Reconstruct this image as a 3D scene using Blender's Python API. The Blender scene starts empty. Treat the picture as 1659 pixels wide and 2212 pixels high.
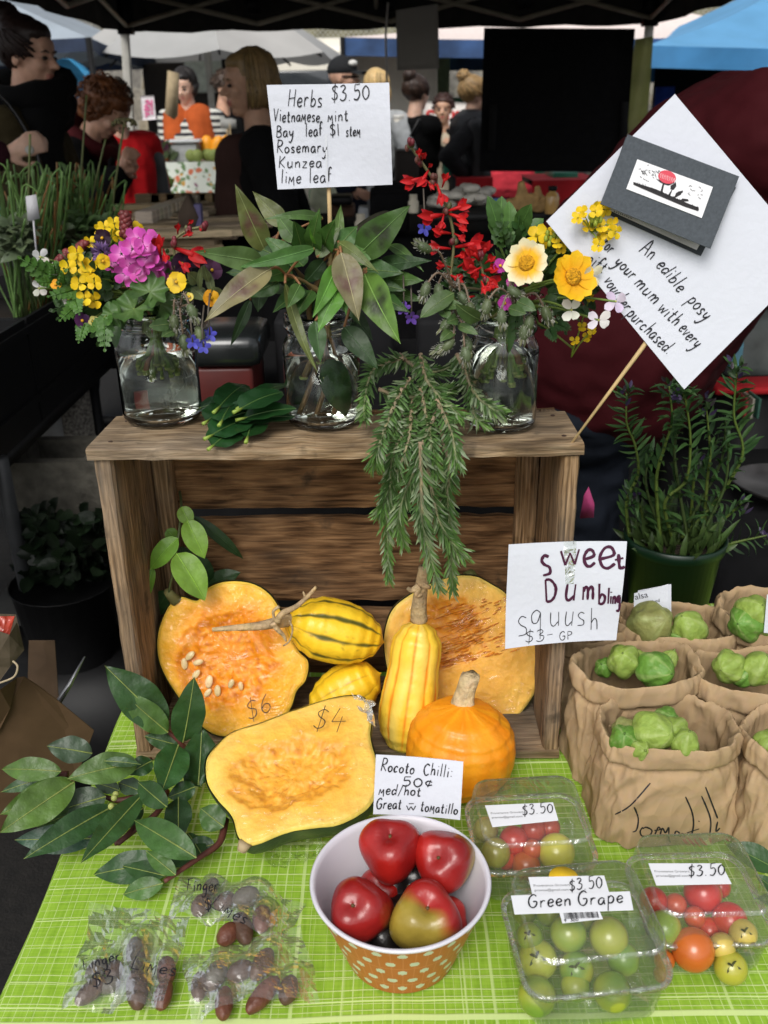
import bpy, bmesh, math, random
from mathutils import Vector, Matrix, noise, Quaternion
from math import sin, cos, pi, radians, sqrt
random.seed(7)
sc = bpy.context.scene
COL = sc.collection
# ---------------------------------------------------------------- camera
F = 2007.0; PITCH = radians(23.5); ROLL = -.0155; CAM = Vector((0, 0, 1.458))
cf = Vector((0, cos(PITCH), -sin(PITCH))); _r = Vector((1, 0, 0)); _u = _r.cross(cf)
cr = _r * cos(ROLL) + _u * sin(ROLL); cu = cr.cross(cf)
cd = bpy.data.cameras.new('camera'); cam = bpy.data.objects.new('camera', cd); COL.objects.link(cam)
cam.matrix_world = Matrix(((cr.x, cu.x, -cf.x, CAM.x), (cr.y, cu.y, -cf.y, CAM.y), (cr.z, cu.z, -cf.z, CAM.z), (0, 0, 0, 1)))
cd.sensor_fit = 'VERTICAL'; cd.sensor_height = 36; cd.lens = 36 * F / 2212
cd.clip_start = .05; cd.clip_end = 500
cd.dof.use_dof = True; cd.dof.focus_distance = 1.0; cd.dof.aperture_fstop = 9
sc.camera = cam
# ---------------------------------------------------------------- overcast daylight
w = bpy.data.worlds.new('World'); sc.world = w; w.use_nodes = True
nt = w.node_tree; nt.nodes.clear()
sky = nt.nodes.new('ShaderNodeTexSky'); sky.sky_type = 'NISHITA'; sky.sun_disc = False
sky.sun_elevation = radians(46); sky.sun_rotation = radians(196); sky.air_density = 1.0; sky.dust_density = 3
hs = nt.nodes.new('ShaderNodeHueSaturation'); hs.inputs['Saturation'].default_value = .22
bg = nt.nodes.new('ShaderNodeBackground'); bg.inputs['Strength'].default_value = .13
wo = nt.nodes.new('ShaderNodeOutputWorld')
nt.links.new(sky.outputs[0], hs.inputs['Color']); nt.links.new(hs.outputs[0], bg.inputs[0]); nt.links.new(bg.outputs[0], wo.inputs[0])
sl = bpy.data.lights.new('sun', 'SUN'); sl.energy = 1.5; sl.angle = radians(28); sl.color = (1, .97, .92)
so = bpy.data.objects.new('sun', sl); COL.objects.link(so)
el, az = radians(46), radians(196)
so.rotation_euler = Vector((-sin(az) * cos(el), -cos(az) * cos(el), -sin(el))).to_track_quat('-Z', 'Y').to_euler()
so.location = (2, -6, 12)
sc.view_settings.view_transform = 'Standard'; sc.view_settings.look = 'None'
sc.view_settings.exposure = .35; sc.view_settings.gamma = 1
try:
    sc.cycles.transparent_max_bounces = 24
except Exception: pass
# ---------------------------------------------------------------- pixel -> world helpers (pixels of a 1659 x 2212 view)
def ray(u, v): return cf + cr * ((u - 829.5) / F) - cu * ((v - 1106) / F)
def aty(u, v, y): d = ray(u, v); return CAM + d * (y / d.y)
def atz(u, v, z): d = ray(u, v); return CAM + d * ((z - CAM.z) / d.z)
def hit(u, v, pl):
    d = ray(u, v); p, n = pl; return CAM + d * ((p - CAM).dot(n) / d.dot(n))
def plane3(a, b, c):
    n = (b - a).cross(c - a).normalized()
    if n.dot(CAM - a) < 0: n = -n
    return (a, n)
def pxm(y, v=1106): # metres per pixel at depth y
    d = ray(829, v); return (y / d.y) / F
# ---------------------------------------------------------------- materials
MATS = {}
def nodes(name):
    m = bpy.data.materials.new(name); m.use_nodes = True
    t = m.node_tree; b = t.nodes['Principled BSDF']; return m, t, b
def L(t, a, b): t.links.new(a, b)
def N(t, k, **kw):
    n = t.nodes.new('ShaderNode' + k)
    for a, v in kw.items():
        if hasattr(n, a) and a not in ('Scale',): setattr(n, a, v)
        else: n.inputs[a].default_value = v
    return n
def rgba(c): return (c[0], c[1], c[2], 1)
def ramp(t, stops, inp):
    r = t.nodes.new('ShaderNodeValToRGB'); e = r.color_ramp.elements
    while len(e) < len(stops): e.new(.5)
    for k, (p, c) in enumerate(stops):
        e[k].position = p; e[k].color = rgba(c) if hasattr(c, '__len__') else (c, c, c, 1)
    L(t, inp, r.inputs[0]); return r
def mixc(t, fac, a, b, mode='MIX'):
    m = t.nodes.new('ShaderNodeMix'); m.data_type = 'RGBA'; m.blend_type = mode
    for s, x in ((0, fac), (6, a), (7, b)):
        if hasattr(x, 'links'): L(t, x, m.inputs[s])
        else: m.inputs[s].default_value = rgba(x) if hasattr(x, '__len__') else x
    return m.outputs[2]
def M(name, col=None, r=.6, var=.15, vs=25, bump=0, bs=60, spec=.4, metal=0, coat=0, sss=0, transl=0, scale=(1, 1, 1), bd=.01, det=4):
    """plain procedural material; col None = the mesh's own colour attribute"""
    if name in MATS: return MATS[name]
    m, t, b = nodes(name); MATS[name] = m
    tc = N(t, 'TexCoord'); mp = N(t, 'Mapping'); L(t, tc.outputs['Object'], mp.inputs[0]); mp.inputs['Scale'].default_value = scale
    nz = N(t, 'TexNoise', Scale=vs, Detail=det); L(t, mp.outputs[0], nz.inputs['Vector'])
    rp = ramp(t, [(.3, 1 - var), (.7, 1 + var)], nz.outputs[0])
    if col is None:
        at = N(t, 'Attribute', attribute_name='Col'); base = at.outputs['Color']
    else: base = col
    c = mixc(t, 1.0, base, rp.outputs[0], 'MULTIPLY')
    L(t, c, b.inputs['Base Color'])
    b.inputs['Roughness'].default_value = r; b.inputs['Specular IOR Level'].default_value = spec; b.inputs['Metallic'].default_value = metal
    b.inputs['Coat Weight'].default_value = coat; b.inputs['Coat Roughness'].default_value = .13
    if sss: b.inputs['Subsurface Weight'].default_value = sss; b.inputs['Subsurface Radius'].default_value = (.02, .012, .005)
    if bump:
        n2 = N(t, 'TexNoise', Scale=bs, Detail=3); L(t, mp.outputs[0], n2.inputs['Vector'])
        bp = N(t, 'Bump', Strength=bump, Distance=bd); L(t, n2.outputs[0], bp.inputs['Height']); L(t, bp.outputs[0], b.inputs['Normal'])
    if transl:
        tr = N(t, 'BsdfTranslucent'); L(t, c, tr.inputs[0]); mx = N(t, 'MixShader'); mx.inputs[0].default_value = transl
        L(t, b.outputs[0], mx.inputs[1]); L(t, tr.outputs[0], mx.inputs[2]); L(t, mx.outputs[0], t.nodes['Material Output'].inputs[0])
    return m
def film(name, tint=(.97, .98, .97), strength=1.0, rough=.07, bs=30, bump=.5, base=.02, milk_sheen=.0):
    if name in MATS: return MATS[name]
    m, t, b = nodes(name); MATS[name] = m; t.nodes.remove(b)
    tr = N(t, 'BsdfTransparent'); tr.inputs[0].default_value = rgba(tint)
    gl = N(t, 'BsdfGlossy'); gl.inputs['Roughness'].default_value = rough; gl.inputs['Color'].default_value = (1, 1, 1, 1)
    lw = N(t, 'Fresnel', IOR=1.5)
    tc = N(t, 'TexCoord'); nz = N(t, 'TexNoise', Scale=bs, Detail=3, Distortion=1.0); L(t, tc.outputs['Object'], nz.inputs['Vector'])
    bp = N(t, 'Bump', Strength=bump, Distance=.02); L(t, nz.outputs[0], bp.inputs['Height'])
    L(t, bp.outputs[0], gl.inputs['Normal']); L(t, bp.outputs[0], lw.inputs['Normal'])
    ma = N(t, 'Math', operation='MULTIPLY_ADD'); L(t, lw.outputs[0], ma.inputs[0]); ma.inputs[1].default_value = strength; ma.inputs[2].default_value = base
    mx = N(t, 'MixShader'); L(t, ma.outputs[0], mx.inputs[0]); L(t, tr.outputs[0], mx.inputs[1]); L(t, gl.outputs[0], mx.inputs[2])
    out = mx.outputs[0]
    if milk_sheen:  # white clouding; on punnet lids it paints in the sky's reflection
        df = N(t, 'BsdfDiffuse'); df.inputs[0].default_value = (.85, .87, .85, 1); m2 = N(t, 'MixShader'); m2.inputs[0].default_value = milk_sheen
        L(t, out, m2.inputs[1]); L(t, df.outputs[0], m2.inputs[2]); out = m2.outputs[0]
    L(t, out, t.nodes['Material Output'].inputs[0]); return m
def glassmat(name, col=(.93, .97, .94), ior=1.48, r=0.0):
    m, t, b = nodes(name); MATS[name] = m
    b.inputs['Base Color'].default_value = rgba(col); b.inputs['Transmission Weight'].default_value = 1; b.inputs['IOR'].default_value = ior; b.inputs['Roughness'].default_value = r
    return m
# ---------------------------------------------------------------- mesh builder
def rnd(a, b): return random.uniform(a, b)
def jit(c, k=.15):
    q = rnd(1 - k, 1 + k); return (c[0] * q * rnd(.95, 1.05), c[1] * q, c[2] * q * rnd(.9, 1.1))
def lerp(a, b, t): return a + (b - a) * t
def mixt(a, b, t): return tuple(x + (y - x) * t for x, y in zip(a, b))
ORG = {}
class MB:
    def __init__(s): s.v = []; s.f = []; s.c = []; s.m = []
    def add(s, vs, fs, col=(1, 1, 1), mi=0):
        o = len(s.v); s.v += [Vector(p) for p in vs]
        per = isinstance(col, list)
        for k, f in enumerate(fs):
            s.f.append(tuple(i + o for i in f)); s.c.append(col[k] if per else col); s.m.append(mi)
        return s
    def hexa(s, p, col=(1, 1, 1), mi=0): # p: bottom 4 then top 4
        return s.add(p, [(3, 2, 1, 0), (4, 5, 6, 7), (0, 1, 5, 4), (1, 2, 6, 5), (2, 3, 7, 6), (3, 0, 4, 7)], col, mi)
    def box(s, lo, hi, col=(1, 1, 1), mi=0, rz=0, bev=0):
        lo, hi = Vector(lo), Vector(hi); c = (lo + hi) / 2; R = Matrix.Rotation(rz, 3, 'Z')
        h = (hi - lo) / 2
        if bev:
            bm = bmesh.new(); bmesh.ops.create_cube(bm, size=2)
            for q in bm.verts: q.co = Vector((q.co.x * h.x, q.co.y * h.y, q.co.z * h.z))
            bmesh.ops.bevel(bm, geom=bm.edges[:], offset=bev, segments=2, profile=.6, affect='EDGES')
            bm.verts.index_update(); s.add([c + R @ q.co for q in bm.verts], [[q.index for q in f.verts] for f in bm.faces], col, mi); bm.free(); return s
        P = [c + R @ Vector((x * h.x, y * h.y, z * h.z)) for z in (-1, 1) for x, y in ((-1, -1), (1, -1), (1, 1), (-1, 1))]
        return s.hexa(P, col, mi)
    def tube(s, pts, rad, n=8, col=(1, 1, 1), mi=0, cap=True, flat=1.0):
        pts = [Vector(p) for p in pts]; K = len(pts)
        if not hasattr(rad, '__len__'): rad = [rad] * K
        vs = []; up = None
        for i, p in enumerate(pts):
            d = (pts[min(i + 1, K - 1)] - pts[max(i - 1, 0)])
            d = d.normalized() if d.length > 1e-9 else Vector((0, 0, 1))
            if up is None: up = d.orthogonal().normalized()
            a = (up - d * up.dot(d)); a = a.normalized() if a.length > 1e-6 else d.orthogonal().normalized(); up = a; b = d.cross(a)
            for k in range(n):
                q = 2 * pi * k / n; vs.append(p + (a * cos(q) + b * sin(q) * flat) * rad[i])
        fs = [(i * n + k, i * n + (k + 1) % n, (i + 1) * n + (k + 1) % n, (i + 1) * n + k) for i in range(K - 1) for k in range(n)]
        if isinstance(col, list): cc = [col[i] for i in range(K - 1) for k in range(n)]
        else: cc = [col] * len(fs)
        if cap:
            fs += [tuple(range(n - 1, -1, -1)), tuple((K - 1) * n + k for k in range(n))]; cc += [cc[0], cc[-1]]
        return s.add(vs, fs, cc, mi)
    def grid(s, fn, nu, nv, colf=None, mi=0, wrap=False):
        U = nu if wrap else nu + 1
        vs = [fn(i / nu, j / nv) for j in range(nv + 1) for i in range(U)]
        fs = []; cs = []
        for j in range(nv):
            for i in range(nu):
                a = j * U + i; b = j * U + (i + 1) % U
                fs.append((a, b, b + U, a + U)); cs.append(colf((i + .5) / nu, (j + .5) / nv) if colf else (1, 1, 1))
        return s.add(vs, fs, cs, mi)
    def lathe(s, prof, n=32, c=(0, 0, 0), mi=0, col=(1, 1, 1), Mx=None, fn=None, colf=None):
        c = Vector(c); K = len(prof)
        def p(i, j):
            r, z = prof[j]; a = 2 * pi * i / n
            if fn: r = fn(a, j / (K - 1), r)
            q = Vector((r * cos(a), r * sin(a), z)); return c + (Mx @ q if Mx else q)
        vs = [p(i, j) for j in range(K) for i in range(n)]
        fs = []; cs = []
        for j in range(K - 1):
            for i in range(n):
                fs.append((j * n + i, j * n + (i + 1) % n, (j + 1) * n + (i + 1) % n, (j + 1) * n + i)); cs.append(colf((i + .5) / n * 2 * pi, (j + .5) / (K - 1)) if colf else col)
        return s.add(vs, fs, cs, mi)
    def ball(s, c, r, n=16, m=10, col=(1, 1, 1), mi=0, Mx=None, fn=None, colf=None):
        if not hasattr(r, '__len__'): r = (r, r, r)
        c = Vector(c)
        def p(i, j):
            a = 2 * pi * i / n; b = pi * (j + .0) / m - pi / 2
            q = Vector((cos(a) * cos(b), sin(a) * cos(b), sin(b))); k = fn(q) if fn else 1
            q = Vector((q.x * r[0], q.y * r[1], q.z * r[2])) * k; return c + (Mx @ q if Mx else q)
        vs = [p(0, 0)] + [p(i, j) for j in range(1, m) for i in range(n)] + [p(0, m)]
        fs = []; cs = []
        for i in range(n):
            fs.append((0, 1 + (i + 1) % n, 1 + i)); cs.append(colf(2 * pi * (i + .5) / n, 0) if colf else col)
        for j in range(m - 2):
            for i in range(n):
                fs.append((1 + j * n + i, 1 + j * n + (i + 1) % n, 1 + (j + 1) * n + (i + 1) % n, 1 + (j + 1) * n + i)); cs.append(colf(2 * pi * (i + .5) / n, (j + 1.5) / m) if colf else col)
        o = 1 + (m - 2) * n; T = len(vs) - 1
        for i in range(n):
            fs.append((o + i, o + (i + 1) % n, T)); cs.append(colf(2 * pi * (i + .5) / n, 1) if colf else col)
        return s.add(vs, fs, cs, mi)
    def prism(s, poly, depth, col=(1, 1, 1), mi=0): # poly: 3D outline, extruded by vector depth
        n = len(poly); d = Vector(depth); P = [Vector(p) for p in poly]
        return s.add(P + [p + d for p in P], [tuple(range(n)), tuple(range(2 * n - 1, n - 1, -1))] + [(k, k + n, (k + 1) % n + n, (k + 1) % n) for k in range(n)], col, mi)
    def leaf(s, base, tip, wid, nrm, col, bend=0., fold=.25, n=8, serr=0, peak=.42, col2=None, wave=0, mi=0, rib=None, patch=None, sharp=1.0, pt=0, lat=4):
        """leaf blade from base to tip, with midrib fold, bend, edge wave; patch = colour of a chevron marking"""
        base, tip = Vector(base), Vector(tip); d = tip - base; ln = d.length
        if ln < 1e-6: return s
        d.normalize(); nr = Vector(nrm); nr = (nr - d * nr.dot(d)); nr = nr.normalized() if nr.length > 1e-5 else d.orthogonal().normalized(); sd = d.cross(nr)
        vs = []; fs = []; cs = []; ph = rnd(0, 6); le = math.log(.5) / math.log(peak)
        lev = [-1 + 2 * k / lat for k in range(lat + 1)]; m = lat + 1
        cen = lambda t: base + d * (ln * t) + nr * (bend * ln * 4 * t * (1 - t) * .5 - (bend * ln * .5 * t * t))
        for i in range(n + 1):
            t = i / n; x = t ** le; w = (max(0, 4 * x * (1 - x)) ** (.85 * sharp)) * wid / 2
            if pt and t > peak: w = (1 - ((t - peak) / (1 - peak)) ** pt) * wid / 2
            if t < .06: w = max(w, wid * .02)
            if serr and i % 2: w *= 1 + serr
            c = cen(t)
            for k in lev: vs.append(c + sd * (w * k) + nr * (abs(k) * w * fold + (wave * wid * sin(ph + t * 17 + (2 if k > 0 else 0)) * abs(k) ** 2)))
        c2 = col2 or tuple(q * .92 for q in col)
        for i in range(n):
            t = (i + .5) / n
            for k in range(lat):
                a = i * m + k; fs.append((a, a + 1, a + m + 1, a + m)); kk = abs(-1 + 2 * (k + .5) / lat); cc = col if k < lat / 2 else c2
                if patch and .12 < kk < .85 and abs(t - .30 - .22 * (1 - kk)) < .11 + .06 * sin(t * 40 + k): cc = mixt(cc, patch, .85)
                elif lat > 4 and int(t * 26 + kk * 3.4) % 3 == 0 and i % 2 == 0: cc = tuple(q * 1.10 for q in cc)
                cs.append(cc)
        s.add(vs, fs, cs, mi)
        if rib: s.tube([cen(i / n) + nr * wid * .006 for i in range(n + 1)], [wid * .022 * (1 - .8 * i / n) + .0002 for i in range(n + 1)], 4, rib, mi, cap=False)
        return s
    def build(s, name, mat, parent=None, smooth=True, local=False, flatang=None):
        me = bpy.data.meshes.new(name)
        if parent is None:
            xs = [p.x for p in s.v]; ys = [p.y for p in s.v]; zs = [p.z for p in s.v]
            org = Vector(((min(xs) + max(xs)) / 2, (min(ys) + max(ys)) / 2, min(zs)))
        else: org = Vector((0, 0, 0)) if local else ORG[parent.name]
        me.from_pydata([p - org for p in s.v], [], s.f); me.update()
        ca = me.color_attributes.new('Col', 'FLOAT_COLOR', 'CORNER')
        buf = []
        if name in ('outer_shell', 'body', 'lettering'):
            for p, c in zip(me.polygons, s.c): buf.extend((c[0], c[1], c[2], 1.0) * p.loop_total)
        else:
            acc = [[0, 0, 0, 0] for _ in s.v]
            for f_, c in zip(s.f, s.c):
                for i in f_: a_ = acc[i]; a_[0] += c[0]; a_[1] += c[1]; a_[2] += c[2]; a_[3] += 1
            for p in me.polygons:
                for i in p.vertices: a_ = acc[i]; buf.extend((a_[0] / a_[3], a_[1] / a_[3], a_[2] / a_[3], 1.0))
        ca.data.foreach_set('color', buf)
        ms = mat if isinstance(mat, (list, tuple)) else [mat]
        for q in ms: me.materials.append(q)
        me.polygons.foreach_set('material_index', s.m)
        me.polygons.foreach_set('use_smooth', [smooth] * len(me.polygons))
        o = bpy.data.objects.new(name, me); COL.objects.link(o)
        if parent is None: o.location = org
        else: o.parent = parent
        ORG[o.name] = org
        return o
def tag(o, label=None, cat=None, group=None, kind=None):
    if label: o['label'] = label
    if cat: o['category'] = cat
    if group: o['group'] = group
    if kind: o['kind'] = kind
    return o
def thing(name, loc, label, cat, group=None):
    o = bpy.data.objects.new(name, None); COL.objects.link(o); o.location = loc; o.empty_display_size = .05
    ORG[o.name] = Vector(loc); return tag(o, label, cat, group)
def blobmesh(caps=(), ells=(), voxel=.008, it=4, extra=None):
    mb = MB()
    for p, q, r0, r1 in caps:
        p, q = Vector(p), Vector(q); d = q - p; ln = d.length; d = d.normalized() if ln > 1e-6 else Vector((0, 0, 1))
        pts = []; rs = []
        for k in range(5): a = pi / 2 * k / 4; pts.append(p - d * r0 * cos(a)); rs.append(max(r0 * sin(a), 1e-4))
        for k in range(5): a = pi / 2 * k / 4; pts.append(q + d * r1 * sin(a)); rs.append(max(r1 * cos(a), 1e-4))
        mb.tube(pts, rs, 12)
    for c, r, Mx in ells: mb.ball(c, r, 18, 12, Mx=Mx)
    me = bpy.data.meshes.new('t'); me.from_pydata(mb.v, [], mb.f); me.update()
    o = bpy.data.objects.new('t', me); COL.objects.link(o)
    m = o.modifiers.new('r', 'REMESH'); m.mode = 'VOXEL'; m.voxel_size = voxel
    if it: m = o.modifiers.new('s', 'SMOOTH'); m.factor = .5; m.iterations = it
    dg = bpy.context.evaluated_depsgraph_get(); ev = o.evaluated_get(dg)
    r = bpy.data.meshes.new_from_object(ev); bpy.data.objects.remove(o); bpy.data.meshes.remove(me)
    return [v.co.copy() for v in r.vertices], [tuple(p.vertices) for p in r.polygons], r
def blob(mb, caps=(), ells=(), voxel=.008, it=4, col=(1, 1, 1), mi=0, disp=None):
    v, f, r = blobmesh(caps, ells, voxel, it)
    if disp:
        nn = [x.normal.copy() for x in r.vertices]; v = [p + n * disp(p) for p, n in zip(v, nn)]
    bpy.data.meshes.remove(r); mb.add(v, f, col, mi); return mb
def fbm(p, s, o=3): return noise.fractal(Vector(p) * s, 1.0, 2.0, o)
def smooth(pts, k=6):
    out = []; P = [Vector(p) for p in pts]; n = len(P)
    if n < 3: return P
    for i in range(n - 1):
        a, b, c, d = P[max(i - 1, 0)], P[i], P[i + 1], P[min(i + 2, n - 1)]
        for j in range(k):
            t = j / k; out.append(.5 * ((2 * b) + (c - a) * t + (2 * a - 5 * b + 4 * c - d) * t * t + (3 * b - a - 3 * c + d) * t ** 3))
    out.append(P[-1]); return out
# ---------------------------------------------------------------- handwriting (one stroke per pen line)
G = {}
for _l in """A 7 0,0 3.5,10 6.5,0|1.5,4 5.5,4
B 6 .5,0 1,10|1,10 4,9.5 5,7.5 3.5,5.5 1,5|1,5 4.5,4.5 5.5,2 4,.2 .5,0
C 6 5.5,8.5 3.5,10 1,8 .3,4.5 1.5,1 3.5,0 5.8,1.5
D 7 1,10 .5,0|1,10 4,9.5 6.5,6 5.5,2 3,0 .5,0
F 6 1,9.5 1,0|0,9.5 5.5,10|1,5 4,5.2
G 7 6,8.5 4,10 1.2,8 .3,4.5 1.5,1 4,0 6,2 6,4.5 3.5,4.5
H 6.5 1,10 .5,0|6,10 5.5,0|.7,4.5 6,5.2
K 6 1,10 .6,0|5.5,9.5 1,4.5|1,4.5 5.5,0
L 5 1,10 .5,.3|.5,.3 5,0
M 8 .3,0 1.2,10|1.2,10 4,3|4,3 6.8,10|6.8,10 7.5,0
W 5.5 0,0 .8,5.5|.8,5.5 2.6,1.5|2.6,1.5 4.4,5.5|4.4,5.5 5,-1.5
P 6 1,0 1,10|1,10 5,9 5,6 1,5
R 6.5 1,10 .6,0|.5,10 4.5,9.8 5.5,7.5 4,5.5 1,5|1,5 6,0
S 6 5.5,9 3.5,10 1,8.5 1.5,6.3 4.5,4 5,1.5 3,0 0,1
T 8 0,9 8,10.5|4,10 3.5,0
V 6 0,10 2.5,0|2.5,0 5.5,10
a 5 4.5,4 3,5 1,4.2 .3,2 1.2,.2 3,.6 4.3,3.5|4.3,3.5 4.4,1 5,0
b 5 1,10 .7,0|.8,2.5 2.5,4.8 4.5,3.5 4,1 2,0 .8,.8
c 4.5 4,4 2.5,5 .8,3.8 .4,1.8 1.5,.2 4,.8
d 5 4.3,3.5 2.5,5 .8,3.8 .4,1.5 1.8,0 4,2|4.8,10 4.3,0
e 4.5 .4,2.3 4,3 3.5,4.8 1.8,4.8 .4,2.8 1,.6 2.5,0 4.3,1
f 4 4,9 2.8,10 1.6,8 1.2,0|0,5 3.5,5.4
g 5 4.3,4.2 2.5,5 .6,3.5 1,1 3,1 4.3,4|4.3,4 4.3,-3 2.5,-5 .3,-4
h 5 1,10 .7,0|.8,3 2.5,5 4,4 4.2,0
i 2 1,5 1,0|1,7.3 1.1,7.9
l 2 1,10 .8,0
m 7.5 .6,5 .6,0|.6,3 2,5 3.3,4 3.4,0|3.4,3 5,5 6.3,4 6.6,0
n 5 .6,5 .6,0|.7,3 2.5,5 4,4 4.2,0
o 5 2.5,5 .6,3.5 .6,1.3 2.3,0 4.3,1.3 4.3,3.5 2.5,5
p 5 .8,5 .5,-5|.8,3.5 2.5,5 4.4,3.5 4,1 2,0 .7,1
q 5 4.2,4 2.5,5 .6,3.5 1,.8 3,.8 4.3,4|4.3,4 4.2,-5
r 4 .6,5 .6,0|.6,3 2,4.8 3.8,4.6
s 4 3.6,4.4 2,5 .7,4 1.5,2.8 3.2,1.8 3,.3 .3,.2
t 4 1.8,8 1.6,1 2.5,0 3.8,.6|0,5 3.6,5.4
u 5 .6,5 .6,1.2 2,0 4,1.5|4.2,5 4.2,0
v 4.5 0,5 2,0|2,0 4.2,5
w 6.5 0,5 1.5,0|1.5,0 3.2,4|3.2,4 4.8,0|4.8,0 6.4,5
y 5 .5,5 .8,2 2.4,1.2 4,3|4.4,5 3.5,-2 1.5,-5 0,-4
z 4.5 .3,5 4,5|4,5 .3,0|.3,0 4.3,0
0 5.5 2.8,9 .6,6.5 .6,2.5 2.6,0 5,2.5 5,6.5 2.8,9
1 2.5 1.4,9.5 1,0
3 5 .6,8.5 3,9.5 4.3,7.8 2,5.2|2,5.2 4.8,4 4.2,1 2,0 .2,1
4 6 2.5,9.5 .5,3.5|.5,3.5 6,4|4.2,6 3.5,-1
5 5.5 1.4,9.5 1,5.5|1,5.5 4,6 5,3 3,0 .3,.6|1.4,9.5 5.2,9.8
6 5 4,9.5 1.5,6.5 .5,2.5 2.2,0 4.4,1.5 4,4 2,4.6 .6,3
9 5 4.2,6.5 2.5,5 .6,6.5 1,9 3,9.5 4.4,8 4.2,6.5|4.3,8 3.5,0
$ 5 5,8 3,9 1,7.6 1.8,5.8 4.3,4 4,1.5 2,.6 .2,1.8|3,10.8 2.2,-1.2
@ 5 4.5,6 2,7 .6,4.5 2,2 4.6,3|3.6,8.5 2,0
. 2.5 .8,0 1.2,.5
- 4 .3,4 3.6,4.3
: 2.2 1,.6 1.2,1.2|1,4.6 1.2,5.2
/ 4.5 .3,-1 4,10
~ 6.5 0,5 1.5,0|1.5,0 3.2,4|3.2,4 4.8,0|4.8,0 6.4,5|1.5,7.2 5,7.4""".split('\n'):
    _a = _l.split(' ', 2); G[_a[0]] = (float(_a[1]), [[tuple(map(float, q.split(','))) for q in st.split()] for st in _a[2].split('|')])
def penline(mb, pix, pl, th, lift=.0006, col=(.012, .012, .016)):
    """a pen line through view pixels, laid on the plane pl"""
    pts = [hit(u, v, (pl[0] + pl[1] * lift, pl[1])) for u, v in pix]
    n = pl[1]; vs = []; K = len(pts)
    for i, p in enumerate(pts):
        d = pts[min(i + 1, K - 1)] - pts[max(i - 1, 0)]; d = d.normalized() if d.length > 1e-9 else Vector((1, 0, 0)); sd = d.cross(n)
        h = th / 2 * (1 if 0 < i < K - 1 else .7) * (1 + .38 * noise.noise(p * 420)); vs += [p - sd * h, p + sd * h]
    mb.add(vs, [(2 * i, 2 * i + 1, 2 * i + 3, 2 * i + 2) for i in range(K - 1)], col)
def write(mb, text, pl, p0, p1, cap, th, slant=.1, jy=.04, col=(.012, .012, .016), sp=1.6, lift=.0006):
    """text along the baseline p0 -> p1 (pixels); cap = capital height in pixels"""
    tot = sum((G[c][0] + sp) if c != ' ' else 4.5 for c in text) - sp
    p0, p1 = Vector((*p0, 0)), Vector((*p1, 0)); ex = (p1 - p0); W = ex.length; ex = ex / W; ey = Vector((ex.y, -ex.x, 0)); sx = W / tot; sy = cap / 10
    x = 0
    for c in text:
        if c == ' ': x += 4.5; continue
        w, st = G[c]; oy = rnd(-jy, jy) * 10; k = rnd(.93, 1.07)
        for s_ in st:
            pp = smooth([(a, b, 0) for a, b in s_], 4) if len(s_) > 2 else [Vector((*s_[0], 0)), Vector((*s_[1], 0))]
            q = []
            for p in pp:
                yy = p.y * k + oy; xx = (x + p.x) + slant * yy * sy / sx; r_ = p0 + ex * (xx * sx) + ey * (yy * sy); q.append((r_.x, r_.y))
            penline(mb, q, pl, th, lift + rnd(0, .0002), col)
        x += w + sp
def printed(mb, text, org, ex, ey, size, col=(.05, .05, .06)):
    cu_ = bpy.data.curves.new('t', 'FONT'); cu_.body = text; cu_.size = size; o = bpy.data.objects.new('t', cu_); COL.objects.link(o)
    dg = bpy.context.evaluated_depsgraph_get(); me = bpy.data.meshes.new_from_object(o.evaluated_get(dg))
    mb.add([org + ex * v.co.x + ey * v.co.y for v in me.vertices], [tuple(p.vertices) for p in me.polygons], col)
    bpy.data.objects.remove(o); bpy.data.meshes.remove(me); bpy.data.curves.remove(cu_)
def crease(m, scale=26, strength=.5, dist=.006):
    """crisp paper creases: bump from the edges of distorted cells"""
    t = m.node_tree; b = t.nodes['Principled BSDF']; tc = N(t, 'TexCoord'); nz = N(t, 'TexNoise', Scale=9.0, Detail=2); L(t, tc.outputs['Object'], nz.inputs['Vector'])
    va = N(t, 'VectorMath', operation='MULTIPLY_ADD'); L(t, nz.outputs['Color'], va.inputs[0]); va.inputs[1].default_value = (.06, .06, .06); L(t, tc.outputs['Object'], va.inputs[2]); hs_ = None
    for sc_, k in ((scale, 1.0), (scale * 2.7, .45)):
        mp = N(t, 'Mapping'); mp.inputs['Scale'].default_value = (1, 1, .6); L(t, va.outputs[0], mp.inputs[0])
        v = N(t, 'TexVoronoi', feature='F1', Scale=sc_); L(t, mp.outputs[0], v.inputs['Vector']); q = N(t, 'Math', operation='MULTIPLY_ADD'); L(t, v.outputs['Distance'], q.inputs[0]); q.inputs[1].default_value = k
        if hs_: L(t, hs_, q.inputs[2])
        else: q.inputs[2].default_value = 0
        hs_ = q.outputs[0]
    bp = N(t, 'Bump', Strength=strength, Distance=dist); L(t, hs_, bp.inputs['Height']); L(t, bp.outputs[0], b.inputs['Normal']); return m
def bend(root, pl, amp, vee=False):
    """gently curl a paper sign with everything drawn on it"""
    kids = [o for o in root.children if o.name.split('.')[0] in ('paper', 'lettering', 'fold_crease', 'tape')]; n = pl[1]; ex = Vector((0, 0, 1)).cross(n).normalized(); ey = n.cross(ex); P = [v.co for v in [o for o in kids if o.name.startswith('paper')][0].data.vertices]; c = sum(P, Vector()) / len(P); W_ = max(abs((p - c).dot(ex)) for p in P)
    for o in kids:
        for v in o.data.vertices:
            d = v.co - c; s, t = d.dot(ex) / W_, d.dot(ey) / W_; v.co += n * (amp * ((abs(s) if vee else s * s) - .4) + amp * .45 * s * t + amp * .35 * sin(t * 3 + s))
INK = M('ink', None, .5, .05)
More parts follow.
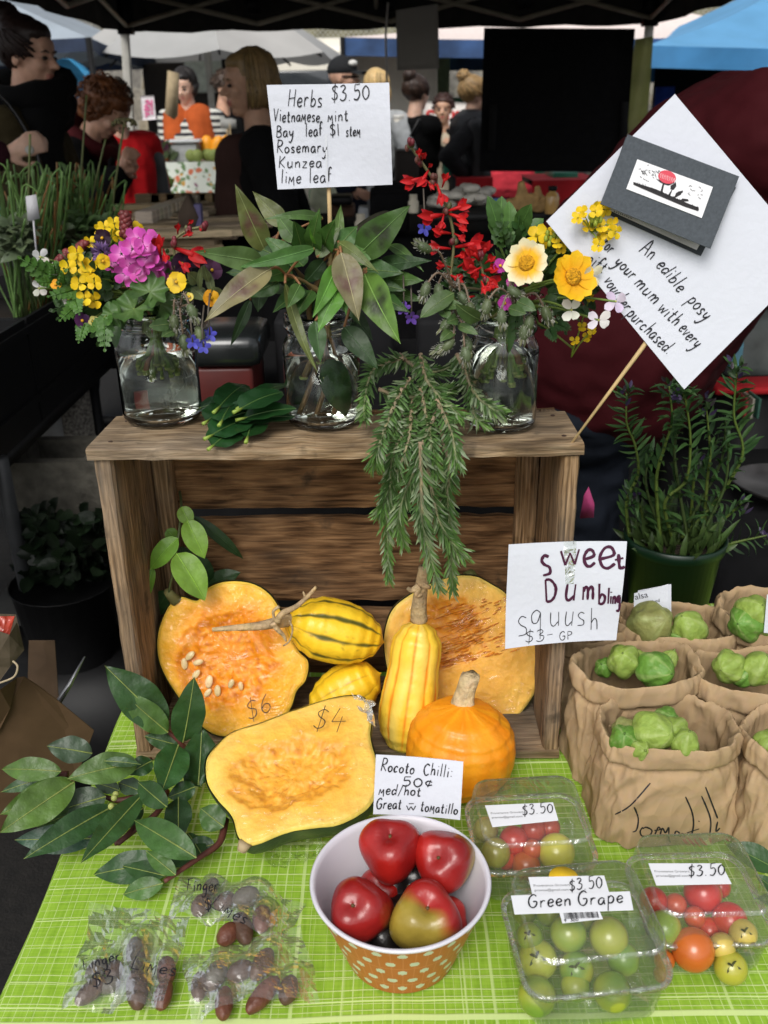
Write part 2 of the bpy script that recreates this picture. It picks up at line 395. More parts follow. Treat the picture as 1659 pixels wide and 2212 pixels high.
# ================================================================ setting: ground, back wall, hill, tents, stalls
q = MB(); q.grid(lambda u, v: Vector((-60 + 120 * u, -20 + 120 * v, 0)), 8, 8)
tag(q.build('ground', M('asphalt', (.15, .15, .15), .85, .4, 60, .3, 200)), kind='structure')
q = MB(); q.grid(lambda u, v: Vector((-7 + 14 * u, -4 + 10.2 * v, .004)), 8, 8); tag(q.build('ground_shade', M('asphalt_shade', (.008, .007, .006), .8, .5, 40, .3, 160)), kind='structure')  # dark sheet over the asphalt, table and tent shadow put into its colour
BLK = M('black_fabric', (.0045, .0045, .005), .95, .3, 30, spec=.15); BLKP = M('black_plastic', (.006, .006, .0065), .5, .2, 30, spec=.2)
ALU = M('tent_pole_metal', (.42, .41, .37), .5, .1, 20, metal=.0); DARKALU = M('truss_metal', (.30, .27, .20), .5, .15, 20)
WHITEP = M('white_paint', (.75, .74, .70), .4, .06, 6)
def boxthing(name, lo, hi, mat, label, cat, group=None, bev=.004, rz=0):
    q = MB(); q.box(lo, hi, bev=bev, rz=rz); return tag(q.build(name, mat), label, cat, group)
# hill behind everything
q = MB(); q.grid(lambda u, v: Vector((-60 + 120 * u, 19 + 26 * v, 2.6 + 14 * v ** .8 + 1.2 * fbm((u * 60, v * 20, 0), .16))), 60, 16)
tag(q.build('hillside', M('hill_scrub', (.16, .15, .09), .95, .5, 2.5, .4, 6)), kind='structure')
# stone wall
def m_stone():
    m, t, b = nodes('stone_wall'); tc = N(t, 'TexCoord'); mp = N(t, 'Mapping'); mp.inputs['Scale'].default_value = (2.6, 2.6, 3.6); L(t, tc.outputs['Object'], mp.inputs[0])
    v1 = N(t, 'TexVoronoi', feature='F1', Scale=1.0); L(t, mp.outputs[0], v1.inputs['Vector']); v2 = N(t, 'TexVoronoi', feature='DISTANCE_TO_EDGE', Scale=1.0); L(t, mp.outputs[0], v2.inputs['Vector'])
    sx = N(t, 'SeparateColor'); L(t, v1.outputs['Color'], sx.inputs[0])
    c = ramp(t, [(.0, (.11, .10, .09)), (.4, (.20, .19, .17)), (.7, (.30, .25, .17)), (1, (.15, .15, .15))], sx.outputs[0]).outputs[0]
    nz = N(t, 'TexNoise', Scale=14.0, Detail=5); L(t, tc.outputs['Object'], nz.inputs['Vector']); c = mixc(t, 1, c, ramp(t, [(.3, .6), (.7, 1.35)], nz.outputs[0]).outputs[0], 'MULTIPLY')
    c = mixc(t, ramp(t, [(.0, 1), (.05, 0)], v2.outputs[0]).outputs[0], c, (.30, .28, .23)); L(t, c, b.inputs['Base Color']); b.inputs['Roughness'].default_value = .9
    bp = N(t, 'Bump', Strength=.8, Distance=.04); L(t, v2.outputs[0], bp.inputs['Height']); L(t, bp.outputs[0], b.inputs['Normal']); return m
YW = 13.0
q = MB(); q.grid(lambda u, v: Vector((-22 + 44 * u, YW + .06 * fbm((u * 44, v * 3, 0), 1.5), 2.1 * v)), 80, 8); q.box((-22, YW - .05, 2.1), (22, YW + .5, 2.22)); tag(q.build('stone_wall', m_stone(), smooth=False), 'rough stone retaining wall behind the market stalls', 'wall')
# the terrace above the wall
q = MB(); q.grid(lambda u, v: Vector((-40 + 80 * u, YW + .4 + 9 * v, 2.2 + .05 * v)), 4, 4); tag(q.build('terrace', M('gravel', (.24, .21, .16), .9, .4, 8)), kind='structure')
fen = thing('chain_link_fence', (0, YW + .25, 2.22), 'galvanised chain link fence along the top of the stone wall', 'fence')
q = MB()
for k in range(-170, 171):
    x = k * .065
    for s in (1, -1): q.tube([(x, YW + .25, 2.22), (x + s * .9, YW + .25, 3.12)], .0045, 3, cap=False)
q.build('mesh', M('galv_wire', (.33, .33, .31), .5, .1), fen)
for x in range(-10, 12, 2): q = MB(); q.tube([(x + .4, YW + .27, 2.2), (x + .4, YW + .27, 3.2)], .025, 8); q.build('post', ALU, fen)
q = MB(); q.tube([(-11, YW + .27, 3.13), (11, YW + .27, 3.13)], .02, 6); q.build('rail', ALU, fen)
# parked ute and orange cone up on the terrace
ute = thing('pickup_truck', (-6.3, 15.2, 2.2), 'pale silver pickup parked above the wall at top left', 'pickup truck')
SIL = M('silver_paint', (.55, .57, .58), .3, .05, spec=.6); GLS = M('dark_window', (.03, .035, .04), .1, .1, spec=.8)
q = MB(); q.box((-8.4, 14.3, 2.6), (-4.2, 16.1, 3.35), bev=.1); q.box((-7.3, 14.4, 3.3), (-5.6, 16.0, 3.95), bev=.14); q.build('body', SIL, ute)
q = MB(); q.box((-7.15, 14.36, 3.42), (-5.75, 14.42, 3.82), bev=.02); q.build('window', GLS, ute)
for x in (-7.6, -5.0): q = MB(); q.lathe([(.0, -.1), (.3, -.1), (.34, 0), (.3, .1), (0, .1)], 20, (x, 14.35, 2.54), Mx=Matrix.Rotation(pi / 2, 3, 'X')); q.build('wheel', BLKP, ute)
con = thing('traffic_cone', (-4.55, YW + 1.3, 2.22), 'orange traffic cone with white band behind the fence', 'traffic cone')
q = MB(); q.lathe([(.15, 0), (.12, .03), (.03, .62), (0, .62)], 14, (-4.55, YW + 1.3, 2.22)); q.build('cone', M('cone_orange', (.75, .13, .03), .5), con)
q = MB(); q.lathe([(.084, .28), (.06, .44)], 14, (-4.55, YW + 1.3, 2.22)); q.build('band', WHITEP, con)
bd = thing('brick_building', (-10.5, 20, 2), 'orange brick building above the wall at far top left', 'building')
q = MB(); q.box((-16, 19, 2), (-7.6, 24, 7)); q.build('wall', M('orange_brick', (.38, .14, .06), .85, .2, 6), bd); q = MB(); q.box((-16.2, 18.8, 7.003), (-7.4, 24.2, 7.2)); q.build('roof', SIL, bd)
# ------------------------------------------------ the dark marquee over the stall behind
TB = 6.0; TF = 1.55; XL, XR = -1.46, 1.60; ZV = 1.875; ZE = 2.12
mq = thing('market_marquee', (0, 4, 0), 'dark pop-up marquee with folding truss over the stall behind the crate', 'marquee')
q = MB(); q.hexa([(XL, TF, ZE), (XR, TF, ZE), (XR, TB, ZE), (XL, TB, ZE), (-.06, 3.7, 2.95), (.06, 3.7, 2.95), (.06, 3.8, 2.95), (-.06, 3.8, 2.95)])
del q.f[0]; del q.c[0]; del q.m[0]
q.build('canopy', M('marquee_black', (.022, .021, .019), .9, .2, 20, spec=.1, transl=.08), mq, smooth=False)
q = MB()
for a, b_ in (((XL, TB), (XR, TB)), ((XL, TF), (XL, TB)), ((XR, TF), (XR, TB))):
    for k in range(24):
        t0, t1 = k / 24, (k + 1) / 24; p, r_ = (Vector((lerp(a[0], b_[0], t), lerp(a[1], b_[1], t), 0)) for t in (t0, t1)); w0, w1 = (.012 * sin(t * 60) for t in (t0, t1))
        q.add([p + Vector((w0, w0, ZV + .006 * sin(t0 * 40))), r_ + Vector((w1, w1, ZV + .006 * sin(t1 * 40))), r_ + Vector((0, 0, ZE)), p + Vector((0, 0, ZE))], [(0, 1, 2, 3)])
q.build('valance', MATS['marquee_black'], mq)
for x, y in ((XL + .03, TB - .03), (XR - .04, TB - .03)):
    q = MB(); lean = .06 if x < 0 else 0
    q.box((x - .022, y - .022, 0), (x + .022, y + .022, 2.05), bev=.004)
    if lean:
        for p in q.v: p.x -= (2 - p.z) * lean
    q.build('pole', ALU, mq); q = MB(); q.box((x - .04, y - .04, ZV - .01), (x + .04, y + .04, ZV + .2)); q.build('corner_bracket', BLKP, mq)
q = MB()
def xtruss(a, b_, n, z0, z1, q):
    for k in range(n):
        t0, t1 = k / n, (k + 1) / n
        for za, zb in ((z0, z1), (z1, z0)):
            q.tube([Vector((lerp(a[0], b_[0], t0), lerp(a[1], b_[1], t0), za)), Vector((lerp(a[0], b_[0], t1), lerp(a[1], b_[1], t1), zb))], .013, 6)
xtruss((XL + .05, TB - .08), (XR - .05, TB - .08), 4, ZV + .03, ZV + .2, q); xtruss((XL + .05, TB - .1), (XL + .05, TF), 4, ZV + .03, ZV + .22, q); xtruss((XR - .05, TB - .1), (XR - .05, TF), 4, ZV + .03, ZV + .22, q)
q.tube([(0, TB - .1, ZV + .1), (0, 3.75, 2.75)], .013, 6); q.tube([(XL, 3.75, ZV + .2), (0, 3.75, 2.7), (XR, 3.75, ZV + .2)], .013, 6)
q.build('truss', DARKALU, mq)
for t in (.25, .5, .75): q = MB(); x = lerp(XL, XR, t); q.box((x - .035, TB - .12, ZV + .08), (x + .035, TB - .05, ZV + .17)); q.build('truss_joint', BLKP, mq)
# things hung from it
def quadsheet(name, px, y, th, mat, label, cat, ang=0, n=8, wav=0):
    P = [aty(u, v, y) for u, v in px]; q = MB()
    for s in (0, 1):
        q.grid(lambda u, v: (P[0] * (1 - u) + P[1] * u) * (1 - v) + (P[3] * (1 - u) + P[2] * u) * v + Vector((0, s * th + wav * sin(u * 9 + v * 3), 0)), n, n)
    q2 = q; K = (n + 1) ** 2
    ring = [i for i in range(n)] + [n + i * (n + 1) for i in range(n)] + [K - 1 - i for i in range(n)] + [(n - i) * (n + 1) for i in range(n)]
    q.add([], [])
    for a, b_ in zip(ring, ring[1:] + ring[:1]): q.f.append((a, b_, b_ + K, a + K)); q.c.append((1, 1, 1)); q.m.append(0)
    return tag(q.build(name, mat), label, cat)
bb = quadsheet('hanging_board', [(1046, 60), (1372, 62), (1349, 372), (1036, 370)], 5.6, .012, BLK, 'large plain black board hanging under the marquee beam', 'board')
for u, v in ((1062, 305), (1346, 300)):
    pl = (aty(1200, 200, 5.59), Vector((0, -1, 0))); q = MB(); q.hexa([hit(u - 8, v + 20, pl), hit(u + 8, v + 20, pl), hit(u + 8, v + 20, pl) + Vector((0, -.008, 0)), hit(u - 8, v + 20, pl) + Vector((0, -.008, 0)), hit(u - 4, v - 80, pl), hit(u + 12, v - 80, pl), hit(u + 12, v - 80, pl) + Vector((0, -.008, 0)), hit(u - 4, v - 80, pl) + Vector((0, -.008, 0))])
    q.build('strap', M('strap_black', (.003, .003, .003), .95), bb) if False else None
    if True:
        o = q.build('strap', M('strap_black', (.003, .003, .003), .95)); o.parent = bb; o.location = o.location - bb.location
gp = quadsheet('hanging_notice', [(855, 22), (946, 8), (949, 148), (858, 152)], 5.2, .002, M('grey_paper', (.26, .245, .22), .9, .06, 8), 'grey paper notice hanging from the marquee truss', 'notice')
quadsheet('green_banner', [(1372, 85), (1412, 78), (1395, 285), (1349, 290)], 5.75, .004, M('banner_green', (.50, .52, .27), .8, .2, 5, transl=.75), 'translucent olive green banner between black board and right pole', 'banner', wav=.01)
q = MB(); q.tube([aty(838, 5, 5.3), aty(833, 75, 5.3), aty(836, 205, 5.3)], .006, 5); tag(q.build('cord', M('white_cord', (.6, .58, .54), .8)), 'pale cord hanging from the truss beside the grey notice', 'cord')
# ------------------------------------------------ other stalls' roofs
def canopy(label, c, w_, d, zv, ze, zt, mat, vmat, legs=True, name='pop_up_canopy', rz=0, legmat=None, group='canopies of other stalls'):
    root = thing(name, (c[0], c[1], 0), label, 'canopy', group); R = Matrix.Rotation(rz, 3, 'Z')
    P = [R @ Vector((sx * w_ / 2, sy * d / 2, 0)) + Vector((c[0], c[1], 0)) for sx, sy in ((-1, -1), (1, -1), (1, 1), (-1, 1))]; top = Vector((c[0], c[1], zt))
    q = MB()
    for k in range(4):
        a, b_ = P[k] + Vector((0, 0, ze)), P[(k + 1) % 4] + Vector((0, 0, ze))
        def fn(u, v, a=a, b_=b_): p = a.lerp(b_, u).lerp(top, v); return p - Vector((0, 0, .10 * sin(pi * u) * (1 - v) * .5 + .12 * sin(pi * v)))
        q.grid(fn, 10, 8)
    q.build('roof', mat, root)
    q = MB()
    for k in range(4):
        a, b_ = P[k], P[(k + 1) % 4]; nn = (b_ - a).cross(Vector((0, 0, 1))).normalized()
        q.grid(lambda u, v: a.lerp(b_, u) + nn * (.02 * sin(u * 31 + k) * v) + Vector((0, 0, lerp(ze, zv, v) - .05 * sin(pi * u))), 40, 3)
    q.build('valance', vmat, root)
    if legs:
        for p in P: q = MB(); q.box((p.x - .02, p.y - .02, 0), (p.x + .02, p.y + .02, ze)); q.build('pole', legmat or WHITEP, root)
    return root
GB = M('canvas_greyblue', (.33, .38, .43), .8, .1, 3, transl=.15); NAVY = M('canvas_navy', (.030, .045, .085), .8, .3, 6); BLUE = M('canvas_blue', (.13, .36, .62), .7, .1, 3, transl=.2); BLUE2 = M('valance_blue', (.035, .17, .36), .7, .15, 5)
canopy('pale grey-blue canopy with dark navy valance at far left', (-4.4, 9.1), 4.6, 3.0, 1.87, 1.96, 3.2, GB, NAVY, legmat=BLKP)
canopy('white topped canopy with navy valance seen left of the black board', (2.0, 10.6), 4.6, 3.0, 1.885, 2.03, 2.6, M('canvas_white', (.72, .62, .58), .8, .05), M('canvas_navy2', (.025, .06, .15), .8, .4, 5), legmat=BLKP)
canopy('bright blue canopy seen at the right edge', (3.88, 8.8), 4.0, 3.2, 1.69, 1.83, 2.7, BLUE, BLUE2)
a, b_ = aty(1404, 300, 9.6), aty(2000, 300, 9.6); q = MB(); q.box((a.x, 9.6, 0), (b_.x, 9.65, 1.8)); tag(q.build('back_cloth', BLK), 'black back cloth hanging under the bright blue canopy', 'cloth')
a, b_ = aty(1408, 300, 9.4), aty(1424, 300, 9.4); q = MB(); q.box((a.x, 9.4, 0), (b_.x + .1, 9.45, 1.6)); tag(q.build('blue_panel', M('panel_blue', (.01, .03, .16), .6)), 'dark blue panel standing under the blue canopy', 'panel')
# big pale umbrella
um = thing('market_umbrella', (-1.47, 9.0, 0), 'wide pale grey market umbrella behind the marquee pole', 'umbrella')
uc = Vector((-1.47, 9.0, 0)); NR = 8; q = MB()
UMB = M('umbrella_grey', None, .85, .06, 4, transl=.25)
for k in range(NR):
    a0, a1 = 2 * pi * (k + .3) / NR, 2 * pi * (k + 1.3) / NR; sh = [(.50, .49, .47), (.44, .44, .43)][k % 2]
    def fn(u, v): a = Vector((cos(a0), sin(a0), 0)).lerp(Vector((cos(a1), sin(a1), 0)), u); r_ = 1.22 * v; return uc + a * r_ + Vector((0, 0, 2.55 - .67 * v ** 1.1 + .05 * sin(pi * u) * v * -1))
    q.grid(fn, 8, 8, lambda u, v: sh)
q.build('canopy', UMB, um); q = MB(); q.tube([uc, uc + Vector((0, 0, 2.52))], .03, 10); q.build('pole', ALU, um)
q = MB()
for k in range(NR): a = 2 * pi * (k + .3) / NR; q.tube([uc + Vector((0, 0, 2.5)), uc + Vector((cos(a) * 1.2, sin(a) * 1.2, 1.85))], .01, 5)
q.build('ribs', BLKP, um)
# blue tarpaulin heap
q = MB(); A = aty(60, 150, 8.0)
q.grid(lambda u, v: Vector((lerp(-4.4, -2.15, u), 7.6 + 1.2 * (1 - v), (1.72 + .08 * u) * min(1, .25 + v * 1.2) * (.9 + .1 * sin(u * 9)) + .10 * noise.noise(Vector((u * 9, v * 5, 2))))), 40, 24)
tag(q.build('tarpaulin', M('tarp_blue', (.06, .34, .62), .35, .12, 5, .3, 12, spec=.5, bd=.05)), 'crumpled bright blue tarpaulin behind the two women at left', 'tarpaulin')
# vans
wv = thing('white_van', (-.55, 11.4, 0), 'cream white van parked behind the market umbrella', 'van')
q = MB(); q.box((-2.0, 10.4, .35), (.62, 12.2, 2.12), bev=.16); q.build('body', M('cream_paint', (.70, .66, .56), .35, .04, spec=.5), wv)
q = MB(); q.box((-1.5, 10.375, 1.35), (-.3, 10.42, 1.82), bev=.02); q.build('window', GLS, wv)
for x in (-1.5, .1): q = MB(); q.lathe([(0, -.1), (.3, -.1), (.33, 0), (.3, .1), (0, .1)], 20, (x, 10.42, .34), Mx=Matrix.Rotation(pi / 2, 3, 'X')); q.build('wheel', BLKP, wv)
fv = thing('dark_stall_van', (-1.75, 9.6, 0), 'dark brown stall van with rounded rear window under the umbrella', 'van')
q = MB(); q.box((aty(308, 200, 9.2).x, 9.2, .3), (aty(515, 200, 9.2).x, 9.9, 1.86), bev=.08); q.build('body', M('brown_dark', (.022, .016, .012), .7), fv)
q = MB(); c = aty(462, 166, 9.17); q.box((c.x - .26, 9.16, c.z - .13), (c.x + .26, 9.23, c.z + .13), bev=.028); q.build('window', M('window_pale', (.55, .60, .52), .3), fv)
q = MB(); q.box((c.x + .08, 9.145, c.z - .14), (c.x + .12, 9.172, c.z + .14)); q.build('window_post', BLKP, fv)
# green shed and sign
gs = thing('green_shed', (1.2, 12.2, 0), 'pale green shed with dark slatted louvres in front of the stone wall', 'shed')
a, b_ = aty(842, 150, 11.9), aty(990, 150, 11.9)
q = MB(); q.box((a.x, 11.9, 0), (b_.x - .1, 12.6, 2.15)); q.build('wall', M('pale_green', (.24, .33, .19), .7), gs)
for k in range(7):
    q = MB(); z = 1.15 + k * .1; q.box((a.x + .1, 11.86, z), (a.x + .55, 11.897, z + .05)); q.build('louvre', M('dark_green', (.012, .05, .03), .5), gs)
vg = thing('green_car', (2.35, 11.2, 0), 'green car with pale window frame behind the short haired woman', 'car')
c = aty(985, 235, 10.9); q = MB(); q.box((c.x - 1.3, 10.8, .3), (c.x + 1.0, 12.0, 1.05), bev=.12); q.box((c.x - .7, 10.9, 1.0), (c.x + .45, 11.9, 1.55), bev=.14); q.build('body', M('green_paint', (.03, .18, .10), .3, spec=.6), vg)
q = MB(); q.box((c.x - .35, 10.87, 1.12), (c.x + .28, 10.905, 1.42), bev=.012); q.build('window', M('window_frame_pale', (.45, .5, .45), .3), vg)
for x in (c.x - .8, c.x + .6): q = MB(); q.lathe([(0, -.1), (.27, -.1), (.3, 0), (.27, .1), (0, .1)], 18, (x, 10.82, .31), Mx=Matrix.Rotation(pi / 2, 3, 'X')); q.build('wheel', BLKP, vg)
bn = quadsheet('stall_banner', [(915, 218), (1030, 222), (1026, 290), (912, 288)], 9.2, .01, M('banner_white', (.80, .76, .70), .7, .04), 'white stall banner with red lettering behind the women', 'banner')
q = MB(); pl = (aty(960, 250, 9.19), Vector((0, -1, 0))); ex = Vector((1, 0, 0)); ey = Vector((0, 0, 1))
printed(q, 'sp', hit(918, 268, pl), ex, ey, .26, (.55, .02, .02)); printed(q, 'rri', hit(972, 268, pl), ex, ey, .24, (.55, .02, .02)); o = q.build('lettering', INK); o.parent = bn; o.location = o.location - bn.location
# ------------------------------------------------ stalls across the aisle
def m_floral():
    m, t, b = nodes('floral_cloth'); tc = N(t, 'TexCoord'); c = (.70, .74, .66)
    for sc_, thr, cols in ((21, .36, (.12, .22, .08)), (13, .28, (.62, .16, .07)), (15, .22, (.55, .30, .05)), (11, .17, (.25, .10, .16))):
        v = N(t, 'TexVoronoi', Scale=sc_); nz = N(t, 'TexNoise', Scale=26.0); L(t, tc.outputs['Object'], nz.inputs['Vector'])
        va = N(t, 'VectorMath', operation='MULTIPLY_ADD'); L(t, nz.outputs['Color'], va.inputs[0]); va.inputs[1].default_value = (.05, .05, .05); L(t, tc.outputs['Object'], va.inputs[2]); L(t, va.outputs[0], v.inputs['Vector'])
        c = mixc(t, ramp(t, [(thr * .8, 1), (thr, 0)], v.outputs['Distance']).outputs[0], c, cols)
    L(t, c, b.inputs['Base Color']); b.inputs['Roughness'].default_value = .7; return m
a, b_ = aty(308, 352, 6.9), aty(492, 352, 6.9); zt = a.z
ft = thing('produce_table', ((a.x + b_.x) / 2, 7.2, 0), 'produce table under a floral cloth beside the marquee pole', 'table')
q = MB(); q.box((a.x - .25, 6.95, zt - .05), (b_.x + .25, 7.7, zt - .01)); q.build('table_top', M('plywood', None), ft)
for x in (a.x - .15, b_.x + .1): q = MB(); q.tube([(x, 7.5, 0), (x, 7.5, zt - .05)], .02, 8); q.build('leg', ALU, ft)
q = MB(); q.grid(lambda u, v: Vector((lerp(a.x - .28, b_.x + .27, u), 6.9 + .02 * sin(u * 23) * v, zt - .27 * v)), 40, 6); q.grid(lambda u, v: Vector((lerp(a.x - .28, b_.x + .27, u), 6.9 + .82 * v, zt)), 10, 4)
tag(q.build('floral_tablecloth', m_floral()), 'white tablecloth printed with red flowers and green leaves', 'tablecloth')
random.seed(11)
for k in range(14):
    u = rnd(412, 488); p = aty(u, 342 + rnd(-6, 4), 6.95 + rnd(0, .12)); p.z = zt + .04; q = MB(); q.ball(p, .042, 10, 7, fn=lambda z: 1 - .08 * abs(sin(5 * math.atan2(z.y, z.x))))
    tag(q.build('small_squash', M('green_squash', (.22, .27, .07), .6)), 'small pale green squash on the floral table', 'squash', 'green squashes on the floral table')
for u, s_ in ((448, 0), (468, .4), (488, .2), (500, .6)):
    p = aty(u, 322, 7.05); p.z = zt + .085; q = MB(); q.ball(p, (.05, .04, .085), 14, 10, Mx=Matrix.Rotation(s_, 3, 'Y'), fn=lambda z: 1 - .25 * max(0, -z.y))
    tag(q.build('pumpkin_piece', M('orange_bright', (.85, .33, .01), .4)), 'bright orange cut pumpkin piece standing on the floral table', 'pumpkin', 'orange pumpkin pieces on the floral table')
p = aty(402, 340, 7.0); sb_ = thing('scale', (p.x, 7.0, zt), 'pale grey market scale standing on the floral table', 'scale'); q = MB(); q.box((p.x - .09, 6.95, zt), (p.x + .09, 7.1, zt + .12), bev=.01); q.build('body', M('grey_box', (.35, .36, .36), .5), sb_); q = MB(); q.box((p.x - .12, 6.93, zt + .125), (p.x + .12, 7.12, zt + .145), bev=.006); q.build('pan', SIL, sb_)
p = aty(368, 345, 6.98); q = MB()
for k in range(22): q.ball(Vector((p.x + rnd(-.07, .07), 7 + rnd(-.05, .05), zt + rnd(.02, .06))), .017, 8, 6)
tag(q.build('orange_fruit_heap', M('orange_small', (.60, .20, .06), .5)), 'little heap of orange fruit on the floral table', 'fruit', kind='stuff')
q = MB(); p = aty(345, 335, 7.0)
for k in range(120):
    b0 = Vector((p.x + rnd(-.13, .1), 7 + rnd(-.08, .08), zt + rnd(0, .06))); q.leaf(b0, b0 + Vector((rnd(-.07, .07), rnd(-.07, .07), rnd(.03, .1))), .045, (0, -1, .3), random.choice([(.10, .03, .06), (.07, .10, .04), (.14, .05, .09)]), n=4)
LEAFM = M('leaf', None, .45, .18, 60, .15, 90, spec=.4, transl=.18)
tag(q.build('purple_kale_bunch', LEAFM), 'purple and green leafy bunch at left end of floral table', 'vegetable')
def price_flag(u, v0, v1, y, mat=None, name='price_flag', label='', w_=.045):
    b0, b1 = aty(u, v1, y), aty(u - 4, v0, y); root = thing(name, b0, label, 'price flag', 'price flags on the floral table')
    q = MB(); q.tube([b0, b1], .005, 5); q.build('stick', M('stick_wood', (.45, .33, .18), .8), root); q = MB(); q.box(b1 - Vector((w_, .003, .03)), b1 + Vector((w_, .003, .03))); q.build('card', M('card_grey', (.30, .30, .28), .8), root)
price_flag(500, 268, 340, 6.95, label='small grey price flag on a stick near the blonde woman'); price_flag(494, 266, 345, 7.05, label='small grey price flag just left of another near the blonde woman'); price_flag(338, 300, 340, 6.95, label='small grey price flag standing in the purple leaves', w_=.03)
q = quadsheet('pink_print', [(303, 207), (332, 206), (337, 258), (308, 260)], 6.6, .004, M('print_paper', (.72, .68, .70), .8), 'white sheet printed with pink figures hanging by the marquee pole', 'sheet')
mb_ = MB(); pl = (aty(318, 230, 6.594), Vector((0, -1, 0)))
for k in range(16): u, v = 313 + (k % 3) * 6, 217 + (k // 3) * 7; penline(mb_, [(u + rnd(-2, 2), v), (u + 3, v + rnd(-3, 3)), (u + rnd(2, 5), v + 2)], pl, .016, .001, (.70, .12, .30))
o = mb_.build('print', INK); o.parent = q; o.location = o.location - q.location
q = MB()
P = [aty(u, v, 6.5) for u, v in ((362, 152), (384, 158), (381, 250), (374, 258), (356, 245))]; q.prism(P, (0, .05, 0)); tag(q.build('paper_bag', M('kraft_flat', (.42, .33, .20), .85)), 'tan paper bag hanging in front of the striped stallholder', 'bag')
# lettuce boxes beside the pole
for u, v, lab in ((312, 438, 'red plastic tub of green lettuce at foot of marquee pole'),):
    p = aty(u, v + 30, 5.6); tbx = thing('produce_tub', p, lab, 'tub'); q = MB(); q.lathe([(.10, 0), (.13, .13), (.135, .13), (.12, .12), (.09, .02), (0, .02)], 20, p); q.build('tub', M('tub_red', (.30, .06, .03), .5), tbx)
    lt = MB()
    for k in range(70): b0 = p + Vector((rnd(-.1, .1), rnd(-.1, .1), .1)); lt.leaf(b0, b0 + Vector((rnd(-.12, .12), rnd(-.1, .08), rnd(.05, .14))), .09, (0, -.7, .7), jit((.26, .46, .06), .25), n=5, wave=.12)
    tag(lt.build('lettuce', LEAFM), 'bright green lettuce heads heaped in the red tub', 'lettuce')
q = MB(); p = aty(312, 410, 5.7)
for k in range(50): b0 = p + Vector((rnd(-.08, .06), rnd(-.08, .08), 0)); q.leaf(b0, b0 + Vector((rnd(-.12, .1), rnd(-.1, .08), rnd(.02, .12))), .08, (0, -.7, .7), jit((.28, .48, .07), .25), n=5, wave=.12)
# ------------------------------------------------ neighbour's table of timber pieces (inside the marquee, left of centre)
zt2 = aty(400, 520, 3.1).z - .02
wt = thing('display_table', (-.75, 3.4, 0), 'display table under black cloth holding sawn timber pieces', 'table')
XA, XB = -1.02, .05
q = MB(); q.box((XA, 2.75, zt2 - .03), (1.7, 4.1, zt2)); q.build('table_top', BLK, wt)
q = MB(); q.grid(lambda u, v: Vector((lerp(XA, 1.7, u), 2.745 + .025 * sin(u * 60) * v, lerp(zt2 + .002, zt2 - .30, v))), 60, 4); q.build('cloth', BLK, wt)
for x in (XA + .05, 1.6): q = MB(); q.tube([(x, 3, 0), (x, 3, zt2 - .03)], .02, 8); q.build('leg', BLKP, wt)
random.seed(21)
TIM = M('raw_timber', None, .8, .25, 18, scale=(1, 1, 8))
for k in range(46):
    u = rnd(300, 490); v = rnd(452, 512); y = lerp(3.9, 2.9, (v - 445) / 65); p = aty(u, v, y); p.z = zt2 + .012 + .035 * rnd(0, 1.6) ; lx = rnd(.10, .22)
    q = MB(); q.box(p - Vector((lx, .04, .008)), p + Vector((lx, .04, .012)), jit((.46, .36, .23), .3), rz=rnd(-.1, .9), bev=.003)
    tag(q.build('timber_slab', TIM), 'flat sawn timber slab in the pile on the display table', 'timber', 'timber slabs piled on the display table')
for k in range(12):
    u = 318 + k * 9; v = 478 - k * 3.2; y = 3.15 + k * .05; p = aty(u, v, y); q = MB(); q.box(Vector((p.x - .03, y - .03, zt2 + .03)), Vector((p.x + .025, y + .03, zt2 + .11)), jit((.62, .54, .40), .1), bev=.003)
    tag(q.build('soap_block', TIM), 'pale cream block in the row at left of the timber pile', 'block', 'cream blocks in a row on the display table')
for k in range(6):
    u = 322 + k * 33; p = aty(u, 440, 3.95); q = MB(); q.box(Vector((p.x - .05, 3.93, zt2)), Vector((p.x + .05, 3.97, zt2 + .10)), jit((.36, .25, .13), .15), bev=.003); tag(q.build('crate_slat', TIM), 'upright timber piece at the back of the display table', 'timber', 'upright timber pieces at the back of the display table')
p = aty(401, 445, 2.95); q = MB(); P = [aty(u, v, 2.95) for u, v in ((403, 420), (424, 470), (410, 512), (388, 505), (384, 462))]; q.prism(P, (.01, .02, 0)); tag(q.build('slate_tag', M('slate_brown', (.10, .07, .05), .8)), 'dark diamond shaped slate tag standing among the timber pieces', 'tag')
for u, l in ((421, 'left one of the two lavender candles by the timber pile'), (433, 'right one of the two lavender candles by the timber pile')):
    p = aty(u, 505, 2.98); q = MB(); q.box(Vector((p.x - .012, 2.96, zt2)), Vector((p.x + .010, 3.0, aty(u, 440, 2.98).z)), bev=.003); tag(q.build('lavender_candle', M('lavender', (.16, .14, .30), .6)), l, 'candle', 'lavender candles')
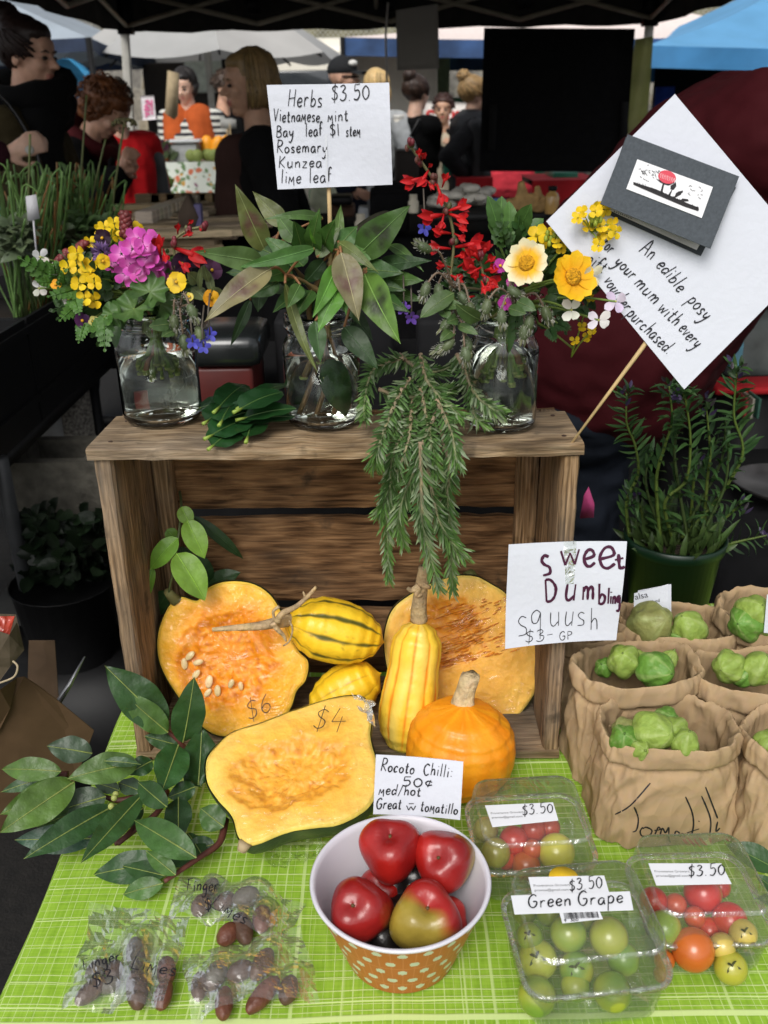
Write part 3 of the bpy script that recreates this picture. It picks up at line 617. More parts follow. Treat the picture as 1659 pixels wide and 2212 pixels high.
# right part: black display stands with goods
def goods(lo_px, hi_px, y, d, mat, name, label, cat, group=None, bev=.01):
    a, b_ = aty(*lo_px, y), aty(*hi_px, y); q = MB(); q.box((min(a.x, b_.x), y, min(a.z, b_.z)), (max(a.x, b_.x), y + d, max(a.z, b_.z)), bev=bev); return tag(q.build(name, mat), label, cat, group)
goods((800, 505), (884, 415), 3.2, .25, BLK, 'display_plinth', 'tall black display plinth right of the herb sign stick', 'plinth')
goods((808, 425), (878, 398), 3.3, .2, BLK, 'display_block', 'black display block on top of the tall plinth', 'plinth')
goods((855, 400), (905, 325), 5.0, .3, M('dark_wood_box', (.02, .012, .009), .6), 'dark_cabinet', 'dark brown cabinet behind the black plinths', 'cabinet')
goods((712, 444), (760, 424), 3.6, .15, BLKP, 'black_tray', 'black tray under the herb sign beside its stick', 'tray')
goods((715, 470), (765, 444), 3.7, .15, M('brown_box', (.10, .05, .03), .7), 'brown_box', 'brown box beneath the black tray', 'box')
goods((905, 480), (1180, 458), 3.0, .3, M('shelf_black', (.012, .012, .012), .6), 'goods_shelf', 'low black shelf carrying shells, ginger and bottles', 'shelf')
zs = aty(1000, 458, 3.0).z
def lathe_thing(name, u, v0, v1, y, prof, mat, label, cat, group=None, capmat=None, capz=.8):
    a, b_ = aty(u, v1, y), aty(u, v0, y); h = b_.z - a.z; root = thing(name, a, label, cat, group)
    q = MB(); q.lathe([(r_ * h, z * h) for r_, z in prof], 18, a); q.build('body', mat, root)
    if capmat: q = MB(); q.lathe([(.16 * h, capz * h), (.17 * h, capz * h), (.17 * h, h), (0, h)], 14, a); q.build('cap', capmat, root)
    return root
lathe_thing('lotion_bottle', 1191, 402, 462, 2.95, [(0, 0), (.25, 0), (.27, .05), (.27, .6), (.2, .75), (.12, .8), (.12, .86), (0, .86)], M('honey_bottle', (.50, .30, .10), .2, spec=.6), 'bottle of amber lotion with black cap at right of the shelf', 'bottle', None, BLKP, .84)
for u, v0, v1, y, l in ((893, 420, 460, 3.0, 'squat cream jar right of the black plinth'), (780, 462, 508, 3.05, 'white bottle left of the tall black plinth')):
    lathe_thing('cream_jar', u, v0, v1, y, [(0, 0), (.28, 0), (.3, .05), (.3, .62), (.22, .7), (.22, 1), (0, 1)], M('cream_jar', (.62, .57, .45), .5), l, 'jar')
goods((775, 505), (798, 448), 3.4, .1, M('pale_pack', (.40, .42, .44), .6), 'pale_packet', 'pale grey packet beside the white bottle', 'packet')
random.seed(5)
for k in range(34):
    u = rnd(935, 1052); p = aty(u, 452, 3.05 + rnd(0, .2)); p.z = zs + rnd(.01, .045) + (.02 if 975 < u < 1020 else 0); q = MB(); q.ball(p, (.03, .02, .014), 9, 6, Mx=Matrix.Rotation(rnd(0, 6), 3, 'Z'), fn=lambda z: 1 + .2 * noise.noise(z * 3 + p * 50)); tag(q.build('shell', M('shell_white', (.58, .55, .48), .5, .25, 20)), 'pale shell in the heap on the black shelf', 'shell', 'shells heaped on the black shelf')
for u, v, r_, l in ((1128, 450, .045, 'knobbly tan ginger root, large piece left of the amber bottle'), (1162, 452, .038, 'smaller knobbly tan root beside the amber bottle')):
    p = aty(u, v, 3.0); q = MB(); p.z = zs; blob(q, [(p + Vector((-r_ * .8, 0, r_ * .4)), p + Vector((r_ * .8, 0, r_ * .4)), r_ * .5, r_ * .45), (p + Vector((0, 0, r_ * .3)), p + Vector((-r_ * .1, 0, r_ * 1.7)), r_ * .5, r_ * .3), (p + Vector((r_ * .5, 0, r_ * .8)), p + Vector((r_, -.01, r_ * .9)), r_ * .35, r_ * .25)], voxel=.006, it=2, disp=lambda z: .004 * noise.noise(z * 90)); tag(q.build('ginger_root', M('ginger', (.42, .26, .10), .8, .3, 40)), l, 'root')
# red cloth tables beyond and green crates
for (u0, u1, v0, v1, y, l) in ((985, 1065, 385, 460, 6.2, 'red cloth covered table behind the scarlet sage'), (1150, 1300, 390, 460, 6.0, 'red cloth covered table left of the white diamond sign')):
    a, b_ = aty(u0, v0, y), aty(u1, v0, y); root = thing('red_table', ((a.x + b_.x) / 2, y + .3, 0), l, 'table', 'red cloth tables'); q = MB()
    q.grid(lambda u, v: Vector((lerp(a.x, b_.x, u), y + .03 * sin(u * 20) * v, lerp(a.z, .25, v))), 30, 5); q.grid(lambda u, v: Vector((lerp(a.x, b_.x, u), y + .6 * v, a.z)), 4, 4); q.build('cloth', M('red_cloth', (.50, .012, .018), .8, .2, 8), root)
    q = MB(); q.box((a.x + .02, y + .05, a.z - .04), (b_.x - .02, y + .58, a.z - .003)); q.build('table_top', BLKP, root)
for u0, u1, v0, v1, y, l in ((1195, 1250, 392, 372, 6.2, 'teal green plastic crate on right red table'), (960, 1015, 385, 345, 6.6, 'green and white crate behind the heart print woman')):
    goods((u0, v0), (u1, v1), y, .3, M('teal_plastic', (.02, .22, .13), .4), 'plastic_crate', l, 'crate')
for u0, u1, v0, v1, l in ((618, 640, 450, 408, 'bright green bag at left below the herb sign'), (668, 688, 450, 408, 'bright green bag at right below the herb sign')):
    goods((u0, v0), (u1, v1), 4.6, .06, M('green_bag', (.02, .36, .07), .6), 'green_bag', l, 'bag', bev=.02)
p = aty(700, 430, 4.4); q = MB(); blob(q, [], [(p, (.07, .05, .075), None)], voxel=.012, disp=lambda z: .012 * noise.noise(z * 25)); tag(q.build('produce_bag', M('bag_pale', (.55, .58, .40), .4, .3, 14)), 'pale clear bag of produce behind the sign stick', 'bag')
# ------------------------------------------------ dark things close behind the crate
def openbox(name, lo, hi, th, mat, label, cat, group=None, ribs=False):
    lo, hi = Vector(lo), Vector(hi); q = MB(); q.box(lo, (hi.x, hi.y, lo.z + th)); q.box((lo.x, lo.y, lo.z + th), (hi.x, lo.y + th, hi.z)); q.box((lo.x, hi.y - th, lo.z + th), (hi.x, hi.y, hi.z)); q.box((lo.x, lo.y + th, lo.z + th), (lo.x + th, hi.y - th, hi.z)); q.box((hi.x - th, lo.y + th, lo.z + th), (hi.x, hi.y - th, hi.z))
    root = thing(name, ((lo.x + hi.x) / 2, (lo.y + hi.y) / 2, lo.z), label, cat, group); q.build('shell', mat, root, smooth=False)
    q = MB()
    for z in (hi.z - .03, lo.z + .05): q.box((hi.x + .001, lo.y - .004, z), (hi.x + .008, hi.y + .004, z + .015)); q.box((lo.x, lo.y - .008, z), (hi.x, lo.y - .001, z + .015))
    q.build('ribs', mat, root, smooth=False); return root
zc = aty(240, 770, 2.6).z; XC = aty(240, 770, 2.6).x
openbox('black_crate', (-1.5, 1.42, zc), (XC, 2.005, zc + .23), .008, BLKP, 'black plastic crate under the left flowers, nearer one', 'crate', 'black plastic crates holding potted herbs')
openbox('black_crate', (-1.5, 2.015, zc), (XC, 2.6, zc + .23), .008, BLKP, 'black plastic crate of herbs, farther one of the two', 'crate', 'black plastic crates holding potted herbs')
hb = thing('herb_bench', (-1, 1.85, 0), 'black bench with grey metal leg under the herb crates', 'bench'); q = MB(); q.box((-1.52, 1.38, zc - .03), (XC, 2.62, zc - .001)); q.build('bench_top', BLKP, hb)
for x, y in ((-1.45, 1.45), (-1.45, 2.5), (XC - .05, 2.55)): q = MB(); q.tube([(x, y, 0), (x, y, zc - .03)], .018, 8); q.build('leg', BLKP, hb)
q = MB(); q.tube([aty(0, 990, 1.75), aty(40, 1190, 1.8), aty(82, 1395, 1.9)], .016, 10); q.build('leg', M('grey_leg', (.04, .042, .045), .5), hb)
CONC = M('concrete', (.10, .093, .075), .9, .35, 30, .5, 80)
def besser(x0, y0, z0, label):
    w_, d, h, th = .39, .19, .19, .03; root = thing('concrete_block', (x0 + w_ / 2, y0 + d / 2, z0), label, 'concrete block', 'hollow concrete blocks'); q = MB()
    for lo, hi in (((0, 0), (w_, th)), ((0, d - th), (w_, d)), ((0, th), (th, d - th)), ((w_ - th, th), (w_, d - th)), ((w_ / 2 - th / 2, th), (w_ / 2 + th / 2, d - th))): q.box((x0 + lo[0], y0 + lo[1], z0), (x0 + hi[0], y0 + hi[1], z0 + h))
    q.build('block', CONC, root, smooth=False)
a = aty(20, 985, 2.05); zb = a.z
besser(a.x, 2.0, zb - .19, 'hollow concrete block at left, its two cells open upward'); besser(a.x + .395, 2.0, zb - .19, 'hollow concrete block next to the crate, partly hidden'); besser(a.x + .1, 2.0, zb - .383, 'hollow concrete block underneath the two others')
q = MB(); q.box((a.x - .1, 1.98, 0), (a.x + .9, 2.24, zb - .384)); tag(q.build('stacked_plinth', M('dark_plinth', (.03, .03, .028), .9)), 'dark plinth under the hollow concrete blocks', 'plinth')
q = MB(); p = aty(160, 930, 2.45); q.tube([(p.x, 2.45, 0), (p.x, 2.45, zc - .03)], .055, 16); tag(q.build('concrete_post', M('concrete_pebbled', (.19, .175, .15), .9, .8, 130, .4, 130)), 'pebbled concrete post standing behind the hollow block', 'post')
q = MB(); p = aty(105, 940, 2.4); q.tube([(p.x, 2.42, 0), (p.x, 2.42, zc - .03)], .05, 16); tag(q.build('white_pipe', M('pipe_grey', (.33, .33, .32), .6)), 'pale plastic pipe beside the pebbled post', 'pipe')
# low dark plants under the bench
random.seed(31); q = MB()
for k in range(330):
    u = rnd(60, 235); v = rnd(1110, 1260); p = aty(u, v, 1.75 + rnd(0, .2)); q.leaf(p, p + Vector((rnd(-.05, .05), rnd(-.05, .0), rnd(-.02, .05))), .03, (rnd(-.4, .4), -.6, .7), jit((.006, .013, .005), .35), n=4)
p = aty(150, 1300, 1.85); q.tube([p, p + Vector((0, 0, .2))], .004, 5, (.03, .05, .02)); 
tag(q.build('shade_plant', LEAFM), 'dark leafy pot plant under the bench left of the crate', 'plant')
q = MB(); p = aty(150, 1330, 1.85); q.lathe([(.09, -.1), (.115, .09), (.12, .09), (.105, .08), (0, .07)], 24, p); tag(q.build('plant_pot', BLKP), 'black pot of the shaded plant under the bench', 'pot')
q = MB(); q.box((p.x - .3, 1.7, 0), (p.x + .35, 2.0, p.z - .1)); tag(q.build('low_box', BLKP), 'low black box under the shaded plant', 'box')
# cash box with black lid
p0, p1 = aty(428, 860, 1.45), aty(548, 740, 1.45)
cb = thing('tool_box', ((p0.x + p1.x) / 2, 1.52, p0.z), 'dark red box with rounded black lid behind the left jar', 'box'); q = MB(); q.box((p0.x, 1.45, p0.z - .02), (p1.x - .005, 1.6, aty(480, 795, 1.45).z), bev=.006); q.build('body', M('box_red', (.075, .012, .010), .4), cb)
q = MB(); q.box((p0.x - .008, 1.44, aty(480, 795, 1.45).z), (p1.x + .01, 1.61, aty(480, 725, 1.45).z), bev=.018); q.build('lid', M('lid_black', (.012, .014, .014), .22, spec=.6), cb)
st = thing('side_stand', (-.05, 1.6, 0), 'black cloth covered stand close behind the wooden crate', 'stand'); zz = p0.z - .022
q = MB(); q.box((-.40, 1.42, .0), (.25, 1.95, zz), bev=.01); q.build('body', BLK, st)
for u0, u1, v0, v1, y, l in ((600, 640, 860, 690, 1.55, 'black upright bin behind the mint jar'), (903, 1040, 840, 690, 1.5, 'charcoal grey board behind the rosemary'), (700, 850, 840, 660, 1.7, 'black box behind the mint jar')):
    goods((u0, v0), (u1, v1), y, .1, M('charcoal', (.009, .009, .010), .8, spec=.15), 'dark_box', l, 'box')
# kraft bags lower left
KR = crease(M('kraft_paper', (.085, .052, .028), .85, .12, 30, spec=.1), 9, .35, .008)
def papersheet(root, name, px, y, mat=None):
    q = MB(); P = [aty(u, v, yy) for (u, v), yy in zip(px, y)]; q.prism(P, (.0, .0012, 0)); return q.build(name, mat or KR, root, smooth=False)
kb = thing('kraft_bag', aty(60, 1780, 1.05), 'large open brown kraft paper bag standing on the ground beside the table at left', 'paper bag')
papersheet(kb, 'front_panel', [(-60, 1800), (-60, 1640), (0, 1559), (37, 1464), (52, 1462), (86, 1484), (124, 1513), (203, 1578), (190, 1617), (165, 1680), (120, 1760), (0, 1800)], [1.0, 1.0, 1.0, 1.02, 1.02, 1.03, 1.04, 1.05, 1.05, 1.04, 1.02, 1.0])
papersheet(kb, 'side_panel', [(203, 1578), (190, 1617), (165, 1680), (120, 1760), (140, 1750), (178, 1640)], [1.052, 1.052, 1.042, 1.022, 1.16, 1.18])
papersheet(kb, 'fold', [(-60, 1530), (0, 1490), (37, 1464), (22, 1530), (0, 1575), (-60, 1660)], [.985, .985, 1.016, 1.0, .995, .985])
papersheet(kb, 'back_panel', [(62, 1384), (118, 1384), (126, 1500), (178, 1640), (86, 1490), (60, 1470)], [1.19, 1.19, 1.19, 1.19, 1.19, 1.19], crease(M('kraft_inside', (.07, .042, .022), .85), 14, .5, .01))
kb = thing('kraft_bag', aty(0, 1480, .97), 'small kraft bag with red foil showing at the left edge', 'paper bag'); KD = crease(M('kraft_dark', (.085, .065, .04), .85), 18, .6, .01)
papersheet(kb, 'front_panel', [(-60, 1345), (20, 1372), (36, 1345), (52, 1405), (22, 1440), (0, 1470), (-60, 1510)], [.97, .97, .99, .99, .98, .97, .97], KD)
papersheet(kb, 'back_panel', [(-60, 1325), (34, 1328), (52, 1405), (0, 1440), (-60, 1440)], [1.06, 1.05, 1.0, 1.06, 1.06], KD)
q = MB(); q.tube(smooth([aty(0, 1475, .965), aty(30, 1462, .962), aty(38, 1440, .965), aty(28, 1428, .97)], 6), .0013, 6); q.build('string_handle', M('string', (.35, .28, .18), .8), kb)
fp = thing('foil_packet', aty(0, 1390, .985), 'shiny red foil packet at the left edge', 'packet'); papersheet(fp, 'foil', [(-60, 1332), (31, 1332), (20, 1374), (0, 1397), (-60, 1410)], [1.0, 1.01, .985, .98, .985], crease(M('red_foil', (.35, .04, .02), .25, .3, 30, spec=.6), 40, 1, .01))
q = MB(); q.tube([aty(118, 1530, 1.1), aty(150, 1480, 1.12), aty(183, 1418, 1.14)], [.005, .004, .001], 6); tag(q.build('knife', M('blade', (.25, .25, .26), .3, metal=.8)), 'thin knife blade standing in the kraft bag', 'knife')
# right background: grey bag, red strip, books, pink card, foil tray
goods((1560, 830), (1760, 690), 2.6, .2, M('grey_green_bag', (.16, .18, .17), .6, .4, 9), 'stuff_sack', 'grey green sack at the right edge behind the white sign', 'bag', bev=.05)
goods((1575, 800), (1612, 735), 2.55, .05, M('cyan_bag', (.14, .36, .46), .5), 'cyan_bag', 'small light blue bag beside the grey sack', 'bag', bev=.015)
a, b_ = aty(1545, 855, 2.4), aty(1800, 830, 2.4)
q = MB(); q.box((a.x, 2.4, a.z - .0), (b_.x, 2.52, a.z + .02), bev=.008); tag(q.build('red_shelf', M('red_cloth', None)), 'strip of red cloth on the shelf at right edge', 'shelf cloth')
q = MB(); q.box((a.x, 2.42, 0), (b_.x, 3.0, a.z - .003)); tag(q.build('shelf_unit', BLKP), 'black shelf unit under the red cloth at right', 'shelf')
for k, (c, l) in enumerate((((.3, .03, .03), 'dark red'), ((.35, .33, .26), 'cream'), ((.05, .14, .10), 'dark green'))):
    goods((1606 + k * 14, 905), (1618 + k * 14, 862), 2.3, .08, M('book_' + l.replace(' ', '_'), c, .6), 'book', l + ' upright book on the shelf at the right edge', 'book', 'books on the right shelf', bev=.002)
q = MB(); P = [aty(u, v, 1.12) for u, v in ((1253, 1120), (1262, 1072), (1272, 1055), (1284, 1090), (1283, 1118))]; q.prism(P, (0, .002, .002)); tag(q.build('pink_card', M('pink_card', (.50, .06, .20), .7)), 'bright pink card poking out beside the crate', 'card')
q = MB(); q.lathe([(.075, 0), (.095, .015), (.09, .015), (.07, .004), (0, .003)], 30, aty(1690, 1055, 1.6)); tag(q.build('foil_tray', M('tray_plastic', (.035, .033, .033), .4, .6, 16, spec=.4)), 'shiny shallow plastic tray at the right edge behind the pot', 'tray')
q = MB(); p = aty(1680, 1075, 1.6); q.box((p.x - .15, 1.45, 0), (p.x + .4, 1.9, p.z - .012)); tag(q.build('tray_stand', BLK), 'black stand under the shallow plastic tray', 'stand')
# ================================================================ people
SK = {'fair': (.66, .42, .31), 'warm': (.62, .36, .25), 'tan': (.50, .29, .19)}
def skinmat(k): return M('skin_' + k, SK[k], .5, .12, 30, .1, 200, sss=.15)
def clothmat(name, c, **kw): return M('clothing_' + name, c, kw.pop('r', .85), kw.pop('var', .2), kw.pop('vs', 10), kw.pop('bump', .3), kw.pop('bs', 25), spec=.15, **kw)
HAIRM = M('hair', None, .45, .2, 60, spec=.4)
def person(label, u, v, y, yaw=0, lean=0, hem=None, H=None, hy=0, hp=0, la=None, ra=None, skin='fair', top=None, bot=None, hair='short', hc=(.03, .018, .01), vox=.010, bulk=1.0, fine=True, long_=.0, skirt=False, sleeves=True, topfold=.006, armless=False):
    hd = aty(u, v, y); f = Vector((cos(yaw), sin(yaw), 0)); s = Vector((-sin(yaw), cos(yaw), 0)); up = Vector((0, 0, 1))
    if H is None: H = hd.z / .925
    def loc(a, b_, c):
        a, c = a * H, c * H
        if c > .53 * H:
            d = c - .53 * H; a, c = a * cos(lean) + d * sin(lean), .53 * H + d * cos(lean) - a * sin(lean)
        return (a, b_ * H, c)
    h0 = loc(.02, 0, .925); base = Vector((hd.x, hd.y, 0)) - f * h0[0] - s * h0[1]
    def P(a, b_, c): q = loc(a, b_, c); return base + f * q[0] + s * q[1] + up * q[2]
    root = thing('person', base, label, 'person')
    HL = .130 * H; fl = (f * cos(hy) + s * sin(hy)); sl_ = up.cross(fl); ph = -hp; fh = fl * cos(ph) + up * sin(ph); uh = up * cos(ph) - fl * sin(ph); Hc = P(.02, 0, .925)
    def h(a, b_, c): return Hc + (fh * a + sl_ * b_ + uh * c) * HL
    Mh = Matrix((fh, sl_, uh)).transposed(); E = lambda a, b_, c, r_: (h(a, b_, c), tuple(x * HL for x in r_), Mh)
    C = []; X = []
    cap = lambda p, q, r0, r1: (p, q, r0 * H, r1 * H)
    torso = [cap(P(0, -.045, .52), P(0, .045, .52), .072 * bulk, .072 * bulk), cap(P(0, -.03, .62), P(0, .03, .62), .064 * bulk, .064 * bulk), cap(P(0, -.03, .53), P(0, -.035, .74), .062 * bulk, .066 * bulk), cap(P(0, .03, .53), P(0, .035, .74), .062 * bulk, .066 * bulk), cap(P(-.01, -.095, .80), P(-.01, .095, .80), .036 * bulk, .036 * bulk), cap(P(.0, -.04, .76), P(.0, .04, .76), .058 * bulk, .058 * bulk)]
    neck = [(P(-.005, 0, .80), h(-.08, 0, -.2), .038 * H, .19 * HL)]
    legs = []
    for k in (-1, 1): legs += [cap(P(0, .05 * k, .50), P(.01, .052 * k, .28), .052, .036), cap(P(.01, .052 * k, .28), P(-.01, .052 * k, .045), .035, .022), cap(P(-.02, .052 * k, .022), P(.09, .06 * k, .016), .020, .014)]
    head = [E(-.06, 0, .12, (.41, .325, .375)), E(.08, 0, -.14, (.27, .245, .32)), E(.19, 0, -.39, (.12, .12, .095)), E(.24, .14, -.1, (.10, .1, .11)), E(.24, -.14, -.1, (.10, .1, .11)), E(-.03, .315, -.04, (.075, .035, .12)), E(-.03, -.315, -.04, (.075, .035, .12)), E(.27, 0, .16, (.09, .2, .14))]
    hcap = [(h(.32, 0, .06), h(.44, 0, -.10), .03 * HL, .052 * HL), (h(.30, -.12, .09), h(.30, .12, .09), .055 * HL, .055 * HL), (h(.335, -.07, -.235), h(.335, .07, -.235), .035 * HL, .035 * HL), (h(.31, -.06, -.285), h(.31, .06, -.285), .035 * HL, .035 * HL), (h(.38, -.04, -.11), h(.38, .04, -.11), .038 * HL, .038 * HL)]
    arms = []; hands = []; acc = []
    for k, tg in ((1, la), (-1, ra)):
        if armless: continue
        S = P(-.01, .105 * k, .80); W = tg if isinstance(tg, Vector) else (base + f * (tg[0] * H) + s * (tg[1] * H) + up * (tg[2] * H) if tg else P(.03, .15 * k, .50))
        d = W - S; L1, L2 = .175 * H, .155 * H; D = min(d.length, (L1 + L2) * .995); d = d.normalized(); W = S + d * D
        a = (L1 * L1 - L2 * L2 + D * D) / (2 * D); hh = sqrt(max(0, L1 * L1 - a * a)); pole = Vector((0, 0, -1)) - f * .5 + s * (k * .4); pole = (pole - d * pole.dot(d)).normalized(); Eb = S + d * a + pole * hh
        arms += [(S, Eb, .036 * H * bulk ** .5, .027 * H), (Eb, W - (W - Eb).normalized() * .012 * H, .027 * H, .0215 * H)]
        acc += [(S, Eb, .031 * H, .024 * H), (Eb, W, .024 * H, .015 * H)]
        fd = (W - Eb).normalized(); n = (s * -k); n = (n - fd * n.dot(fd)).normalized(); sd = fd.cross(n) * (1 if k > 0 else -1)
        q = H / 1.7; hands += [(W + fd * .01, W + fd * .075 * q + sd * .022 * q, .014 * q, .012 * q), (W + fd * .01, W + fd * .078 * q - sd * .02 * q, .014 * q, .011 * q), (W, W + fd * .08 * q, .016 * q, .013 * q)]
        for i in range(4):
            b0 = W + fd * .08 * q + sd * ((1.5 - i) * .0185 * q); l1 = (.036, .042, .040, .030)[i] * q; d1 = (fd + n * .45).normalized(); d2 = (fd * .35 + n).normalized()
            hands += [(b0, b0 + d1 * l1, .0088 * q, .0082 * q), (b0 + d1 * l1, b0 + d1 * l1 + d2 * l1 * .9, .0082 * q, .0066 * q)]
        t0 = W + fd * .025 * q + sd * .03 * q; t1 = t0 + (fd * .6 + sd * .5 + n * .4).normalized() * .036 * q; hands += [(t0, t1, .0115 * q, .0095 * q), (t1, t1 + (fd + n * .5).normalized() * .028 * q, .0095 * q, .007 * q)]
    body = MB(); blob(body, torso + neck + legs + hcap + acc + hands, head, vox, 3)
    for i, fc in enumerate(body.f):
        c = sum((body.v[j] for j in fc), Vector()) / len(fc) - Hc; a, b_, z = c.dot(fh) / HL, c.dot(sl_) / HL, c.dot(uh) / HL
        if a > .33 and abs(b_) < .11 and -.315 < z < -.205: body.m[i] = 1
    body.build('body', [skinmat(skin), M('lips_' + skin, mixt(SK[skin], (.45, .08, .08), .55), .4)], root)
    for k in (-1, 1):
        q = MB(); q.ball(h(.335, .125 * k, .005), (.035 * HL, .06 * HL, .03 * HL), 10, 6, Mx=Mh); q.build('eye', M('eye_dark', (.025, .016, .012), .25, spec=.6), root)
        q = MB(); q.tube([h(.35, .06 * k, .085), h(.362, .13 * k, .105), h(.315, .20 * k, .08)], [.015 * HL, .016 * HL, .006 * HL], 5, hc); q.build('eyebrow', HAIRM, root)
    infl = lambda L_, e: [(p, q, r0 + e, r1 + e) for p, q, r0, r1 in L_]
    fold = lambda p: topfold * noise.noise(p * 11) + topfold * .6 * noise.noise(Vector((p.x * 22, p.y * 22, p.z * 34)))
    if top:
        q = MB(); TT = infl(torso[1:2] + [cap(P(.0, k * 1.4, .555), P(0, k, .74), .083 * bulk, .066 * bulk) for k in (-.03, .03)] + torso[4:] if hem else torso, .016) + ([] if hem else [cap(P(0, -.05, .49), P(0, .05, .49), .078 * bulk, .078 * bulk)]) + (infl(arms, .012) if sleeves else [])
        blob(q, TT, [], max(vox, .009), 3, disp=fold); q.build('top', top, root)
    if bot:
        q = MB()
        if skirt: TT = [cap(P(0, -.04, .52), P(0, -.05, .30), .078, .085), cap(P(0, .04, .52), P(0, .05, .30), .078, .085), cap(P(0, 0, .52), P(0, 0, .3), .07, .09)]
        else: TT = infl([l for i, l in enumerate(legs) if i % 3 < 2], .012) + infl(torso[:1], .012)
        blob(q, TT, [], max(vox, .010), 3, disp=fold); q.build('trousers' if not skirt else 'skirt', bot, root)
        q = MB(); blob(q, [l for i, l in enumerate(infl(legs, .007)) if i % 3 == 2], [], .009, 3); q.build('shoes', MATS['black_plastic'], root)
    # hair
    if hair:
        q = MB(); HE = lambda th, ph_, k=1.0: h(-.085 + .445 * k * cos(ph_) * cos(th), .37 * k * cos(ph_) * sin(th), .135 + .42 * k * sin(ph_)); NS = 260 if fine else 110
        base_e = [E(-.13, 0, .165, (.43, .365, .41)), E(.06, 0, .33, (.27, .29, .17))]
        if hair in ('long', 'bob'): base_e += [E(-.28, .0, -.10, (.24, .33, .36)), E(-.22, .27, -.02, (.17, .09, .3)), E(-.22, -.27, -.02, (.17, .09, .3))]
        if hair == 'curly': base_e = [E(-.15, 0, .16, (.44, .43, .43)), E(-.24, 0, -.08, (.34, .40, .34)), E(.06, .0, .34, (.30, .33, .18))]
        if hair == 'bun': base_e += [E(-.38, 0, .52, (.21, .21, .19)), E(-.3, 0, .3, (.22, .25, .22))]
        if hair != 'cap': blob(q, [], base_e, .009, 2, hc, disp=lambda p: .004 * noise.noise(p * 60) + (.012 * noise.noise(p * 45) if hair == 'curly' else 0))
        for k in range(NS):
            cc = jit(hc, .35); r_ = .0042 if fine else .007
            if hair in ('long', 'bob'):
                th = rnd(1.15, 2 * pi - 1.15); p0 = HE(th * .15 + pi * .85 * rnd(.2, 1), 1.35); pts = [p0] + [HE(th, lerp(1.2, -.15, t), 1.02) for t in (.3, .6, .85, 1)]
                dn = long_ * HL * rnd(.75, 1.05); e = pts[-1]; pts += [e - up * dn * .5 + (e - Hc).normalized() * .01, e - up * dn + (Hc - e).normalized() * .015]; q.tube(smooth(pts, 3), [r_] * 18 + [r_ * .3], 4, cc)
            elif hair == 'bun':
                th = rnd(.7, 2 * pi - .7); ph_ = rnd(-.5, .2); b1 = h(-.36 + rnd(-.1, .1), rnd(-.12, .12), .42 + rnd(-.05, .1)); m_ = HE(th * .6 + pi * .4, lerp(ph_, 1.0, .55), 1.03); q.tube(smooth([HE(th, ph_, 1.0), HE(lerp(th, pi, .25), lerp(ph_, .8, .4), 1.03), b1], 4), r_, 4, cc)
                if k % 4 == 0:
                    a0 = rnd(0, 6); q.tube([h(-.38 + .2 * cos(a0 + t) * cos(k), .2 * sin(a0 + t), .52 + .18 * sin(k) * cos(a0 + t)) for t in (0, .5, 1, 1.5)], r_, 4, cc)
            elif hair == 'curly':
                th = rnd(0, 2 * pi); zz = rnd(-.5, .95); d_ = Vector((cos(th) * sqrt(1 - zz * zz), sin(th) * sqrt(1 - zz * zz), zz))
                if d_.x > .45 and d_.z < .3: continue
                c0 = h(-.16 + .44 * d_.x, .43 * d_.y, .12 + .44 * d_.z); ax = Vector((rnd(-1, 1), rnd(-1, 1), rnd(-1, 1))).normalized(); e1 = ax.orthogonal().normalized(); e2 = ax.cross(e1); rr = rnd(.008, .017)
                q.tube([c0 + ax * (t * .004) + (e1 * cos(t) + e2 * sin(t)) * rr for t in [i * .8 for i in range(10)]], .0034, 4, cc)
            elif hair == 'short':
                th = rnd(.5, 2 * pi - .5); ph_ = rnd(-.25, 1.4); p0 = HE(th, ph_, 1.0); d_ = (p0 - Hc).normalized(); q.tube([p0, p0 + d_ * .012 - fh * .01, p0 + d_ * .016 - up * .016 - fh * .012], [r_, r_, r_ * .4], 4, cc)
        if hair == 'cap':
            q.ball(h(-.06, 0, .16), (.45 * HL, .36 * HL, .42 * HL), 20, 12, (.010, .011, .013), Mx=Mh, fn=lambda z: 1 if z.z > -.1 else .85)
            q.grid(lambda a, b_: h(.30 + .36 * b_ * (1 - .35 * (2 * a - 1) ** 2), (2 * a - 1) * .28, .20 - .05 * b_ - .08 * (2 * a - 1) ** 2), 10, 4, lambda a, b_: (.010, .011, .013)); q.build('cap', M('cap_cloth', None, .85, .1), root)
        else: q.build('hair', HAIRM, root)
    return root, P, h, H, HL
def scarf(root, P, H, mat, r_=.034, n=3, hang=None, name='scarf'):
    q = MB()
    for k in range(n):
        pts = [P(.0 + (.062 + .006 * k) * cos(a), (.068 + .005 * k) * sin(a), .835 + k * .016 + .018 * cos(a + 2.8 + k)) for a in [i * 2 * pi / 22 for i in range(23)]]
        q.tube(pts, [r_ * H * (.8 + .25 * noise.noise(p * 20)) for p in pts], 9)
    if hang: q.tube(smooth([P(*p) for p in hang], 5), [.045 * H * (.9 + .2 * sin(i)) for i in range(5 * (len(hang) - 1) + 1)], 9, flat=.5)
    o = q.build(name, mat, root)
random.seed(41)
BK = clothmat('black', (.0055, .0055, .006), r=.95); DARKJ = clothmat('dark_jeans', (.012, .014, .020)); OLV = clothmat('olive', (.034, .026, .011))
r_, P, h, H, HL = person('woman in olive jacket and thick black scarf with dark hair in a bun, facing right', 64, 122, 3.55, 0, 0, hy=-.25, hp=.12, skin='warm', top=OLV, bot=DARKJ, hair='bun', hc=(.020, .010, .008), vox=.006, la=(.14, .1, .56), ra=(.16, -.06, .54), topfold=.010)
scarf(r_, P, H, BK, hang=[(.045, -.07, .83), (.055, -.08, .74), (.065, -.07, .60)])
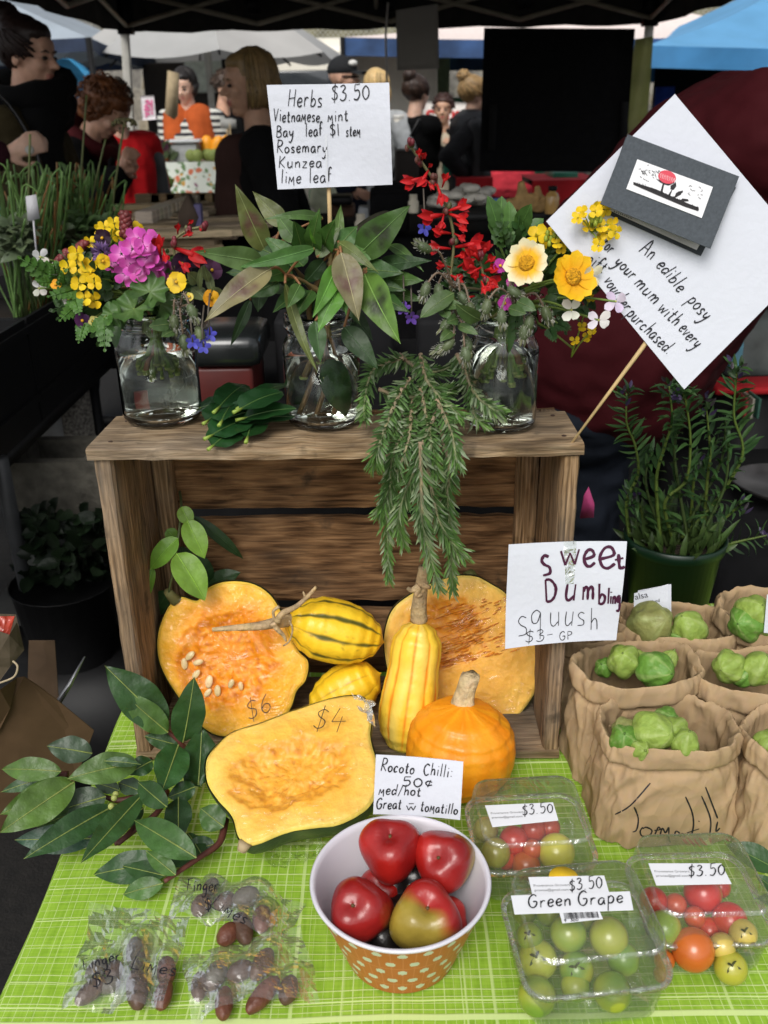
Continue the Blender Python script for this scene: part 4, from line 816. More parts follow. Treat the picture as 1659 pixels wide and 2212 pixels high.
q = MB(); q.tube(smooth([P(-.05, -.135, .60), P(-.045, -.14, .74), P(-.01, -.125, .855), P(.05, -.13, .75), P(.05, -.15, .60)], 6), .012, 8, flat=.5); q.box(P(.0, -.17, .52) - Vector((.17, .045, .10)), P(.0, -.17, .52) + Vector((.15, .045, .11)), bev=.03)
o = q.build('handbag', M('leather_black', (.010, .010, .012), .35, spec=.5)); tag(o, 'black leather handbag on the olive jacket woman\'s shoulder', 'handbag')
for z in (.68, .60): q = MB(); c = P(.052, -.146, z); q.tube([c + Vector((cos(a) * .014, 0, sin(a) * .016)) for a in [i * pi / 6 for i in range(13)]], .0035, 5); q.build('buckle', M('silver', (.6, .6, .6), .2, metal=1), o)
t = aty(5, 332, 2.9)
r_, P, h, H, HL = person('person in maroon sleeve reaching a bare hand in from the left edge', -330, 190, 3.0, 0, .08, hp=.3, top=clothmat('plum', (.030, .007, .012)), bot=DARKJ, hair='short', vox=.008, fine=False, skin='fair', ra=t, la=(.1, .14, .5))
q = MB(); c = aty(64, 324, 2.86); q.lathe([(0, -.004), (.012, -.004), (.013, 0), (.012, .004), (0, .004)], 16, c, Mx=Matrix.Rotation(1.2, 3, 'X')); tag(q.build('small_disc', M('disc_grey', (.35, .34, .30), .5)), 'small pale disc held in the fingertips at the left edge', 'disc')
r_, P, h, H, HL = person('woman with curly red hair in black jumper bending to look down at her hands', 226, 212, 4.4, .05, .46, H=1.67, hp=.72, hy=-.35, skin='warm', top=BK, bot=DARKJ, hair='curly', hc=(.17, .062, .022), vox=.007, ra=aty(255, 372, 4.2), la=aty(266, 378, 4.3))
scarf(r_, P, H, clothmat('maroon_scarf', (.060, .008, .010)), r_=.026, n=2)
q = MB(); c = aty(243, 362, 4.22); q.tube([c + Vector((.0, cos(a) * .033, sin(a) * .033)) for a in [i * pi / 8 for i in range(17)]], .010, 6); o = q.build('wristband', BK); tag(o, 'black wristband on the red haired woman\'s wrist', 'wristband')
r_, P, h, H, HL = person('person in bright red top under an open grey leather jacket, face hidden behind red curls', 252, 200, 5.3, -.9, 0, H=1.62, top=clothmat('bright_red', (.50, .010, .014)), bot=clothmat('grey_trousers', (.025, .027, .035)), vox=.011, fine=False, hair='short')
q = MB(); blob(q, [(P(-.02, .11, .80), P(-.01, .125, .47), .045 * H, .055 * H), (P(-.02, -.11, .80), P(-.01, -.125, .47), .045 * H, .055 * H), (P(-.06, -.08, .79), P(-.06, .08, .79), .04 * H, .04 * H), (P(-.06, -.07, .5), P(-.06, .07, .5), .05 * H, .05 * H), (P(-.06, 0, .77), P(-.06, 0, .5), .05 * H, .06 * H)], [], .012, 3, disp=lambda p: .006 * noise.noise(p * 14)); q.build('jacket', M('leather_grey', (.040, .042, .045), .45, .2, 12, spec=.4), r_)
r_, P, h, H, HL = person('blonde woman in black with dark brown vest seen in profile facing left', 534, 183, 3.65, pi, 0, hy=.4, hp=.06, skin='tan', top=BK, bot=BK, hair='long', hc=(.23, .150, .062), long_=.42, vox=.006, la=(.05, .14, .55), ra=(.04, -.13, .53))
q = MB(); blob(q, [(P(.045, -.05, .78), P(.06, -.06, .40), .05 * H, .062 * H), (P(.045, .05, .78), P(.06, .06, .40), .05 * H, .062 * H)], [], .010, 3, disp=lambda p: .006 * noise.noise(p * 14)); q.build('vest', clothmat('brown_vest', (.045, .022, .018)), r_)
def m_stripe(name, ca, cb, sc_):
    m, t, b = nodes(name); tc = N(t, 'TexCoord'); wv = N(t, 'TexWave', bands_direction='Z', Scale=sc_, Distortion=1.2); L(t, tc.outputs['Object'], wv.inputs['Vector']); L(t, ramp(t, [(.45, ca), (.55, cb)], wv.outputs[0]).outputs[0], b.inputs['Base Color']); b.inputs['Roughness'].default_value = .85; return m
r_, P, h, H, HL = person('stallholder in black and white striped sleeves and orange vest under the umbrella', 398, 186, 7.4, -pi / 2 - .2, .05, hp=.3, top=m_stripe('striped_knit', (.02, .02, .025), (.55, .55, .50), 7), bot=DARKJ, hair='bob', hc=(.012, .009, .008), long_=.3, fine=False, la=(.12, .1, .58), ra=(.14, -.05, .6))
q = MB(); blob(q, [(P(.01, -.05, .80), P(.01, -.055, .50), .062 * H, .075 * H), (P(.01, .05, .80), P(.01, .055, .50), .062 * H, .075 * H)], [], .013, 3); q.build('vest', clothmat('orange_vest', (.42, .085, .02)), r_)
r_, P, h, H, HL = person('man in black with bare forearm behind the blonde woman\'s profile', 489, 190, 7.95, -.6, .1, hp=.2, skin='warm', top=BK, bot=DARKJ, hair='short', fine=False, ra=aty(452, 290, 7.75), la=(.1, .1, .55), hc=(.05, .03, .02))
r_, P, h, H, HL = person('man in black baseball cap with glasses behind the herb sign', 744, 168, 6.7, -.35, 0, skin='warm', top=clothmat('navy', (.012, .016, .03)), bot=DARKJ, hair='cap', fine=False, ra=aty(762, 405, 6.5))
q = MB(); q.tube([h(.05, -.3, .03), h(.36, -.2, .02), h(.4, 0, .03), h(.36, .2, .02), h(.05, .3, .03)], .006, 5); q.build('glasses', BLKP, r_)
q = MB(); c = h(.33, -.16, .36); q.ball(c, (.03, .02, .02), 8, 6); q.build('cap_badge', WHITEP, r_)
r_, P, h, H, HL = person('woman with long bright blonde hair seen from behind, holding a white cup', 816, 190, 7.0, pi / 2 - .4, 0, top=clothmat('pale_grey_top', (.45, .47, .48)), bot=DARKJ, hair='long', hc=(.62, .43, .19), long_=.6, fine=False, ra=aty(858, 290, 6.9), la=(.05, .15, .5))
c = aty(861, 272, 6.84); cp = thing('takeaway_cup', c - Vector((0, 0, .06)), 'white takeaway coffee cup held up beside the herb sign', 'cup'); q = MB(); q.lathe([(0, -.06), (.028, -.06), (.038, .05), (0, .05)], 16, c); q.build('cup', M('cup_white', (.75, .72, .64), .5), cp); q = MB(); q.lathe([(.041, .05), (.041, .06), (.035, .07), (0, .07)], 16, c); q.build('lid', WHITEP, cp)
r_, P, h, H, HL = person('woman in black with dark hair bun, seen from behind, holding a phone', 902, 202, 6.9, pi / 2 - .75, 0, skin='fair', top=BK, bot=clothmat('charcoal_trousers', (.016, .018, .022)), hair='bun', hc=(.035, .018, .012), fine=False, ra=aty(934, 293, 7.1), la=(.1, .12, .52))
q = MB(); q.tube([P(-.07, -.09, .83), P(-.085, .0, .70), P(-.08, .08, .56)], .014, 6, flat=.4); q.build('bag_strap', M('leather_black', None) if 'leather_black' not in MATS else MATS['leather_black'], r_)
c = aty(939, 291, 7.0); q = MB(); q.box(c - Vector((.035, .006, .065)), c + Vector((.035, .006, .065)), bev=.004, rz=.4); tag(q.build('phone', M('phone_case', (.12, .06, .06), .3, .4, 40)), 'mobile phone held up by the woman in black', 'phone')
r_, P, h, H, HL = person('woman with short brown hair in beige top printed with black hearts, facing the camera', 957, 238, 7.7, -pi / 2 - .15, 0, skin='tan', top=clothmat('beige', (.40, .34, .25), var=.06), bot=BK, hair='short', hc=(.045, .018, .012), fine=False, la=aty(982, 322, 7.4), ra=(.05, -.16, .55))
q = MB()
for u, v in ((937, 272), (973, 285), (950, 322), (968, 338), (981, 262)):
    c = aty(u, v, 7.46); 
    pl = (c, Vector((0, -1, 0))); pts = []
    for i in range(20): a = 2 * pi * i / 20; x = 16 * sin(a) ** 3; z = 13 * cos(a) - 5 * cos(2 * a) - 2 * cos(3 * a) - cos(4 * a); pts.append(c + Vector((x * .0021, 0, z * .0021)))
    q.prism(pts, (0, .02, 0))
q.build('hearts', BK, r_)
r_, P, h, H, HL = person('person in black quilted puffer jacket with blond topknot facing right', 1028, 205, 6.6, .1, 0, skin='fair', top=clothmat('puffer_base', (.02, .02, .022)), bot=clothmat('grey_pattern', (.13, .13, .14), var=.7, vs=60), hair='bun', hc=(.38, .24, .10), fine=False, ra=aty(1010, 385, 6.4), skirt=True)
q = MB(); PF = []
for i in range(9):
    z = .80 - i * .038
    for k in (-1, 1): PF.append((P(.0, -.05 * k, z), P(.0, .05 * k, z), .078 * H, .078 * H))
    PF.append((P(-.0 + i * .003, -.125 - i * .003, z), P(.005 + i * .003, -.128 - i * .003, z - .01), .045 * H, .045 * H)); PF.append((P(0, .125, z), P(.005, .128, z - .01), .045 * H, .045 * H))
blob(q, PF, [], .012, 2); q.build('puffer_jacket', M('puffer_black', (.016, .017, .02), .5, .2, 10, spec=.35), r_)
r_, P, h, H, HL = person('person in blue jeans and red top standing behind the black board', 1100, 195, 8.0, pi / 2 + .3, 0, H=1.8, top=clothmat('coral_red', (.48, .035, .05)), bot=clothmat('blue_jeans', (.045, .10, .20), var=.3, vs=6), hair='short', fine=False, la=(.12, .1, .6), ra=(.12, -.1, .6))
# bending stallholder right behind the crate
r_, P, h, H, HL = person('large stallholder in dark red jumper and dark jeans bending over to the right', 1840, 110, 1.9, -.15, .60, hem=1, H=1.84, hp=.3, top=clothmat('dark_red', (.030, .0013, .003), var=.12, vs=5, bump=.2), bot=clothmat('navy_jeans', (.010, .013, .020)), hair='short', bulk=1.5, vox=.011, fine=False, la=(.55, .1, .62), ra=(.5, -.12, .6), topfold=.012)
c = aty(1247, 790, 1.68); q = MB(); q.ball(c, (.007, .004, .007), 10, 6); q.build('rivet', M('copper', (.45, .20, .08), .35, metal=.8), r_)
# ================================================================ foreground: table, crate, squashes
TZ = .75
def m_cloth():
    m, t, b = nodes('cloth_green')
    tc = N(t, 'TexCoord'); nz = N(t, 'TexNoise', Scale=9.0, Detail=2); L(t, tc.outputs['Object'], nz.inputs['Vector'])
    va = N(t, 'VectorMath', operation='MULTIPLY_ADD'); L(t, nz.outputs['Color'], va.inputs[0]); va.inputs[1].default_value = (.006, .006, 0); L(t, tc.outputs['Object'], va.inputs[2])
    sp = N(t, 'SeparateXYZ'); L(t, va.outputs[0], sp.inputs[0])
    def lines(sock, period, width, seed):
        d = N(t, 'Math', operation='DIVIDE'); L(t, sock, d.inputs[0]); d.inputs[1].default_value = period
        w_ = N(t, 'TexNoise', noise_dimensions='1D', Scale=1.3, Detail=1); w_.inputs['W'].default_value = seed
        ad = N(t, 'Math', operation='ADD'); L(t, d.outputs[0], ad.inputs[0]); ad.inputs[1].default_value = seed; L(t, ad.outputs[0], w_.inputs['W'])
        a2 = N(t, 'Math', operation='MULTIPLY_ADD'); L(t, w_.outputs[0], a2.inputs[0]); a2.inputs[1].default_value = 1.1; L(t, d.outputs[0], a2.inputs[2])
        fr = N(t, 'Math', operation='FRACT'); L(t, a2.outputs[0], fr.inputs[0])
        return ramp(t, [(0, 1), (width * .6, 1), (width, 0), (1, 0)], fr.outputs[0]).outputs[0]
    h1 = lines(sp.outputs['Y'], .0105, .13, 0); h2 = lines(sp.outputs['Y'], .037, .04, 7.3); v1 = lines(sp.outputs['X'], .0088, .12, 3.1)
    mp = N(t, 'Mapping'); mp.inputs['Scale'].default_value = (260, 22, 20); L(t, tc.outputs['Object'], mp.inputs[0])
    fn = N(t, 'TexNoise', Scale=1.0, Detail=2); L(t, mp.outputs[0], fn.inputs['Vector'])
    mp2 = N(t, 'Mapping'); mp2.inputs['Scale'].default_value = (25, 420, 20); L(t, tc.outputs['Object'], mp2.inputs[0])
    fn2 = N(t, 'TexNoise', Scale=1.0, Detail=2); L(t, mp2.outputs[0], fn2.inputs['Vector'])
    base = ramp(t, [(.3, (.17, .31, .022)), (.5, (.25, .42, .038)), (.72, (.34, .52, .07))], fn.outputs[0]).outputs[0]
    base = mixc(t, .5, base, ramp(t, [(.3, (.18, .33, .02)), (.7, (.30, .50, .045))], fn2.outputs[0]).outputs[0])
    mx = N(t, 'Math', operation='MAXIMUM'); L(t, h1, mx.inputs[0]); L(t, h2, mx.inputs[1])
    vv = N(t, 'Math', operation='MULTIPLY'); L(t, v1, vv.inputs[0]); vv.inputs[1].default_value = .7
    m2 = N(t, 'Math', operation='MAXIMUM'); L(t, mx.outputs[0], m2.inputs[0]); L(t, vv.outputs[0], m2.inputs[1])
    mk = N(t, 'Math', operation='MULTIPLY'); L(t, m2.outputs[0], mk.inputs[0]); mk.inputs[1].default_value = .8
    c = mixc(t, mk.outputs[0], base, (.62, .74, .32)); L(t, c, b.inputs['Base Color']); b.inputs['Roughness'].default_value = .85; b.inputs['Specular IOR Level'].default_value = .15
    ad = N(t, 'Math', operation='ADD'); L(t, m2.outputs[0], ad.inputs[0]); L(t, fn.outputs[0], ad.inputs[1])
    bp = N(t, 'Bump', Strength=.4, Distance=.001); L(t, ad.outputs[0], bp.inputs['Height']); L(t, bp.outputs[0], b.inputs['Normal'])
    return m
tb = thing('market_table', (.3, .8, 0), 'trestle table under the lime green checked cloth at front', 'table')
q = MB(); q.box((-.335, .38, .715), (1.0, 1.22, .744), (.3, .2, .1)); q.build('table_top', M('plywood', (.25, .17, .1), .7), tb)
for x in (-.28, .94):
    for y in (.45, 1.15): q = MB(); q.tube([(x, y, 0), (x, y, .715)], .016, 10); q.build('leg', M('steel_dark', (.12, .12, .13), .4, metal=.8), tb)
q = MB()
def _cl(u, v):
    a = -.345 - .25 + u * 1.65; bb = .36 - .3 + v * 1.2
    ox = max(0, -.345 - a); oy = max(0, .36 - bb)
    x = max(a, -.345) - .012 * (1 - math.exp(-ox * 20)) + (.012 * sin(bb * 30) * min(1, ox * 8)); y = max(bb, .36) - .01 * (1 - math.exp(-oy * 20)) + (.012 * sin(a * 28) * min(1, oy * 8))
    return Vector((x, y, TZ - ox - oy - .0016 * (1 + fbm((a, bb, 0), 6)) - .0012 * abs(noise.noise(Vector((a * 14 + bb * 9, bb * 5, 3)))) - .0004))
q.grid(_cl, 110, 80); tag(q.build('tablecloth', m_cloth()), 'lime green loosely woven tablecloth with pale checked lines', 'tablecloth')
# ---- wood
def m_wood(name, sc_, dark, mid, light, grey=.35, r=.85):
    m, t, b = nodes(name); tc = N(t, 'TexCoord'); mp = N(t, 'Mapping'); mp.inputs['Scale'].default_value = sc_; L(t, tc.outputs['Object'], mp.inputs[0])
    n0 = N(t, 'TexNoise', Scale=1.2, Detail=2); L(t, mp.outputs[0], n0.inputs['Vector'])
    n1 = N(t, 'TexNoise', Scale=4.0, Detail=6, Distortion=.8); L(t, mp.outputs[0], n1.inputs['Vector'])
    wv = N(t, 'TexWave', Scale=1.0, Distortion=9.0, Detail=3); wv.inputs['Detail Scale'].default_value = .6; L(t, mp.outputs[0], wv.inputs['Vector'])
    c = ramp(t, [(.34, dark), (.5, mid), (.66, light)], n1.outputs[0]).outputs[0]
    c = mixc(t, .35, c, ramp(t, [(.1, dark), (.6, mid), (.95, light)], wv.outputs[0]).outputs[0])
    n2 = N(t, 'TexNoise', Scale=7.0, Detail=5); L(t, tc.outputs['Object'], n2.inputs['Vector'])
    g = ramp(t, [(.42, 0), (.68, grey)], n2.outputs[0]); c = mixc(t, g.outputs[0], c, (.19, .165, .135))
    n3 = N(t, 'TexNoise', Scale=28.0, Detail=4); L(t, tc.outputs['Object'], n3.inputs['Vector'])
    s_ = ramp(t, [(.62, 0), (.72, .65)], n3.outputs[0]); c = mixc(t, s_.outputs[0], c, (.03, .022, .015))
    mp3 = N(t, 'Mapping'); mp3.inputs['Scale'].default_value = tuple(k * 5 if k > 10 else k * 2.5 for k in sc_); L(t, tc.outputs['Object'], mp3.inputs[0]); n4 = N(t, 'TexNoise', Scale=1.6, Detail=3); L(t, mp3.outputs[0], n4.inputs['Vector'])
    c = mixc(t, 1, c, ramp(t, [(.32, .72), (.5, 1.0), (.7, 1.2)], n4.outputs[0]).outputs[0], 'MULTIPLY')
    mp4 = N(t, 'Mapping'); mp4.inputs['Scale'].default_value = tuple(k * .32 if k > 10 else k * 1.1 for k in sc_); L(t, tc.outputs['Object'], mp4.inputs[0]); n5 = N(t, 'TexNoise', Scale=1.5, Detail=5); L(t, mp4.outputs[0], n5.inputs['Vector'])
    c = mixc(t, ramp(t, [(.58, 0), (.72, .6)], n5.outputs[0]).outputs[0], c, (.028, .02, .014))
    L(t, c, b.inputs['Base Color']); b.inputs['Roughness'].default_value = r; b.inputs['Specular IOR Level'].default_value = .2
    bp = N(t, 'Bump', Strength=.8, Distance=.003); L(t, n1.outputs[0], bp.inputs['Height']); L(t, bp.outputs[0], b.inputs['Normal']); return m
W_TOP = m_wood('wood_weathered_top', (4, 60, 60), (.11, .07, .036), (.28, .185, .098), (.42, .31, .19), .55)
W_IN = m_wood('wood_inner_slat', (4, 30, 45), (.055, .026, .010), (.165, .085, .036), (.30, .168, .078), .08)
W_UP = m_wood('wood_upright', (60, 60, 4), (.07, .04, .018), (.21, .125, .058), (.38, .25, .14), .5)
CX, CY, CW, CH, CD = -.0487, .892, .50, .393, .172; CZ = TZ + .001; CYAW = -.018
def cr3(x, y, z): # crate coordinates -> world
    return Vector((CX + x * cos(CYAW) - y * sin(CYAW), CY + x * sin(CYAW) + y * cos(CYAW), CZ + z))
crate = thing('wooden_crate', cr3(0, CD / 2, 0), 'weathered wooden crate standing on its side on the green cloth', 'crate')
def plank(lo, hi, mat, name, seg=14, bow=0, rough=.0009):
    """rough sawn board, long axis subdivided and its edges worn"""
    lo, hi = Vector(lo), Vector(hi); ax = max(range(3), key=lambda k: hi[k] - lo[k]); q = MB(); o = [k for k in range(3) if k != ax]
    def pt(a, i, j):
        p = Vector((0, 0, 0)); p[ax] = lo[ax] + (hi[ax] - lo[ax]) * a; p[o[0]] = lo[o[0]] + (hi[o[0]] - lo[o[0]]) * i; p[o[1]] = lo[o[1]] + (hi[o[1]] - lo[o[1]]) * j
        p += Vector([rough * noise.noise(p * 45 + Vector((k * 9, 3, name.__len__()))) for k in range(3)]) * 1.3
        if bow: p.z += bow * sin(a * pi)
        return cr3(*p)
    e = .06 * 1; rings = []
    prof = [(.04, 0), (.96, 0), (1, .12), (1, .88), (.96, 1), (.04, 1), (0, .88), (0, .12)]
    thin = (hi[o[0]] - lo[o[0]]) < (hi[o[1]] - lo[o[1]])
    if thin: prof = [(b_, a_) for a_, b_ in prof][::-1]
    vs = [pt(a / seg, i, j) for a in range(seg + 1) for i, j in prof]; k = 8
    fs = [(s * k + i, s * k + (i + 1) % k, (s + 1) * k + (i + 1) % k, (s + 1) * k + i) for s in range(seg) for i in range(k)] + [tuple(range(k - 1, -1, -1)), tuple(seg * k + i for i in range(k))]
    q.add(vs, fs); ob = q.build(name, mat, crate, smooth=False)
    bm = bmesh.new(); bm.from_mesh(ob.data); bmesh.ops.recalc_face_normals(bm, faces=bm.faces); bm.to_mesh(ob.data); bm.free(); return ob
plank((-CW / 2 - .004, -.003, CH - .013), (CW / 2 + .002, .116, CH), W_TOP, 'top_board', 30, -.0015, .0016)
plank((-CW / 2, .001, .013), (-CW / 2 + .02, CD - .012, CH - .0135), W_UP, 'side_board', 24)
plank((CW / 2 - .019, .001, .013), (CW / 2, CD - .012, CH - .0135), W_UP, 'side_board', 24)
plank((-CW / 2, 0, 0), (CW / 2, CD - .012, .0125), W_TOP, 'bottom_board', 24)
_sz = lambda v: aty(750, v, CY + CD).z - CZ
for a, b_ in ((_sz(1089), .378), (_sz(1288), _sz(1110)), (.016, _sz(1309))): plank((-CW / 2 + .001, CD - .0115, a), (CW / 2 - .001, CD, b_), W_IN, 'back_slat', 24, 0, .0016)
plank((-CW / 2 + .0205, CD - .034, .0135), (-CW / 2 + .043, CD - .012, CH - .014), W_UP, 'corner_post'); plank((CW / 2 - .045, CD - .034, .0135), (CW / 2 - .0195, CD - .012, CH - .014), W_UP, 'corner_post')
for x, y in ((-.235, .02), (-.236, .09), (.236, .025), (.235, .095)):
    q = MB(); p = cr3(x, y, CH); q.ball(p, (.0028, .0028, .0009), 8, 4); q.build('nail', M('rust_nail', (.06, .035, .025), .6, metal=.4), crate)
q = MB(); q.tube([cr3(-.055, CD - .013, .352), cr3(-.085, CD - .0128, .346), cr3(-.118, CD - .0128, .334)], [.0016, .0006, .0012], 5, (.6, .56, .48)); q.build('paint_scratch', M('paint_fleck', None, .8), crate)
# ---- halved pumpkins
FLESH = M('pumpkin_flesh', None, .42, .10, 60, .25, 90, spec=.35, sss=.12); RIND = M('pumpkin_rind', None, .4, .25, 30, .2, 60)
WRAP = film('cling_film', strength=.28, rough=.1, bs=26, bump=.9, base=.004)
def halfpumpkin(label, outl, cpx, pl, depth, cav, cols, rind, seeds=(), name='pumpkin_half', strings=0, seed=1, wrap=True):
    ox = [hit(u, v, pl) for u, v in outl]; n = pl[1]; K = len(ox)
    cl = []
    for i in range(K): # closed smooth
        a, b_, c, d = ox[i - 1], ox[i], ox[(i + 1) % K], ox[(i + 2) % K]
        for j in range(8):
            t = j / 8; cl.append(.5 * ((2 * b_) + (c - a) * t + (2 * a - 5 * b_ + 4 * c - d) * t * t + (3 * b_ - a - 3 * c + d) * t ** 3))
    C0 = hit(*cpx, pl); NN = len(cl); (cu0, cv0, crx, cry, cang) = cav; CC = hit(cu0, cv0, pl); s0 = pxm(C0.y, cpx[1])
    ex = (hit(cu0 + 10, cv0, pl) - CC).normalized(); ey = n.cross(ex)
    root = thing(name, Vector((C0.x, C0.y, min(p.z for p in cl))), label, 'pumpkin', 'halved pumpkins')
    def cavd(p):
        q = p - CC; x, y = q.dot(ex) / s0, q.dot(ey) / s0; x, y = x * cos(cang) + y * sin(cang), -x * sin(cang) + y * cos(cang)
        return sqrt((x / crx) ** 2 + (y / cry) ** 2) + .22 * fbm(p + Vector((seed, 0, 0)), 55)
    q = MB(); R = 46
    def pos(i, k):
        t = 1 - k / R; p = C0 + (cl[i % NN] - C0) * t; d = cavd(p); h = 0
        if d < 1.05: h = -.011 * min(1, (1.05 - d) * 2.2) + .0017 * fbm(p, 130, 4) * min(1, (1.05 - d) * 3)
        h += .0012 * fbm(p, 40); 
        if t > .965: h -= .004 * ((t - .965) / .035) ** 2
        return p + n * h
    rim, pale, mid, deep, dark = cols
    def colr(p, t):
        d = cavd(p); nz = fbm(p + Vector((0, seed, 0)), 35); n2 = fbm(p, 190, 4)
        c = mixt(pale, mid, min(1, max(0, (1.02 - t) * 2.6 + .5 * nz)))
        if d < 1.25: c = mixt(c, deep, min(.8, max(0, (1.25 - d) * 2.2)))
        if .86 < d < 1.06: c = mixt(c, tuple(k * .86 for k in deep), .7)
        if d < 1.02:
            if n2 > .30 and .35 < d: c = mixt(c, dark, min(.75, (n2 - .30) * 2.6))
            elif n2 < -.2: c = mixt(c, pale, .35)
        if t > .955: c = mixt(c, rim, min(1, (t - .955) * 22))
        return c
    vs = [pos(i, k) for k in range(R) for i in range(NN)] + [pos(0, R)]; fs = []; cs = []
    for k in range(R - 1):
        for i in range(NN):
            f_ = (k * NN + i, k * NN + (i + 1) % NN, (k + 1) * NN + (i + 1) % NN, (k + 1) * NN + i); fs.append(f_[::-1]); cs.append(colr((vs[f_[0]] + vs[f_[2]]) / 2, 1 - (k + .5) / R))
    for i in range(NN): fs.append(((R - 1) * NN + i, R * NN, (R - 1) * NN + (i + 1) % NN)); cs.append(deep)
    q.add(vs, fs, cs); ob = q.build('cut_flesh', FLESH, root)
    if ob.data.polygons[0].normal.dot(n) < 0: ob.data.flip_normals()
    q = MB(); B = 14; vs = []
    for k in range(B + 1):
        a = k / B * pi / 2; w_ = cos(a) ** .75 if k < B else .0
        for i in range(NN):
            o = cl[i]; p = C0 + (o - C0) * (w_ * (1.014 + .03 * sin(k / B * pi))) - n * (depth * sin(a) * (1 + .06 * noise.noise(o * 30)) + .003)
            p.z = max(p.z, TZ + .001); vs.append(p)
    fs = [(k * NN + i, k * NN + (i + 1) % NN, (k + 1) * NN + (i + 1) % NN, (k + 1) * NN + i) for k in range(B) for i in range(NN)]
    cs = [mixt(rind, (rind[0] * 2.2 + .03, rind[1] * 1.9 + .03, rind[2] * 1.5), max(0, fbm(vs[f_[0]], 50))) for f_ in fs]
    q.add(vs, fs, cs); q.build('rind', RIND, root)
    for (u, v, a, ln) in seeds:
        q = MB(); p = hit(u, v, (pl[0] - n * .003, n)); d = ex * cos(a) + ey * sin(a); sd = d.cross(n); Mx = Matrix((d, sd, n)).transposed(); L_ = ln * s0
        q.ball(p, (L_ / 2, L_ / 3.6, L_ / 7), 12, 8, jit((.70, .55, .30), .1), Mx=Mx, fn=lambda z: 1 - .18 * z.x); q.build('seed', M('seed', None, .35, .1, spec=.5), root)
    if wrap:
        q = MB(); vs = []
        for k in range(17):
            t = (k / 16) ** .7
            for i in range(0, NN, 2):
                p = C0 + (cl[i] - C0) * (t * 1.012); vs.append(p + n * (.0025 + .0035 * abs(fbm(p + Vector((seed, 0, 0)), 26)) * (1 - t ** 6) - (.012 if k == 16 else 0)))
        H = NN // 2; fs = [(k * H + i, k * H + (i + 1) % H, (k + 1) * H + (i + 1) % H, (k + 1) * H + i) for k in range(16) for i in range(H)]
        q.add(vs, fs); q.build('cling_film', WRAP, root)
    return root
def crumple(root, px, pl, amp, name='film_edge', nu=16, nv=10, seed=0, mat=None):
    """crumpled sheet of film between four view-pixel corners on plane pl"""
    P = [hit(u, v, pl) for u, v in px]; n = pl[1]; q = MB()
    def fn(u, v):
        p = (P[0] * (1 - u) + P[1] * u) * (1 - v) + (P[3] * (1 - u) + P[2] * u) * v
        e = Vector((noise.cell(p * 60 + Vector((seed, 0, 0))) - .5, noise.noise(p * 80), 0)) * amp * .4
        p = p + n * amp * (abs(noise.noise(p * 55 + Vector((0, seed, 0)))) * 2 + .6 * noise.noise(p * 120)) + e; p.z = max(p.z, TZ + .002); return p
    q.grid(fn, nu, nv); return q.build(name, mat or WRAP, root, smooth=False)
Yv = lambda u, v, y: aty(u, v, y)
PL1 = plane3(Yv(480, 1590, .915), Yv(640, 1590, .915), Yv(500, 1260, .99))
h1 = halfpumpkin('halved orange pumpkin marked $6 with its seeds showing, at left in the crate',
    [(372, 1300), (392, 1290), (425, 1298), (440, 1275), (480, 1258), (530, 1258), (570, 1275), (600, 1310), (640, 1400), (665, 1430), (660, 1470), (640, 1495), (628, 1530), (600, 1565), (540, 1590), (480, 1592), (440, 1575), (400, 1530), (360, 1470), (340, 1420), (340, 1370), (355, 1325)],
    (505, 1425), PL1, .05, (490, 1420, 100, 95, .5), ((.80, .60, .10), (.88, .48, .045), (.86, .36, .012), (.80, .25, .008), (.42, .10, .01)), (.05, .065, .035),
    seeds=[(372, 1390, .2, 42), (390, 1400, 1.3, 24), (405, 1378, .9, 26), (398, 1432, 1.7, 26), (412, 1415, .8, 26), (430, 1430, .3, 24), (452, 1470, 1.4, 30), (425, 1455, .9, 24), (470, 1490, 1.6, 26), (500, 1475, 1.2, 22), (520, 1480, 1.7, 20), (450, 1495, .9, 22)], seed=1)
q = MB(); write(q, '$6', (PL1[0] + PL1[1] * .009, PL1[1]), (538, 1560), (588, 1535), 40, .0011, .25); q.build('price_mark', INK, h1)
q = MB(); q.tube([aty(383, 1300, .985), aty(368, 1285, .985), aty(362, 1278, .98)], [.008, .006, .005], 8, (.16, .15, .05)); q.build('stem', M('stem_green', None, .7), h1)
PL2 = plane3(Yv(1010, 1570, .955), Yv(1100, 1570, .955), Yv(1000, 1250, 1.015))
h2 = halfpumpkin('large halved pumpkin with shiny wrinkled film and shredded orange centre, at right in the crate',
    [(905, 1275), (950, 1255), (990, 1245), (1030, 1247), (1060, 1262), (1095, 1285), (1130, 1330), (1160, 1380), (1172, 1420), (1168, 1470), (1150, 1510), (1120, 1550), (1097, 1572), (1050, 1578), (960, 1560), (890, 1530), (845, 1470), (830, 1400), (835, 1350), (855, 1310)],
    (1005, 1410), PL2, .042, (960, 1370, 82, 70, .3), ((.78, .62, .16), (.88, .54, .11), (.86, .46, .08), (.80, .31, .02), (.50, .14, .01)), (.07, .07, .03), seed=5)
random.seed(3); q = MB()
for k in range(150):
    u = rnd(930, 1110); v = 1330 + rnd(-10, 120) - (u - 930) * .2; ln = rnd(18, 60); a = -.35 + rnd(-.15, .15)
    p = [hit(u + ln * t * cos(a), v + ln * t * sin(a), (PL2[0] + PL2[1] * (-.003 + .004 * sin(t * 3)), PL2[1])) for t in (0, .5, 1)]; q.tube(p, [.0003, .0009, .0003], 4, jit(random.choice([(.55, .17, .01), (.70, .26, .02), (.60, .22, .02), (.80, .42, .1)])))
q.build('stringy_pulp', FLESH, h2)
